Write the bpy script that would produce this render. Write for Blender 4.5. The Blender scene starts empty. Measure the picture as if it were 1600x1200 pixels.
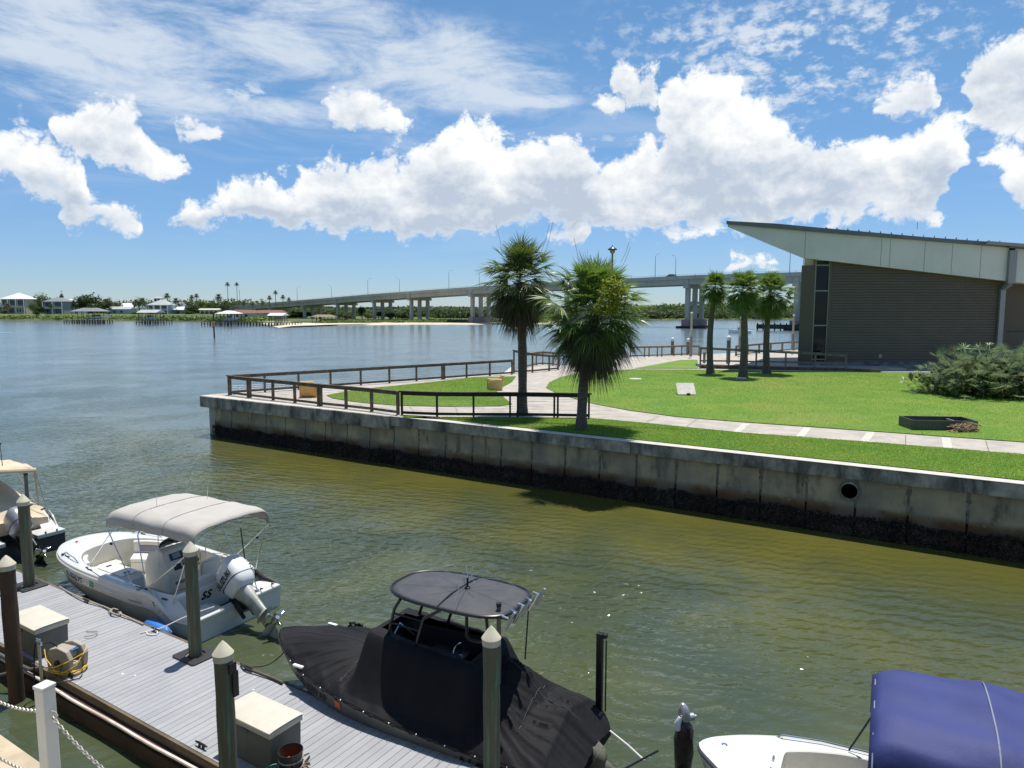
import bpy, bmesh, math, random
import numpy as np
from mathutils import Vector, Matrix, Euler
R = math.radians
rnd = random.Random(7)
scene = bpy.context.scene
col = scene.collection
# ---------------------------------------------------------------- camera
F = 1101.0; H = 7.0; PIT = math.atan(117 / F); CP, SP = math.cos(PIT), math.sin(PIT)
cam = bpy.data.cameras.new('camera'); cam.sensor_width = 36; cam.sensor_fit = 'HORIZONTAL'
cam.lens = 36 * F / 1600; cam.clip_start = 0.1; cam.clip_end = 20000
co = bpy.data.objects.new('camera', cam); col.objects.link(co)
co.location = (0, 0, H); co.rotation_euler = (R(90) - PIT, 0, 0)
scene.camera = co
# ---------------------------------------------------------------- sun
SUN = Vector((0.10, 0.245, 1.0)).normalized()
sl = bpy.data.lights.new('sun', 'SUN'); sl.energy = 4.8; sl.angle = R(0.53); sl.color = (1, .955, .88)
so = bpy.data.objects.new('sun', sl); col.objects.link(so)
so.rotation_euler = SUN.to_track_quat('Z', 'Y').to_euler(); so.location = (20, 60, 120)
# ---------------------------------------------------------------- world
scene.view_settings.view_transform = 'Standard'; scene.view_settings.look = 'None'
scene.view_settings.exposure = 0.2; scene.view_settings.gamma = 1.0
scene.cycles.use_denoising = True
scene.cycles.max_bounces = 6; scene.cycles.diffuse_bounces = 3; scene.cycles.glossy_bounces = 3
scene.cycles.transparent_max_bounces = 6; scene.cycles.caustics_reflective = False; scene.cycles.caustics_refractive = False
W = bpy.data.worlds.new('World'); scene.world = W; W.use_nodes = True
nt = W.node_tree; nt.nodes.clear()
class NB:
    """small node builder"""
    def __init__(s, tree): s.t = tree
    def n(s, typ, ins=None, **kw):
        nd = s.t.nodes.new(typ)
        for k, v in kw.items(): setattr(nd, k, v)
        for k, v in (ins or {}).items():
            if isinstance(v, bpy.types.NodeSocket): s.t.links.new(v, nd.inputs[k])
            else: nd.inputs[k].default_value = v
        return nd
    def m(s, op, a, b=0.0, c=None, clamp=False):
        ins = {0: a, 1: b}
        if c is not None: ins[2] = c
        return s.n('ShaderNodeMath', ins, operation=op, use_clamp=clamp).outputs[0]
    def v(s, op, a, b=(0, 0, 0)):
        nd = s.n('ShaderNodeVectorMath', {0: a, 1: b}, operation=op)
        return nd.outputs['Value'] if op in ('LENGTH', 'DOT_PRODUCT') else nd.outputs[0]
    def mr(s, x, a, b, c=0.0, d=1.0, it='SMOOTHSTEP'):
        return s.n('ShaderNodeMapRange', {0: x, 1: a, 2: b, 3: c, 4: d}, interpolation_type=it).outputs[0]
    def mix(s, f, a, b, blend='MIX'):
        nd = s.n('ShaderNodeMix', {}, data_type='RGBA', blend_type=blend)
        for k, v in ((0, f), (6, a), (7, b)):
            if isinstance(v, bpy.types.NodeSocket): s.t.links.new(v, nd.inputs[k])
            elif k: nd.inputs[k].default_value = tuple(v) + ((1,) if len(v) == 3 else ())
            else: nd.inputs[k].default_value = v
        return nd.outputs[2]
    def noise(s, vec, scale, det=4, rough=.55, dist=0.0, lac=2.0):
        return s.n('ShaderNodeTexNoise', {'Vector': vec, 'Scale': scale, 'Detail': det, 'Roughness': rough, 'Distortion': dist, 'Lacunarity': lac}).outputs[0]
def px2ae(u, v):
    x = (u - 800) / F; z = -(v - 600) / F
    fy = CP + z * SP; fz = -SP + z * CP
    return math.atan2(x, fy), math.atan2(fz, math.hypot(x, fy))
CLD, CLW, CLE = (4.5, 5.25, 6.3), (8.9, 9.0, 9.0), (7.5, 8.0, 8.6)
CTH = (6.6, 7.2, 7.9); SKH, SKT = (.54, .69, .98), (.74, .96, 1.04)
# cloud density group: input vector (azimuth, elevation, 0)
U0, U1, E0, E1 = -500.0, 2100.0, -0.10, 0.50
def ulin(u): return (u - 800) / F   # az parameter: tan(az)
AZ0, AZ1 = math.atan(ulin(U0)), math.atan(ulin(U1))
def layer(spans):
    """spans: list of (top points, bottom points) in photo pixels -> two curve point lists"""
    T, B = [], []
    last = None
    for tp, bt in spans:
        T += [(tp[0][0] - 14, tp[0][1] + 60)] + tp + [(tp[-1][0] + 14, tp[-1][1] + 60)]
        B += [(bt[0][0] - 14, bt[0][1] - 60)] + bt + [(bt[-1][0] + 14, bt[-1][1] - 60)]
    def conv(L):
        o = []
        for u, v in L: a, e = px2ae(u, v); o.append(((a - AZ0) / (AZ1 - AZ0), (e - E0) / (E1 - E0)))
        return sorted(o)
    return conv(T), conv(B)
LAY = [
 [([(262, 342), (275, 330), (350, 312), (400, 292), (462, 288), (485, 258), (520, 246), (560, 258), (610, 262), (640, 230), (690, 203), (735, 186), (790, 203), (830, 222), (900, 216), (960, 255), (1010, 232), (1030, 190), (1060, 128), (1110, 116), (1150, 133), (1190, 158), (1240, 196), (1310, 222), (1370, 212), (1400, 230), (1450, 193), (1500, 203), (1518, 245)],
   [(262, 346), (400, 346), (470, 354), (560, 365), (650, 374), (740, 362), (830, 350), (900, 346), (960, 362), (1060, 364), (1150, 352), (1250, 342), (1350, 347), (1440, 337), (1475, 312), (1500, 275), (1518, 258)])],
 [([(-450, 200), (-200, 180), (0, 200), (40, 205), (90, 237), (125, 255), (146, 298)], [(-450, 300), (-200, 310), (0, 285), (60, 300), (110, 312), (146, 314)]),
  ([(285, 206), (318, 194), (352, 206)], [(285, 214), (318, 224), (352, 220)]), ([(520, 158), (545, 150), (590, 166), (636, 186)], [(520, 170), (560, 200), (600, 207), (636, 196)]),
  ([(948, 118), (965, 105), (1000, 112), (1036, 108), (1042, 125)], [(948, 128), (975, 155), (1010, 160), (1042, 140)]), ([(1372, 165), (1395, 146), (1425, 140), (1452, 152)], [(1372, 185), (1395, 192), (1425, 178), (1452, 160)]),
  ([(1500, 140), (1530, 92), (1580, 70), (1700, 60), (2000, 150)], [(1500, 165), (1530, 205), (1580, 218), (1700, 230), (2000, 250)])],
 [([(76, 205), (95, 178), (130, 155), (190, 166), (228, 188), (238, 215), (260, 243), (288, 258)], [(76, 218), (110, 225), (150, 242), (200, 264), (250, 272), (288, 266)]), ([(930, 158), (945, 153), (965, 162)], [(930, 165), (950, 174), (965, 170)])],
 [([(98, 334), (140, 320), (185, 334), (214, 346)], [(98, 348), (150, 354), (195, 360), (214, 356)]), ([(850, 352), (880, 348), (912, 358)], [(850, 372), (880, 376), (912, 370)]),
  ([(1132, 412), (1155, 404), (1190, 396), (1206, 400)], [(1132, 420), (1155, 420), (1190, 408), (1206, 406)]), ([(1528, 232), (1560, 222), (1580, 240), (1640, 290)], [(1528, 250), (1555, 275), (1585, 318), (1640, 345)])]]
G = bpy.data.node_groups.new('cloud_density', 'ShaderNodeTree')
G.interface.new_socket('P', in_out='INPUT', socket_type='NodeSocketVector')
G.interface.new_socket('D', in_out='OUTPUT', socket_type='NodeSocketFloat')
G.interface.new_socket('M', in_out='OUTPUT', socket_type='NodeSocketFloat'); G.interface.new_socket('B', in_out='OUTPUT', socket_type='NodeSocketFloat')
g = NB(G); gi = g.n('NodeGroupInput'); go = g.n('NodeGroupOutput')
P = gi.outputs[0]
warp = g.n('ShaderNodeTexNoise', {'Vector': P, 'Scale': 11.0, 'Detail': 3.0, 'Roughness': .6}, noise_dimensions='2D')
P2 = g.v('ADD', P, g.v('MULTIPLY', g.v('SUBTRACT', warp.outputs[1], (.5, .5, .5)), (.07, .045, 0)))
sp = g.n('ShaderNodeSeparateXYZ', {0: P2}); ax = g.mr(sp.outputs[0], AZ0, AZ1, 0, 1, 'LINEAR'); ey = sp.outputs[1]
def curve(pts):
    nd = g.n('ShaderNodeFloatCurve', {1: ax}); cm = nd.mapping; c = cm.curves[0]; cm.use_clip = False
    pts = [(-.01, pts[0][1])] + pts + [(1.01, pts[-1][1])]
    while len(c.points) < len(pts): c.points.new(.5, .5)
    for p, (x, y) in zip(c.points, pts): p.location = (x, y); p.handle_type = 'AUTO_CLAMPED'
    cm.update(); return g.mr(nd.outputs[0], 0, 1, E0, E1, 'LINEAR')
acc = None
for L in LAY:
    t_, b_ = layer(L); wt = g.m('SUBTRACT', curve(t_), ey); wb = g.m('SUBTRACT', ey, curve(b_))
    w = g.m('MINIMUM', g.m('MULTIPLY', wt, 28.0), g.m('MULTIPLY', wb, 34.0))
    if acc is None: brel = g.m('DIVIDE', wb, g.m('MAXIMUM', g.m('ADD', wt, wb), .02)); main_in = g.mr(w, -.6, .2)
    acc = w if acc is None else g.m('MAXIMUM', acc, w)
mask = g.m('MAXIMUM', g.m('MINIMUM', acc, 1.0), -1.4)
P3 = g.v('MULTIPLY', P, (1, 1.2, 1))
n1 = g.n('ShaderNodeTexNoise', {'Vector': P3, 'Scale': 14.0, 'Detail': 8.0, 'Roughness': .56, 'Distortion': .1}, noise_dimensions='2D').outputs[0]
vor = g.n('ShaderNodeTexVoronoi', {'Vector': g.v('ADD', P3, g.v('MULTIPLY', warp.outputs[1], (.05, .05, 0))), 'Scale': 30.0, 'Detail': 3.0, 'Roughness': .62, 'Lacunarity': 2.3}, feature='F1', voronoi_dimensions='2D', normalize=True).outputs[0]
bil = g.m('SUBTRACT', 0.42, vor)
d = g.m('ADD', mask, g.m('ADD', g.m('MULTIPLY', g.m('SUBTRACT', n1, .5), 2.2), g.m('MULTIPLY', bil, 1.7)))
G.links.new(d, go.inputs[0]); G.links.new(mask, go.inputs[1]); G.links.new(g.m('ADD', g.m('MULTIPLY', g.m('SUBTRACT', brel, .62), main_in), .62), go.inputs[2])
w = NB(nt)
tc = w.n('ShaderNodeTexCoord'); sep = w.n('ShaderNodeSeparateXYZ', {0: w.v('NORMALIZE', tc.outputs['Generated'])})
X, Y, Z = sep.outputs
az = w.m('ARCTAN2', X, Y); hy = w.m('SQRT', w.m('ADD', w.m('MULTIPLY', X, X), w.m('MULTIPLY', Y, Y)))
el = w.m('ARCTAN2', Z, hy)
vec = w.n('ShaderNodeCombineXYZ', {0: az, 1: el, 2: 0.0}).outputs[0]
def dens(off):
    nd = nt.nodes.new('ShaderNodeGroup'); nd.node_tree = G
    nt.links.new(w.v('ADD', vec, off), nd.inputs[0]); return nd.outputs
D0, M0, B0 = dens((0, 0, 0)); D1, M1, B1 = dens((0.004, 0.014, 0))
alpha = w.mr(D0, -.05, .42)
sh = w.m('SUBTRACT', D0, D1)
core = w.mr(M0, .2, 1.0)   # thickness: deep inside the bank, undersides lose light
# lower part of each bank is greyer
big = w.n('ShaderNodeTexNoise', {'Vector': w.v('MULTIPLY', vec, (1, 1.7, 1)), 'Scale': 8.0, 'Detail': 4.0, 'Roughness': .55}, noise_dimensions='2D').outputs[0]
tone = w.m('ADD', w.m('MULTIPLY', sh, .42), w.m('ADD', w.m('MULTIPLY', w.m('SUBTRACT', big, .5), 2.2), w.m('MULTIPLY', w.m('SUBTRACT', w.m('MINIMUM', w.m('MAXIMUM', B0, 0.0), 1.0), .40), .95)))
lit = w.mr(w.m('SUBTRACT', tone, w.m('MULTIPLY', core, .12)), -.42, .62, 0, 1, 'LINEAR')
ccol = w.mix(lit, CLD, CLW)
ccol = w.mix(w.m('MULTIPLY', w.mr(D0, .7, .1), .5), ccol, CLE)
sky = w.n('ShaderNodeTexSky', {}, sky_type='NISHITA', sun_disc=False, sun_elevation=math.asin(SUN.z), sun_rotation=math.atan2(SUN.x, SUN.y), altitude=0, air_density=1.0, dust_density=.0, ozone_density=3.0)
tint = w.mix(w.mr(el, -.02, .36), SKH, SKT)
skyc = w.mix(1.0, sky.outputs[0], tint, 'MULTIPLY')
def band(u, v, rx, ry, rot):
    a, e = px2ae(u, v); a1, _ = px2ae(u + 10, v); k = (a1 - a) / 10
    mp = w.n('ShaderNodeMapping', {'Vector': vec, 'Location': (a, e, 0), 'Rotation': (0, 0, R(-rot)), 'Scale': (rx * k, ry / F, 1)}, vector_type='TEXTURE')
    return w.mr(w.v('LENGTH', mp.outputs[0]), 1.25, .15)
def n2(vec, scale, det, rough, dist=0.0): return w.n('ShaderNodeTexNoise', {'Vector': vec, 'Scale': scale, 'Detail': det, 'Roughness': rough, 'Distortion': dist}, noise_dimensions='2D').outputs[0]
cv = w.n('ShaderNodeMapping', {'Vector': vec, 'Rotation': (0, 0, R(-7)), 'Scale': (1.0, 3.2, 1)}).outputs[0]
ci = n2(cv, 6.5, 8, .66, .25)
bm = w.m('MAXIMUM', w.m('MAXIMUM', band(150, 80, 360, 100, 6), band(560, 80, 420, 85, 7)), w.m('MAXIMUM', w.m('MULTIPLY', band(840, 158, 120, 14, 0), .8), w.m('MULTIPLY', band(300, 150, 420, 26, 4), .8)))
cir = w.m('MULTIPLY', w.mr(w.m('ADD', w.m('MULTIPLY', ci, .95), w.m('MULTIPLY', bm, .30)), .46, .86), w.mr(bm, 0, .5), clamp=True)
mv = w.n('ShaderNodeMapping', {'Vector': vec, 'Rotation': (0, 0, R(-5)), 'Scale': (1.0, 1.9, 1)}).outputs[0]
mk = n2(mv, 40, 6, .62, .12); mk2 = n2(mv, 7, 3, .5)
bm2 = w.m('MAXIMUM', w.m('MAXIMUM', band(1280, 60, 460, 80, 3), band(1220, 120, 360, 80, 0)), w.m('MAXIMUM', w.m('MULTIPLY', band(400, 150, 300, 22, 4), .9), w.m('MULTIPLY', band(1050, 210, 300, 40, 0), .6)))
alt = w.m('MULTIPLY', w.mr(w.m('ADD', w.m('MULTIPLY', mk, .62), w.m('MULTIPLY', mk2, .55)), .55, .76), w.m('MULTIPLY', bm2, .9), clamp=True)
lowv = w.n('ShaderNodeMapping', {'Vector': vec, 'Scale': (1.0, 6.0, 1)}).outputs[0]
low = w.m('MULTIPLY', w.mr(n2(lowv, 4, 5, .6, .5), .48, .8), w.m('MULTIPLY', band(750, 270, 900, 140, 0), .35))
oth = w.m('MULTIPLY', w.mr(mk2, .48, .72), w.m('MULTIPLY', w.mr(el, .42, .62), .6))
thin = w.m('MAXIMUM', w.m('MAXIMUM', w.m('MULTIPLY', cir, .8), alt), w.m('MAXIMUM', low, oth))
s1 = w.mix(thin, skyc, CTH)
s2 = w.mix(alpha, s1, ccol)
bg = w.n('ShaderNodeBackground', {'Color': s2, 'Strength': 0.1})
out = w.n('ShaderNodeOutputWorld', {0: bg.outputs[0]})
W.cycles.sampling_method = 'MANUAL'; W.cycles.sample_map_resolution = 512
# ---------------------------------------------------------------- pixel helpers (they return real positions)
def ray(u, v):
    x = (u - 800) / F; z = -(v - 600) / F
    return x, CP + z * SP, -SP + z * CP
def at(u, v, h=0.0):
    x, fy, fz = ray(u, v); t = (h - H) / fz
    return Vector((x * t, fy * t, h))
def dep(u, v, Yd):
    x, fy, fz = ray(u, v); t = Yd / fy
    return Vector((x * t, Yd, H + fz * t))
def DK(d, n, z=0.0):  # dock frame
    return Vector((d * .844 + n * .536, -d * .536 + n * .844, z))
DKA = math.atan2(-.536, .844)
# ---------------------------------------------------------------- materials
def mat(name, c, rough=.6, metal=0.0, c2=None, vs=6.0, amt=1.0, bump=0.0, bs=40.0, st=(1, 1, 1), coords='Object', det=5, lo=.35, hi=.65, coat=0, spec=None, island=0.0, dirt=None, ds=1.5, dst=(1, 1, 1), dlo=.5, dhi=.75, sub=0):
    m = bpy.data.materials.new(name); m.use_nodes = True; t = m.node_tree; b = NB(t)
    bs_ = t.nodes['Principled BSDF']
    tcn = b.n('ShaderNodeTexCoord'); vec = b.n('ShaderNodeMapping', {'Vector': tcn.outputs[coords], 'Scale': st}).outputs[0]
    cc = tuple(c) + (1,); base = None
    if c2 is not None:
        n_ = b.mr(b.noise(vec, vs, det, .6), lo, hi)
        if amt != 1.0: n_ = b.m('MULTIPLY', n_, amt)
        base = b.mix(n_, c, c2)
    if island:
        gm = b.n('ShaderNodeNewGeometry')
        f = b.mr(gm.outputs['Random Per Island'], 0, 1, 1 - island, 1 + island, 'LINEAR')
        base = b.v('SCALE', base if base is not None else tuple(c)) if False else b.n('ShaderNodeVectorMath', {0: base if base is not None else tuple(c), 3: f}, operation='SCALE').outputs[0]
    if dirt is not None:
        dv = b.n('ShaderNodeMapping', {'Vector': tcn.outputs[coords], 'Scale': dst}).outputs[0]
        base = b.mix(b.mr(b.noise(dv, ds, 6, .65, .3), dlo, dhi), base if base is not None else cc, dirt)
    if base is not None: t.links.new(base, bs_.inputs['Base Color'])
    else: bs_.inputs['Base Color'].default_value = cc
    bs_.inputs['Roughness'].default_value = rough; bs_.inputs['Metallic'].default_value = metal
    if coat: bs_.inputs['Coat Weight'].default_value = coat; bs_.inputs['Coat Roughness'].default_value = .08
    if spec is not None: bs_.inputs['Specular IOR Level'].default_value = spec
    if bump:
        bn = b.n('ShaderNodeBump', {'Height': b.noise(vec, bs, 4, .6), 'Strength': bump, 'Distance': .02})
        t.links.new(bn.outputs[0], bs_.inputs['Normal'])
    return m
M = {}
M['conc'] = mat('concrete_path', (.47, .42, .36), .85, c2=(.36, .33, .29), vs=1.3, bump=.3, bs=60, dirt=(.27, .25, .22), ds=.6, dlo=.55, dhi=.8)
M['conc_cap'] = mat('concrete_cap', (.44, .395, .31), .9, c2=(.27, .245, .20), vs=2.6, bump=.5, bs=30, dirt=(.07, .068, .06), ds=1.1, dst=(1, 1, .35), dlo=.42, dhi=.66)
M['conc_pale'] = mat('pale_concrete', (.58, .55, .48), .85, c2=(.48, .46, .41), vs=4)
M['seawall'] = mat('seawall_concrete', (.44, .355, .22), .9, c2=(.28, .235, .155), vs=1.1, bump=.6, bs=22, dirt=(.075, .065, .05), ds=1.3, dst=(1.6, 1.6, .35), dlo=.52, dhi=.74)
M['mortar'] = mat('dark_joint', (.24, .21, .16), .95, c2=(.13, .12, .09), vs=5, bump=.6, bs=30)
M['rust'] = mat('rusty_stain', (.16, .075, .035), .9, c2=(.09, .06, .04), vs=6)
M['oyster'] = mat('oyster_shells', (.05, .04, .028), .8, c2=(.014, .012, .009), vs=4, island=.75, bump=.5, bs=60)
M['oyster_tip'] = mat('oyster_tip', (.15, .135, .11), .7, island=.5)
M['grass'] = mat('lawn', (.100, .205, .012), .9, c2=(.155, .235, .018), vs=.45, bump=.45, bs=34, lo=.4, hi=.66, dirt=(.18, .225, .032), ds=.16, dlo=.46, dhi=.72)
M['blade'] = mat('grass_blade', (.125, .255, .013), .6, c2=(.19, .29, .022), vs=.45, lo=.4, hi=.66, island=.4, dirt=(.21, .27, .04), ds=.16, dlo=.46, dhi=.72)
M['soil'] = mat('soil', (.12, .09, .06), .95, c2=(.07, .055, .04))
M['wood_dk'] = mat('weathered_wood', (.17, .125, .08), .8, c2=(.08, .06, .042), vs=3, st=(1, 1, 1), bump=.3, bs=25, dirt=(.2, .17, .12), ds=4, dlo=.6, dhi=.8)
M['wood_black'] = mat('dark_stained_wood', (.032, .022, .018), .75, c2=(.02, .014, .012), vs=4, bump=.3)
M['wood_tan'] = mat('tan_wood', (.36, .24, .14), .8, c2=(.25, .17, .11), vs=2.5, bump=.3)
M['wood_grey'] = mat('grey_wood', (.25, .22, .18), .85, c2=(.15, .135, .115), vs=3, bump=.3)
M['wire'] = mat('steel_wire', (.4, .4, .4), .4, .8)
M['trunk'] = mat('palm_trunk', (.15, .125, .1), .95, c2=(.075, .062, .05), vs=5, st=(1, 1, 4), bump=1.0, bs=14)
M['frond'] = mat('palm_frond', (.085, .125, .035), .34, c2=(.13, .17, .05), vs=1.2, island=.5)
M['frond_y'] = mat('young_palm_frond', (.09, .165, .035), .36, c2=(.15, .215, .05), vs=1.5, island=.45)
M['frond_old'] = mat('old_palm_frond', (.07, .075, .036), .5, c2=(.095, .08, .045), vs=1.5, island=.55)
M['boot'] = mat('dead_frond_bases', (.14, .10, .065), .9, c2=(.06, .045, .03), vs=6, island=.4)
M['vine'] = mat('yellow_green_vine', (.30, .33, .02), .6, c2=(.20, .25, .02), vs=3, island=.4)
M['palmetto'] = mat('saw_palmetto', (.12, .23, .06), .38, c2=(.24, .33, .14), vs=1.0, island=.5)
M['palmetto_d'] = mat('palmetto_dead_leaf', (.30, .17, .07), .7, c2=(.2, .1, .05), vs=2, island=.4)
def crown_mat(nm, a, b_): M[nm] = mat(nm, a, .7, c2=b_, vs=.35, island=.45)
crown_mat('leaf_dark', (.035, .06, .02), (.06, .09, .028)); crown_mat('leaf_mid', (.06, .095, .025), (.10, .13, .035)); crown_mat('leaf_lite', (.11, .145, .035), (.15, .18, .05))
crown_mat('marsh_leaf', (.13, .20, .03), (.19, .25, .045)); crown_mat('mangrove', (.085, .115, .04), (.05, .075, .028)); crown_mat('far_leaf', (.07, .095, .055), (.10, .125, .07)); crown_mat('olive_leaf', (.13, .12, .05), (.08, .085, .035))
M['siding'] = mat('brown_siding', (.118, .094, .066), .6, c2=(.104, .084, .06), vs=.6)
M['siding_plain'] = mat('brown_panel', (.105, .086, .062), .6, c2=(.095, .08, .058), vs=.8)
M['fascia'] = mat('off_white_stucco', (.68, .67, .62), .8, c2=(.62, .61, .57), vs=.5, dirt=(.42, .44, .42), ds=.9, dst=(2.2, 1, .12), dlo=.6, dhi=.85)
M['cream'] = mat('cream_stucco', (.68, .62, .45), .8, c2=(.60, .55, .42), vs=1)
M['roof_metal'] = mat('grey_metal_roof', (.16, .165, .165), .45, .4, c2=(.13, .135, .135), vs=1)
M['gutter'] = mat('grey_gutter', (.28, .28, .28), .5, .2)
M['glass'] = mat('dark_glass', (.006, .010, .012), .06, 0, spec=.25)
M['alu'] = mat('pale_frame', (.26, .25, .22), .5, .2)
M['foundation'] = mat('foundation', (.22, .215, .21), .9, c2=(.12, .12, .12), vs=1.5, dirt=(.3, .29, .27), ds=1)
M['yellow'] = mat('yellow_plastic', (.78, .42, .085), .5, c2=(.68, .36, .07), vs=3)
M['tan_pl'] = mat('tan_plastic', (.62, .44, .16), .6, c2=(.5, .36, .13), vs=2)
M['green_box'] = mat('dark_green_box', (.075, .085, .062), .6, c2=(.055, .062, .045), vs=4)
M['branch'] = mat('dry_branches', (.36, .25, .15), .85, island=.5)
M['br_conc'] = mat('bridge_concrete', (.50, .46, .38), .85, c2=(.42, .39, .32), vs=.15, dirt=(.28, .27, .25), ds=.3, dst=(1, 1, .2))
M['br_pink'] = mat('pink_footing', (.36, .26, .235), .9, c2=(.28, .20, .18), vs=.3)
M['br_dark'] = mat('dark_fender', (.02, .02, .02), .8, c2=(.035, .032, .03), vs=1)
M['lamp'] = mat('lamp_metal', (.3, .31, .31), .5, .3)
M['sand'] = mat('sand', (.66, .58, .43), .9, c2=(.52, .46, .34), vs=.08, bump=.2, bs=2)
M['marsh'] = mat('marsh_ground', (.075, .11, .028), .95, c2=(.11, .135, .04), vs=.05, bump=.6, bs=2)
M['mudbank'] = mat('muddy_bank', (.09, .07, .045), .95, c2=(.05, .045, .03), vs=.2)
M['void'] = mat('pipe_darkness', (.002, .002, .002), 1.0, spec=0); M['wake_grey'] = mat('thin_foam', (.38, .44, .46), .6); M['white'] = mat('white_paint', (.8, .8, .78), .6); M['white_roof'] = mat('white_metal_roof', (.78, .79, .78), .45)
M['grey_roof'] = mat('grey_shingle_roof', (.22, .24, .25), .8, c2=(.17, .185, .19), vs=.5); M['lgrey_roof'] = mat('light_grey_roof', (.42, .44, .43), .7, c2=(.36, .38, .38), vs=.5)
M['red_roof'] = mat('red_tile_roof', (.23, .10, .07), .8, c2=(.16, .075, .055), vs=.6); M['beige_wall'] = mat('beige_wall', (.62, .56, .44), .8); M['blue_wall'] = mat('pale_blue_wall', (.42, .50, .56), .8)
M['grey_wall'] = mat('grey_wall', (.30, .32, .33), .8); M['dkwin'] = mat('dark_window', (.03, .035, .04), .2, spec=.6); M['brown_roof'] = mat('brown_thatch_roof', (.27, .22, .15), .9, c2=(.2, .16, .11), vs=.6)
M['pile'] = mat('dark_pile', (.05, .045, .04), .9, c2=(.09, .08, .07), vs=1)
M['gel'] = mat('white_gelcoat', (.66, .655, .62), .22, c2=(.64, .64, .61), vs=1.2, coat=.5)
M['gel_in'] = mat('cream_gelcoat', (.74, .71, .62), .35, c2=(.68, .65, .56), vs=2.5)
M['nonskid'] = mat('nonskid_floor', (.70, .68, .62), .7, bump=.3, bs=120)
M['hull_shade'] = mat('shaded_hull_bottom', (.44, .43, .39), .5, c2=(.36, .35, .31), vs=1.5)  # white lower hull with its shade painted in as grey; dock bumper reuses it
M['cushion'] = mat('white_vinyl', (.72, .69, .62), .5, bump=.15, bs=8); M['cush_grey'] = mat('grey_vinyl', (.20, .20, .24), .5)
M['canvas'] = mat('beige_canvas', (.46, .435, .395), .85, c2=(.42, .395, .355), vs=1.6, bump=.25, bs=5)
M['tan_canvas'] = mat('tan_canvas', (.62, .51, .36), .85, c2=(.54, .44, .31), vs=1.3, bump=.3, bs=5)
M['blk_canvas'] = mat('black_canvas', (.009, .009, .0105), .7, spec=.18, c2=(.014, .014, .016), vs=1.2, bump=.25, bs=7)
M['blk_mesh'] = mat('charcoal_top_cover', (.045, .047, .055), .7, c2=(.062, .064, .07), vs=3, dirt=(.10, .10, .11), ds=9, dlo=.68, dhi=.8)
M['blue_canvas'] = mat('navy_blue_canvas', (.022, .032, .135), .7, c2=(.028, .040, .165), vs=1.3, bump=.35, bs=5, dirt=(.2, .25, .4), ds=16, dlo=.80, dhi=.86)
M['steel'] = mat('stainless', (.66, .67, .68), .2, 1.0); M['black'] = mat('black_plastic', (.012, .012, .013), .4); M['black_rough'] = mat('black_rubber', (.015, .015, .016), .75)
M['blk_tube'] = mat('black_powder_coat', (.012, .012, .014), .3)
M['ob_white'] = mat('white_cowling', (.76, .77, .77), .25, c2=(.72, .73, .73), vs=2, coat=.6); M['ob_grey'] = mat('grey_cowling', (.22, .23, .25), .3, coat=.4); M['ob_leg'] = mat('lower_unit_grey', (.50, .51, .49), .35, c2=(.38, .38, .34), vs=6, dirt=(.2, .2, .13), ds=5)
M['olive_ob'] = mat('faded_olive_motor', (.10, .10, .075), .5, c2=(.15, .15, .11), vs=5)
M['hull_char'] = mat('charcoal_hull', (.10, .10, .095), .3, c2=(.13, .128, .115), vs=1.5, coat=.3); M['hull_navy'] = mat('dark_hull', (.035, .04, .05), .3, coat=.3)
M['rail_rub'] = mat('rub_rail', (.03, .03, .03), .5)
M['deck'] = mat('grey_composite_decking', (.335, .34, .35), .7, c2=(.30, .305, .32), vs=1.4, island=.07, bump=.25, bs=70, dirt=(.28, .29, .30), ds=1.1, dlo=.62, dhi=.86)
M['dock_wood'] = mat('dock_side_wood', (.16, .12, .075), .85, c2=(.09, .07, .045), vs=3, st=(.4, .4, 3), bump=.4); M['dock_red'] = mat('reddish_fascia', (.07, .035, .025), .8, c2=(.04, .025, .02), vs=2)
M['bumper'] = mat('white_bumper', (.75, .70, .64), .5, c2=(.55, .42, .36), vs=1.5)
M['piling'] = mat('treated_piling', (.10, .115, .07), .85, c2=(.15, .10, .06), vs=2.2, st=(3, 3, .35), bump=1.0, bs=18, dirt=(.11, .22, .15), ds=2.2, dst=(3, 3, .3), dlo=.46, dhi=.64)
M['piling_dk'] = mat('dark_piling', (.05, .04, .03), .85, c2=(.12, .065, .035), vs=1.5, st=(3, 3, .5), bump=.8, bs=18)
M['cap'] = mat('cream_piling_cap', (.60, .56, .42), .6, c2=(.5, .46, .34), vs=5)
M['lid'] = mat('cream_box_lid', (.58, .54, .44), .55, c2=(.53, .49, .40), vs=3, dirt=(.45, .41, .33), ds=6, dlo=.6, dhi=.8)
M['boxbody'] = mat('grey_box_body', (.13, .135, .125), .6, c2=(.105, .11, .10), vs=2)
M['hose_box'] = mat('taupe_hose_box', (.36, .32, .26), .6, c2=(.30, .27, .22), vs=3)
M['yhose'] = mat('yellow_hose', (.72, .47, .06), .5); M['rope'] = mat('rope', (.42, .38, .32), .9, c2=(.25, .22, .18), vs=20, bump=.5, bs=90); M['wrope'] = mat('white_rope', (.7, .68, .64), .8)
M['blue_fender'] = mat('blue_fender', (.03, .17, .55), .45, c2=(.04, .22, .6), vs=4)
M['vinyl'] = mat('white_vinyl_post', (.74, .71, .64), .45, c2=(.68, .65, .57), vs=2); M['chain'] = mat('galvanised_chain', (.58, .55, .5), .4, .5, c2=(.4, .36, .3), vs=30)
M['slab'] = mat('tan_slab', (.55, .45, .30), .9, c2=(.42, .34, .23), vs=3, bump=.3, bs=40); M['bulk'] = mat('bulkhead', (.2, .18, .15), .9, c2=(.12, .11, .09), vs=1.5)
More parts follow.
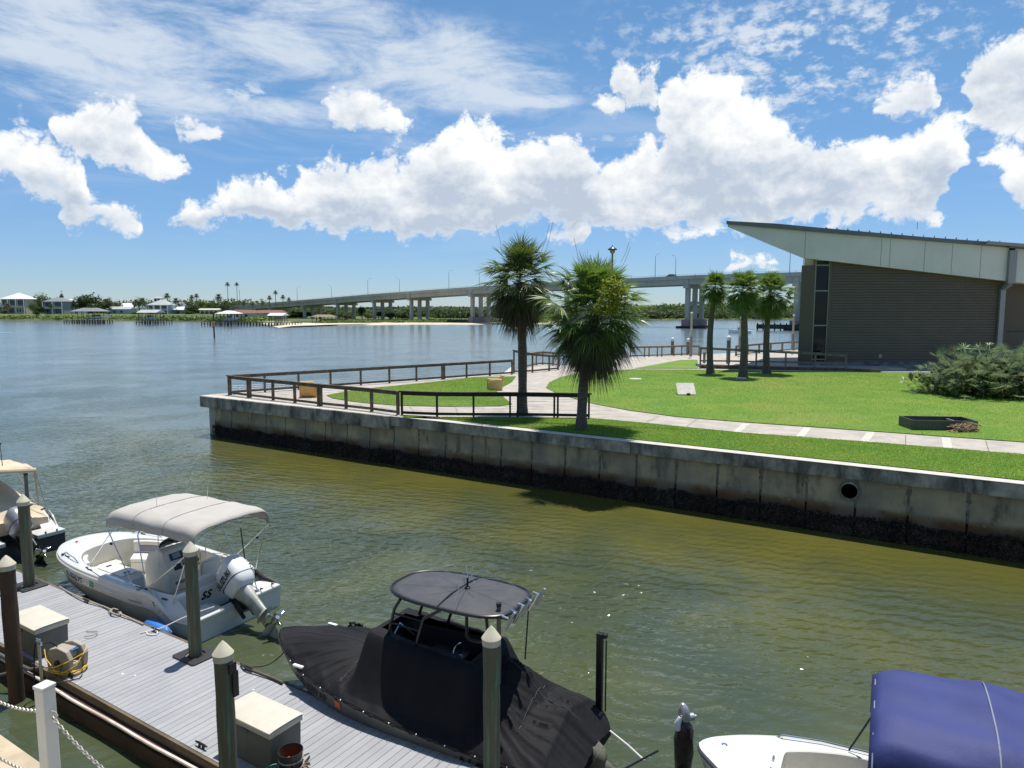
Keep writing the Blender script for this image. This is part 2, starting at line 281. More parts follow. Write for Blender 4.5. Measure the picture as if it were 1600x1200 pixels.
M['pot_green'] = mat('green_pot', (.08, .2, .15), .5); M['pot_black'] = mat('black_bucket', (.012, .011, .018), .4); M['pot_in'] = mat('bucket_inside', (.06, .02, .012), .7)
M['orange'] = mat('orange_cloth', (.85, .33, .05), .6, c2=(.8, .1, .05), vs=25); M['red'] = mat('red_plastic', (.6, .02, .02), .4); M['green_tag'] = mat('green_sticker', (.03, .38, .12), .4); M['red_tag'] = mat('orange_red_sticker', (.6, .10, .03), .4)
M['ink'] = mat('black_lettering', (.01, .01, .01), .5); M['screen'] = mat('dark_screen', (.02, .022, .025), .08)
M['wrapblk'] = mat('black_plastic_wrap', (.018, .013, .016), .25, c2=(.05, .025, .03), vs=8, bump=1.0, bs=10); M['tape'] = mat('silver_tape', (.45, .46, .5), .3, .5)
M['blue_white'] = mat('blue_propeller', (.10, .25, .6), .3); M['blk_steel'] = mat('black_anodised', (.008, .009, .014), .35)
M['car_a'] = mat('dark_car_paint', (.02, .022, .025), .3); M['far_bldg'] = mat('far_tower_wall', (.45, .5, .53), .8)

def leafy(name, col_, f=.35):
    m = M[name]; t = m.node_tree; b = NB(t); p = t.nodes['Principled BSDF']; o = [n for n in t.nodes if n.type == 'OUTPUT_MATERIAL'][0]
    tr = b.n('ShaderNodeBsdfTranslucent', {'Color': tuple(col_) + (1,)}); mx = b.n('ShaderNodeMixShader', {0: f, 1: p.outputs[0], 2: tr.outputs[0]}); t.links.new(mx.outputs[0], o.inputs[0])
for nm, c_ in (('frond', (.16, .22, .04)), ('frond_y', (.20, .32, .05)), ('frond_old', (.13, .11, .05)), ('blade', (.25, .45, .03)), ('vine', (.4, .45, .04)), ('palmetto', (.3, .36, .2)), ('leaf_dark', (.08, .13, .03)), ('leaf_mid', (.12, .2, .04)), ('leaf_lite', (.22, .3, .06)), ('mangrove', (.15, .2, .06)), ('olive_leaf', (.2, .2, .08))): leafy(nm, c_)
# rusty tide band on the wall panels
m = M['seawall']; t = m.node_tree; b = NB(t); p = t.nodes['Principled BSDF']; src = p.inputs['Base Color'].links[0].from_socket
tc_ = b.n('ShaderNodeTexCoord'); sz_ = b.n('ShaderNodeSeparateXYZ', {0: tc_.outputs['Object']})
zz = b.m('ADD', sz_.outputs[2], b.m('MULTIPLY', b.m('SUBTRACT', b.noise(tc_.outputs['Object'], 3.0, 5, .6), .5), .30))
c_ = b.mix(b.mr(zz, 1.08, .80), src, (.17, .115, .055)); c_ = b.mix(b.mr(zz, .88, .70), c_, (.10, .05, .025))
pv = b.n('ShaderNodeTexNoise', {'Vector': b.n('ShaderNodeMapping', {'Vector': tc_.outputs['Object'], 'Scale': (.68, .01, .01)}).outputs[0], 'Scale': 1.0, 'Detail': 0.0}).outputs[0]
c_ = b.mix(b.m('MULTIPLY', b.mr(pv, .45, .6), .45), c_, (.20, .185, .15)); t.links.new(c_, p.inputs['Base Color'])
# ---------------------------------------------------------------- mesh builder
class MB:
    def __init__(s): s.v = []; s.f = []
    def add(s, vs, fs):
        o = len(s.v); s.v += [tuple(p) for p in vs]; s.f += [tuple(i + o for i in f) for f in fs]; return s
    def box(s, c, size, rz=0.0, taper=1.0, rot=None):
        hx, hy, hz = size[0] / 2, size[1] / 2, size[2] / 2
        pts = [Vector((x * hx * (taper if z > 0 else 1), y * hy * (taper if z > 0 else 1), z * hz)) for z in (-1, 1) for x, y in ((-1, -1), (1, -1), (1, 1), (-1, 1))]
        m = rot if rot is not None else Matrix.Rotation(rz, 3, 'Z')
        pts = [m @ p + Vector(c) for p in pts]
        return s.add(pts, [(3, 2, 1, 0), (4, 5, 6, 7), (0, 1, 5, 4), (1, 2, 6, 5), (2, 3, 7, 6), (3, 0, 4, 7)])
    def bar(s, a, b, wd, ht, up=(0, 0, 1)):
        a, b = Vector(a), Vector(b); d = (b - a); L = d.length; d.normalize()
        u = Vector(up); sd = d.cross(u)
        if sd.length < 1e-4: sd = d.cross(Vector((0, 1, 0)))
        sd.normalize(); u = sd.cross(d)
        rot = Matrix((d, sd, u)).transposed()
        return s.box((a + b) / 2, (L, wd, ht), rot=rot)
    def tube(s, pts, r, n=8, caps=True, closed=False):
        pts = [Vector(p) for p in pts]; N = len(pts)
        rs = r if isinstance(r, (list, tuple)) else [r] * N
        vs = []; prev = None
        for i, p in enumerate(pts):
            if closed: t = pts[(i + 1) % N] - pts[i - 1]
            else: t = pts[min(i + 1, N - 1)] - pts[max(i - 1, 0)]
            if t.length < 1e-9: t = Vector((0, 0, 1))
            t.normalize()
            if prev is None:
                a = Vector((0, 0, 1)) if abs(t.z) < .9 else Vector((1, 0, 0))
                u = t.cross(a).normalized()
            else:
                u = prev - t * prev.dot(t)
                u = u.normalized() if u.length > 1e-6 else t.cross(Vector((0, 0, 1))).normalized()
            prev = u; w_ = t.cross(u)
            for k in range(n):
                an = 2 * math.pi * k / n
                vs.append(p + (u * math.cos(an) + w_ * math.sin(an)) * rs[i])
        fs = []
        for i in range(N if closed else N - 1):
            j = (i + 1) % N
            for k in range(n):
                l = (k + 1) % n
                fs.append((i * n + k, i * n + l, j * n + l, j * n + k))
        if caps and not closed: fs += [tuple(range(n - 1, -1, -1)), tuple((N - 1) * n + k for k in range(n))]
        return s.add(vs, fs)
    def grid(s, rows, closed_u=False, closed_v=False):
        nr, nc = len(rows), len(rows[0]); vs = [p for r_ in rows for p in r_]; fs = []
        for i in range(nr - (0 if closed_v else 1)):
            for j in range(nc - (0 if closed_u else 1)):
                a = i * nc + j; b_ = i * nc + (j + 1) % nc; c = ((i + 1) % nr) * nc + (j + 1) % nc; d = ((i + 1) % nr) * nc + j
                fs.append((a, b_, c, d))
        return s.add(vs, fs)
    def poly(s, pts): return s.add(pts, [tuple(range(len(pts)))])
    def lathe(s, prof, c=(0, 0, 0), n=16, rot=None):
        rows = []
        for r_, z in prof:
            row = []
            for k in range(n):
                a = 2 * math.pi * k / n; p = Vector((r_ * math.cos(a), r_ * math.sin(a), z))
                if rot is not None: p = rot @ p
                row.append(p + Vector(c))
            rows.append(row)
        return s.grid(rows, closed_u=True)
    def prism(s, pts2, z0, z1, fn=None):
        n = len(pts2); lo_ = [Vector((p[0], p[1], z0)) for p in pts2]; hi_ = [Vector((p[0], p[1], z1)) for p in pts2]
        vs = lo_ + hi_
        if fn: vs = [fn(p) for p in vs]
        return s.add(vs, [tuple(range(n - 1, -1, -1)), tuple(range(n, 2 * n))] + [(i, (i + 1) % n, n + (i + 1) % n, n + i) for i in range(n)])
    def build(s, name, m, parent=None, smooth=False, ang=40, bev=0.0, loc=None, rz=None, seg=2, rot=None):
        me = bpy.data.meshes.new(name); me.from_pydata(s.v, [], s.f)
        bm = bmesh.new(); bm.from_mesh(me)
        big = [f for f in bm.faces if len(f.verts) > 4]
        if big: bmesh.ops.triangulate(bm, faces=big, ngon_method='EAR_CLIP')
        if len(bm.faces) < 60000: bmesh.ops.recalc_face_normals(bm, faces=bm.faces)
        bm.to_mesh(me); bm.free()
        if smooth:
            me.polygons.foreach_set('use_smooth', [True] * len(me.polygons)); me.set_sharp_from_angle(angle=R(ang))
        if m is not None: me.materials.append(M[m] if isinstance(m, str) else m)
        o = bpy.data.objects.new(name, me); col.objects.link(o)
        if parent is not None: o.parent = parent
        if loc is not None: o.location = loc
        if rz is not None: o.rotation_euler = (0, 0, rz)
        if rot is not None: o.rotation_euler = rot
        if bev:
            b_ = o.modifiers.new('bevel', 'BEVEL'); b_.width = bev; b_.segments = seg; b_.limit_method = 'ANGLE'; b_.angle_limit = R(40)
        return o
def npmesh(name, V, Fa, m, parent=None, smooth=False, loc=None):
    V = np.asarray(V, dtype=np.float32); Fa = np.asarray(Fa, dtype=np.int32); k = Fa.shape[1]
    me = bpy.data.meshes.new(name); me.vertices.add(len(V)); me.vertices.foreach_set('co', V.ravel())
    me.loops.add(Fa.size); me.loops.foreach_set('vertex_index', Fa.ravel())
    me.polygons.add(len(Fa)); me.polygons.foreach_set('loop_start', np.arange(0, Fa.size, k, dtype=np.int32))
    me.update(calc_edges=True); me.validate()
    if smooth: me.polygons.foreach_set('use_smooth', [True] * len(me.polygons))
    me.materials.append(M[m] if isinstance(m, str) else m)
    o = bpy.data.objects.new(name, me); col.objects.link(o)
    if parent is not None: o.parent = parent
    if loc is not None: o.location = loc
    return o
def tag(o, label, cat, group=None, kind=None):
    o['label'] = label; o['category'] = cat
    if group: o['group'] = group
    if kind: o['kind'] = kind
    return o
def struct(o): o['kind'] = 'structure'; return o
def stuff(o, label, cat): o['kind'] = 'stuff'; o['label'] = label; o['category'] = cat; return o
def empty(name, loc, rz=0.0, label=None, cat=None, group=None):
    o = bpy.data.objects.new(name, None); col.objects.link(o); o.location = loc; o.rotation_euler = (0, 0, rz); o.empty_display_size = .3
    if label: tag(o, label, cat, group)
    return o
def kids(o): return [c for c in bpy.data.objects if c.parent == o]
def dup(o, loc=None, rz=None, label=None, scale=None, parent=None, _top=True):
    c = o.copy(); col.objects.link(c)
    if parent is not None: c.parent = parent
    if loc is not None: c.location = loc
    if rz is not None: c.rotation_euler = (0, 0, rz)
    if scale is not None: c.scale = scale if isinstance(scale, (tuple, list)) else (scale,) * 3
    if label: c['label'] = label
    for k in kids(o): dup(k, parent=c)
    return c
def text_mesh(s, size, ext=.001, shear=0.0, bold=0.0):
    cu = bpy.data.curves.new('glyphs', 'FONT'); cu.body = s; cu.size = size; cu.extrude = ext; cu.shear = shear; cu.offset = bold; cu.resolution_u = 4
    o = bpy.data.objects.new('glyphs', cu); col.objects.link(o); bpy.context.view_layer.update()
    me = bpy.data.meshes.new_from_object(o.evaluated_get(bpy.context.evaluated_depsgraph_get())); bpy.data.objects.remove(o); bpy.data.curves.remove(cu); return me
def text(s, size, m, parent, mtx, name='lettering', ext=.001, shear=0.0, bold=0.0):
    me = text_mesh(s, size, ext, shear, bold); me.name = name; me.materials.clear(); me.materials.append(M[m])
    o = bpy.data.objects.new(name, me); col.objects.link(o); o.parent = parent; o.matrix_basis = mtx; o['kind'] = 'thing' if False else ''
    del o['kind']; return o
def text_on(fn, s, size, m, parent, name, shear=0.0, bold=0.0):
    """letters laid on a curved side: fn(tx, ty, tz) -> point"""
    me = text_mesh(s, size, .001, shear, bold); me.name = name; me.materials.clear(); me.materials.append(M[m])
    for v in me.vertices: v.co = fn(*v.co)
    o = bpy.data.objects.new(name, me); col.objects.link(o); o.parent = parent; return o
def frame(o, x, y):  # matrix with local x axis ~ x, y axis ~ y
    x = Vector(x).normalized(); y = Vector(y); z = x.cross(y).normalized(); y = z.cross(x)
    m = Matrix((x, y, z)).transposed().to_4x4(); m.translation = Vector(o); return m
# foliage: n leaf quads spread on/in lumpy ellipsoids
def leaf_cloud(blobs, per, size, seed=1, flat=.6):
    rg = np.random.default_rng(seed); Vs = []
    for (cx, cy, cz, rx, ry, rz_) in blobs:
        n = per
        d = rg.normal(size=(n, 3)); d /= np.linalg.norm(d, axis=1)[:, None]
        rr = rg.uniform(.55, 1.06, n) ** .6
        lump = 1 + .18 * np.sin(d[:, 0] * 7 + seed) * np.sin(d[:, 1] * 6 + 2) + .12 * np.sin(d[:, 2] * 9)
        c = d * (rr * lump)[:, None] * np.array([rx, ry, rz_]) + np.array([cx, cy, cz])
        a = rg.normal(size=(n, 3)); a[:, 2] *= flat; a /= np.linalg.norm(a, axis=1)[:, None]
        b_ = np.cross(a, d + rg.normal(size=(n, 3)) * .6); b_ /= np.linalg.norm(b_, axis=1)[:, None] + 1e-6
        s_ = size * rg.uniform(.6, 1.4, n)[:, None]
        Vs.append(np.stack([c - a * s_, c + b_ * s_ * .5, c + a * s_, c - b_ * s_ * .5], 1).reshape(-1, 3))
    V = np.concatenate(Vs); Fa = np.arange(len(V)).reshape(-1, 4)
    return V, Fa
def fan_leaf(rg, hub0, dirv, pet, bl, nb, droop, spread=2.2, wd=.035, fold=.25, seg=3):
    """one palmate leaf -> verts, quads"""
    up = np.array([0, 0, 1.0]); d = dirv / np.linalg.norm(dirv)
    sd = np.cross(d, up); sd /= np.linalg.norm(sd) + 1e-6
    tw = rg.uniform(-.5, .5); nrm = np.cross(sd, d); sd = sd * math.cos(tw) + nrm * math.sin(tw); nrm = np.cross(sd, d)
    V = []; Fa = []
    hub = hub0 + d * pet - up * droop * .25 * pet
    w_ = sd * .018
    V += [hub0 - w_, hub0 + w_, hub + w_, hub - w_]; Fa.append((0, 1, 2, 3))
    for i in range(nb):
        a = (i / (nb - 1) - .5) * 2 * spread * .5 * 1.0 + rg.uniform(-.04, .04)
        a *= 1.0
        dr = math.cos(a) * d + math.sin(a) * sd + nrm * fold * abs(math.sin(a)) * .6
        dr /= np.linalg.norm(dr); L = bl * (1 - .28 * abs(a) / (spread * .5 + .01)) * rg.uniform(.85, 1.1)
        pw = np.cross(dr, nrm); pw /= np.linalg.norm(pw) + 1e-6
        pw = pw * .8 + nrm * rg.uniform(-.5, .5); k0 = len(V)
        dd = droop * rg.uniform(.6, 1.3)
        for t in range(seg + 1):
            q = t / seg; p = hub + dr * L * q - up * dd * L * q * q
            ww = wd * (.35 + .9 * q if q < .4 else .71 * (1 - (q - .4) / .6) + .02)
            V += [p - pw * ww, p + pw * ww]
        for t in range(seg): Fa.append((k0 + 2 * t, k0 + 2 * t + 1, k0 + 2 * t + 3, k0 + 2 * t + 2))
    return V, Fa
def fan_crown(rg, leaves):
    V = []; Fa = []
    for lf in leaves:
        v, f = fan_leaf(rg, *lf[0], **lf[1]); o = len(V); V += list(v); Fa += [tuple(i + o for i in q) for q in f]
    return np.array(V), np.array(Fa)
def poly_in(px_, py_, poly):
    ins = np.zeros(len(px_), bool); n = len(poly); j = n - 1
    for i in range(n):
        xi, yi = poly[i][0], poly[i][1]; xj, yj = poly[j][0], poly[j][1]
        c = ((yi > py_) != (yj > py_)) & (px_ < (xj - xi) * (py_ - yi) / (yj - yi + 1e-12) + xi); ins ^= c; j = i
    return ins
# ================================================================ SETTING
# ---- water
def water_mat():
    m = bpy.data.materials.new('water'); m.use_nodes = True; t = m.node_tree; b = NB(t); bs_ = t.nodes['Principled BSDF']
    ge = b.n('ShaderNodeNewGeometry'); P = ge.outputs['Position']; sp = b.n('ShaderNodeSeparateXYZ', {0: P})
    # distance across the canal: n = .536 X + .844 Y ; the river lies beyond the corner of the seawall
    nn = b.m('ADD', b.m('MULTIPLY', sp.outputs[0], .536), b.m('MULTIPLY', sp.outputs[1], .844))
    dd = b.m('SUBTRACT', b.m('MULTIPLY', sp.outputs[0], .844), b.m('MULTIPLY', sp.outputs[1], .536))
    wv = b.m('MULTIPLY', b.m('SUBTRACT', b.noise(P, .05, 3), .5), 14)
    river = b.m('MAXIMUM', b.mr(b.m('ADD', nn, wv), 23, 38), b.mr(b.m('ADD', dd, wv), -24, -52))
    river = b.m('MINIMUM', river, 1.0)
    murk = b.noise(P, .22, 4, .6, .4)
    c1_wall_refl = b.mix(b.mr(murk, .35, .7), (.084, .084, .020), (.106, .100, .022)); c1_sky_refl = b.mix(b.mr(murk, .35, .7), (.050, .066, .038), (.078, .090, .036)); c1 = b.mix(b.mr(b.m('ADD', nn, b.m('MULTIPLY', b.m('SUBTRACT', murk, .5), 11)), 14.0, 23.0), c1_sky_refl, c1_wall_refl)  # wall and sky reflections painted into the body colour across the canal
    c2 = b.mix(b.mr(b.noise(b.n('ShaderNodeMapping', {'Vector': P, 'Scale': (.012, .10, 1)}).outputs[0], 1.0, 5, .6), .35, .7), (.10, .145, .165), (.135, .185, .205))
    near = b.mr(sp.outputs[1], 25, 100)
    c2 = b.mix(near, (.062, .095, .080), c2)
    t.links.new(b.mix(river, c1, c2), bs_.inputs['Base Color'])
    bs_.inputs['IOR'].default_value = 1.42; bs_.inputs['Specular IOR Level'].default_value = .5
    t.links.new(b.mr(river, 0, 1, .04, .14), bs_.inputs['Roughness'])
    # wavelets: wind ripples running across the canal, and a finer set at an angle
    a1 = b.n('ShaderNodeMapping', {'Vector': P, 'Rotation': (0, 0, R(24)), 'Scale': (1.0, 2.4, 1)}).outputs[0]
    a2 = b.n('ShaderNodeMapping', {'Vector': P, 'Rotation': (0, 0, R(-38)), 'Scale': (1.0, 1.9, 1)}).outputs[0]
    r1 = b.noise(a1, 1.5, 3, .55, .5); r2 = b.noise(a2, 3.4, 2, .5, .6); r4 = b.m('ABSOLUTE', b.m('SUBTRACT', b.noise(a1, 2.3, 2, .5, .8), .5)); r3 = b.noise(P, .35, 2, .5)
    r0 = b.noise(a1, .55, 2, .5, .3)
    calm = b.mr(b.noise(P, .09, 3, .5), .35, .65, .55, 1.0)
    lee = b.mr(b.m('SUBTRACT', 23.7, nn), .3, 5.0, .22, 1.0)
    lee = b.m('MAXIMUM', lee, river)
    def wv_(rot, scx, dist, det, dsc):
        mp = b.n('ShaderNodeMapping', {'Vector': P, 'Rotation': (0, 0, R(rot))}).outputs[0]
        return b.n('ShaderNodeTexWave', {'Vector': mp, 'Scale': scx, 'Distortion': dist, 'Detail': det, 'Detail Scale': dsc, 'Detail Roughness': .6}, wave_type='BANDS', bands_direction='Y', wave_profile='SIN').outputs['Fac']
    # 'Y' bands repeat every 2*pi/20 / scale metres
    s1 = wv_(20, .62, 7.0, 2.0, 1.1); s2 = wv_(-32, .95, 8.0, 2.0, 1.3)
    patch = b.mr(b.noise(P, .16, 3, .55, .6), .35, .65, .35, 1.15)
    far_ = b.mr(sp.outputs[1], 40, 220, 1.0, .30)
    hh = b.m('ADD', b.m('ADD', b.m('MULTIPLY', s1, .026), b.m('MULTIPLY', s2, .015)), b.m('ADD', b.m('ADD', b.m('MULTIPLY', r1, .060), b.m('MULTIPLY', r2, .040)), b.m('MULTIPLY', r0, .06)))
    hgt = b.m('MULTIPLY', hh, b.m('MULTIPLY', b.m('MULTIPLY', b.m('MULTIPLY', calm, lee), patch), far_))
    bn = b.n('ShaderNodeBump', {'Height': hgt, 'Strength': 1.0, 'Distance': 1.0})
    t.links.new(bn.outputs[0], bs_.inputs['Normal'])
    return m
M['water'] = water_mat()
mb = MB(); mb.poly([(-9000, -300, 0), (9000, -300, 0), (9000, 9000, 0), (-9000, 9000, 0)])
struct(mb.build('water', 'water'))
def wake(pts, m, label):
    mb = MB(); A = [at(u, v, 0) + Vector((0, 0, .03)) for u, v in pts]; up = [p + Vector((0, .9 * (1 if 0 < i < len(A) - 1 else .1), 0)) for i, p in enumerate(A)]; mb.grid([A, up]); o = mb.build('wake', m); o['kind'] = 'stuff'; o['label'] = label; o['category'] = 'wake'
wake([(-60, 519.4), (-20, 519.2), (5, 519.4), (22, 519.6)], 'white', 'bright white line of wake foam at the left edge of the river')
wake([(34, 520.2), (90, 519.2), (160, 518.6), (240, 518.2), (330, 517.8)], 'wake_grey', 'faint pale wake line crossing the river')
# ---- far land on the left bank, the sand bar and the far right bank
def terrain(name, pts, z, m, edge=2.0, drop=1.2):
    """flat-topped land with a sloping bank along the given outline"""
    c = sum((Vector((p[0], p[1], 0)) for p in pts), Vector()) / len(pts)
    rows = [[Vector((p[0], p[1], -.3)) for p in pts], [Vector((p[0], p[1], 0)) + (c - Vector((p[0], p[1], 0))).normalized() * edge + Vector((0, 0, z)) for p in pts]]
    mb = MB(); mb.grid(rows, closed_u=True); mb.poly(rows[1]); return struct(mb.build(name, m))
def shore_pt(u, v): return at(u, v, 0)
sh_l = [(-120, 500.3), (0, 500.5), (90, 500.5), (110, 501), (240, 501.5), (300, 502), (380, 503.5), (430, 504.5), (480, 505)]
pts = []
for i, (u, v) in enumerate(sh_l):
    p = shore_pt(u, v); pts.append((p.x + rnd.uniform(-2, 2), p.y + rnd.uniform(-3, 3)))
pts = pts[:-2]
terrain('far_bank', pts + [(-150, 520), (-200, 900), (-300, 1500), (-1400, 1500)], 3.7, 'marsh', 24)
pts = [tuple(shore_pt(u, v)[:2]) for u, v in [(372, 503.5), (430, 504.5), (500, 505)]]
terrain('low_bank', pts + [(-80, 640), (-200, 900), (-260, 560)], 1.2, 'marsh', 6)
# sand bar with a grassy back
bar_f = [(425, 512.5), (500, 509.5), (560, 508), (640, 507.3), (720, 507.2), (790, 507.3), (850, 507.0), (900, 504.5)]
pts = [tuple(shore_pt(u, v)[:2]) for u, v in bar_f]
terrain('sand_bar', pts + [(40, 430), (0, 470), (-120, 450), (-140, 380)], .55, 'sand', 10)
pts = [tuple(shore_pt(u, v)[:2]) for u, v in [(480, 505), (600, 505), (640, 505.2), (720, 505.2), (800, 505.3), (850, 504.8)]]
terrain('bar_grass', pts + [(60, 520), (60, 900), (-250, 900)], .95, 'marsh', 8)
pts = [tuple(shore_pt(u, v)[:2]) for u, v in [(905, 500), (960, 500), (1100, 499.6), (1160, 499.2), (1260, 499), (1400, 499), (1900, 499)]]
terrain('far_right_bank', pts + [(2500, 2500), (-400, 2500), (0, 800)], .9, 'marsh', 8)
mb = MB(); mb.box((0, 5400, 1), (14000, 4000, 3)); struct(mb.build('distant_land', 'far_leaf'))
# ---- promenade (the land inside the seawall)
Z0 = 2.2
nW = 23.5
land = [DK(-35.5, nW + .55), DK(40, nW + .55), Vector((95, 30)), Vector((110, 118)), Vector((50, 93)), Vector((35, 84.5)), Vector((19.8, 74.8)), Vector((12.9, 71.8)), Vector((6, 63)), Vector((2.4, 57)), Vector((0, 53.4)), Vector((-4.39, 49.1)), Vector((-11.7, 43.6)), Vector((-17.1, 39.6))]
mb = MB(); mb.prism([(p[0], p[1]) for p in land], -2.5, Z0); struct(mb.build('promenade', 'conc'))
def sheet(name, pp, z, m, kind='structure'):
    mb = MB(); mb.poly([(p[0], p[1], z) for p in pp]); o = mb.build(name, m); o['kind'] = kind; return o
def pix(lst, h=Z0): return [at(u, v, h) for u, v in lst]
cb = nW + .56
lawnA = pix([(510, 618), (560, 609), (640, 601), (740, 590.5), (806, 588.5), (800, 597), (775, 611), (788, 622), (800, 632), (780, 635), (700, 636), (620, 634), (560, 629), (520, 623)])
lawnB = pix([(905, 583), (945, 580), (990, 577.5), (1092, 578), (1320, 582), (1400, 583), (1760, 586), (1760, 712), (1600, 691.5), (1350, 673.5), (1160, 660), (1060, 652), (985, 642), (930, 632), (893, 622), (868, 614), (853, 606), (858, 598), (875, 590)])
lawnC = [at(630, 653, Z0), at(700, 652.5, Z0), at(920, 654, Z0), at(1000, 661, Z0), at(1160, 677, Z0), at(1350, 691, Z0), at(1600, 711, Z0), at(1760, 724, Z0), DK(9, cb), DK(1.7, cb), DK(-10, cb), DK(-21.2, cb)]
lawnD = pix([(990, 576), (1030, 569), (1062, 563), (1090, 562.5), (1091, 576.3)])
for nm, pl in (('lawn_by_the_point', lawnA), ('main_lawn', lawnB), ('lawn_strip', lawnC), ('lawn_wedge', lawnD)):
    sheet('lawn', pl, Z0 + .03, 'grass')
# path joints: pale strips across the walk and fine saw cuts
for (u0, v0, u1, v1, wd) in [(1166, 662, 1150, 675.5, .28), (1262, 668, 1250, 682, .28), (1361, 675.5, 1350, 690.5, .28), (1478, 684, 1481, 700, .28)]:
    a, b_ = at(u0, v0, Z0), at(u1, v1, Z0); mb = MB(); d = (b_ - a).normalized(); s_ = d.cross(Vector((0, 0, 1))) * wd
    mb.poly([a - s_ * .5 + Vector((0, 0, .006)), b_ - s_ * .5 + Vector((0, 0, .006)), b_ + s_ * .5 + Vector((0, 0, .006)), a + s_ * .5 + Vector((0, 0, .006))]); struct(mb.build('path_strip', 'conc_pale'))
mb = MB()
def cut(u0, v0, u1, v1, wd=.03):
    a, b_ = at(u0, v0, Z0), at(u1, v1, Z0); d = (b_ - a).normalized(); s_ = d.cross(Vector((0, 0, 1))) * wd * .5; z = Vector((0, 0, .005))
    mb.poly([a - s_ + z, b_ - s_ + z, b_ + s_ + z, a + s_ + z])
for v in (604, 609, 614.5, 620.5, 627, 634, 641, 647): cut(810 - (v < 612) * 12 + (v > 640) * 60, v, 866 + max(0, (v - 612)) * 3.1, v + .5)
for u, v, u2, v2 in [(560, 632, 575, 638), (640, 636, 650, 646), (500, 628, 505, 632), (712, 637, 716, 650), (590, 612, 560, 607), (680, 602, 655, 598), (1030, 650, 1010, 660), (1090, 655, 1072, 667), (1415, 680, 1415, 695), (1540, 688, 1545, 705)]: cut(u, v, u2, v2)
struct(mb.build('path_joints', 'mortar'))
# grass blades over the lawns (stuff)
def blades(polys, n, hgt, seed, wd=.012):
    rg = np.random.default_rng(seed); Vs = []
    for pl, cnt in zip(polys, n):
        xs = [p[0] for p in pl]; ys = [p[1] for p in pl]; x = rg.uniform(min(xs), max(xs), cnt * 3); y = rg.uniform(min(ys), max(ys), cnt * 3)
        k = poly_in(x, y, [(p[0], p[1]) for p in pl]) & (x / np.maximum(y, 1) < .80); x = x[k][:cnt]; y = y[k][:cnt]; c = len(x)
        a = rg.uniform(0, 6.28, c); w_ = wd * (1 + y / 40); h_ = hgt * rg.uniform(.6, 1.3, c); ln = rg.normal(0, 1.1, (c, 2)) * h_[:, None]
        b0 = np.stack([x - np.cos(a) * w_, y - np.sin(a) * w_, np.full(c, Z0 + .025)], 1); b1 = np.stack([x + np.cos(a) * w_, y + np.sin(a) * w_, np.full(c, Z0 + .025)], 1)
        tp = np.stack([x + ln[:, 0], y + ln[:, 1], Z0 + .025 + h_], 1); Vs.append(np.stack([b0, b1, tp], 1).reshape(-1, 3))
    V = np.concatenate(Vs); return V, np.arange(len(V)).reshape(-1, 3)
V, Fa = blades([lawnC, lawnB, lawnA], [190000, 170000, 60000], .032, 5, .007)
stuff(npmesh('grass', V, Fa, 'blade'), 'short green grass covering the lawns inside the seawall', 'grass')
# ================================================================ SEAWALL
sw = empty('seawall', DK(-35.5, nW, 0), DKA, 'long concrete seawall with oyster crust holding the park lawn above the canal', 'seawall')
Lr = 50.0
mb = MB(); mb.box((7, .275, 1.9), (14, .55, .6)); mb.build('cap', 'conc_cap', sw, bev=.02)['label'] = 'thicker grey cap at the point end'
mb = MB()
x = 14.012
while x < Lr:
    w_ = 11.6 if x < 20 else 11.9
    mb.box((x + w_ / 2, .325, 1.985), (w_ - .02, .45, .43)); x += w_
mb.build('cap', 'conc_cap', sw, bev=.02)
q = MB(); q.box((Lr / 2, .30, 2.206), (Lr, .46, .012)); q.build('sunlit_cap_top', 'conc_pale', sw)  # paler skin: sunlight on the cap top put into the colour
# wall panels with sunken joints and a sloping lip at their foot
mb = MB(); mj = MB(); joints = []
x = .95; mj.box(((x + Lr) / 2, .50, .6), (Lr - x, .10, 2.3))
k = 0
while x < Lr:
    pw = 1.46 + rnd.uniform(-.04, .04); g_ = .02 if x < 14 else .03; x1 = x + pw
    y0 = .25 + rnd.uniform(-.012, .012); ztop = 1.60 if x < 14 else 1.77; lip = .98 + rnd.uniform(-.02, .02)
    prof = [(y0, ztop), (y0, lip + .05), (y0 - .045, lip - .05), (y0 - .05, -1.2), (.45, -1.2), (.45, ztop)]
    pts = [Vector((x + g_, a, b_)) for a, b_ in prof] + [Vector((x1 - g_, a, b_)) for a, b_ in prof]
    n6 = 6; mb.add(pts, [tuple(range(n6)), tuple(range(2 * n6 - 1, n6 - 1, -1))] + [(i, i + n6, (i + 1) % n6 + n6, (i + 1) % n6) for i in range(n6)])
    joints.append(x1); x = x1; k += 1
mb.build('wall_face', 'seawall', sw, bev=.012, seg=1)
mj.build('joint_backing', 'mortar', sw)
# rough mortar smears along the joints
rg = np.random.default_rng(3); Vs = []; Fs = []
for jx in joints:
    if jx < 14: continue
    mb = MB(); z = .85; L_, R__ = [], []
    while z < 1.765: w_ = rnd.uniform(.02, .06) * (1.5 if z > 1.45 else 1); o_ = rnd.uniform(-.02, .02); L_.append(Vector((jx - w_ + o_, .243, z))); R__.append(Vector((jx + w_ + o_, .243, z))); z += .07
    mid = [(a + b_) / 2 - Vector((0, .022, 0)) for a, b_ in zip(L_, R__)]
    mb.grid([L_, mid, R__]); mb.build('joint_mortar', 'mortar', sw, smooth=True)
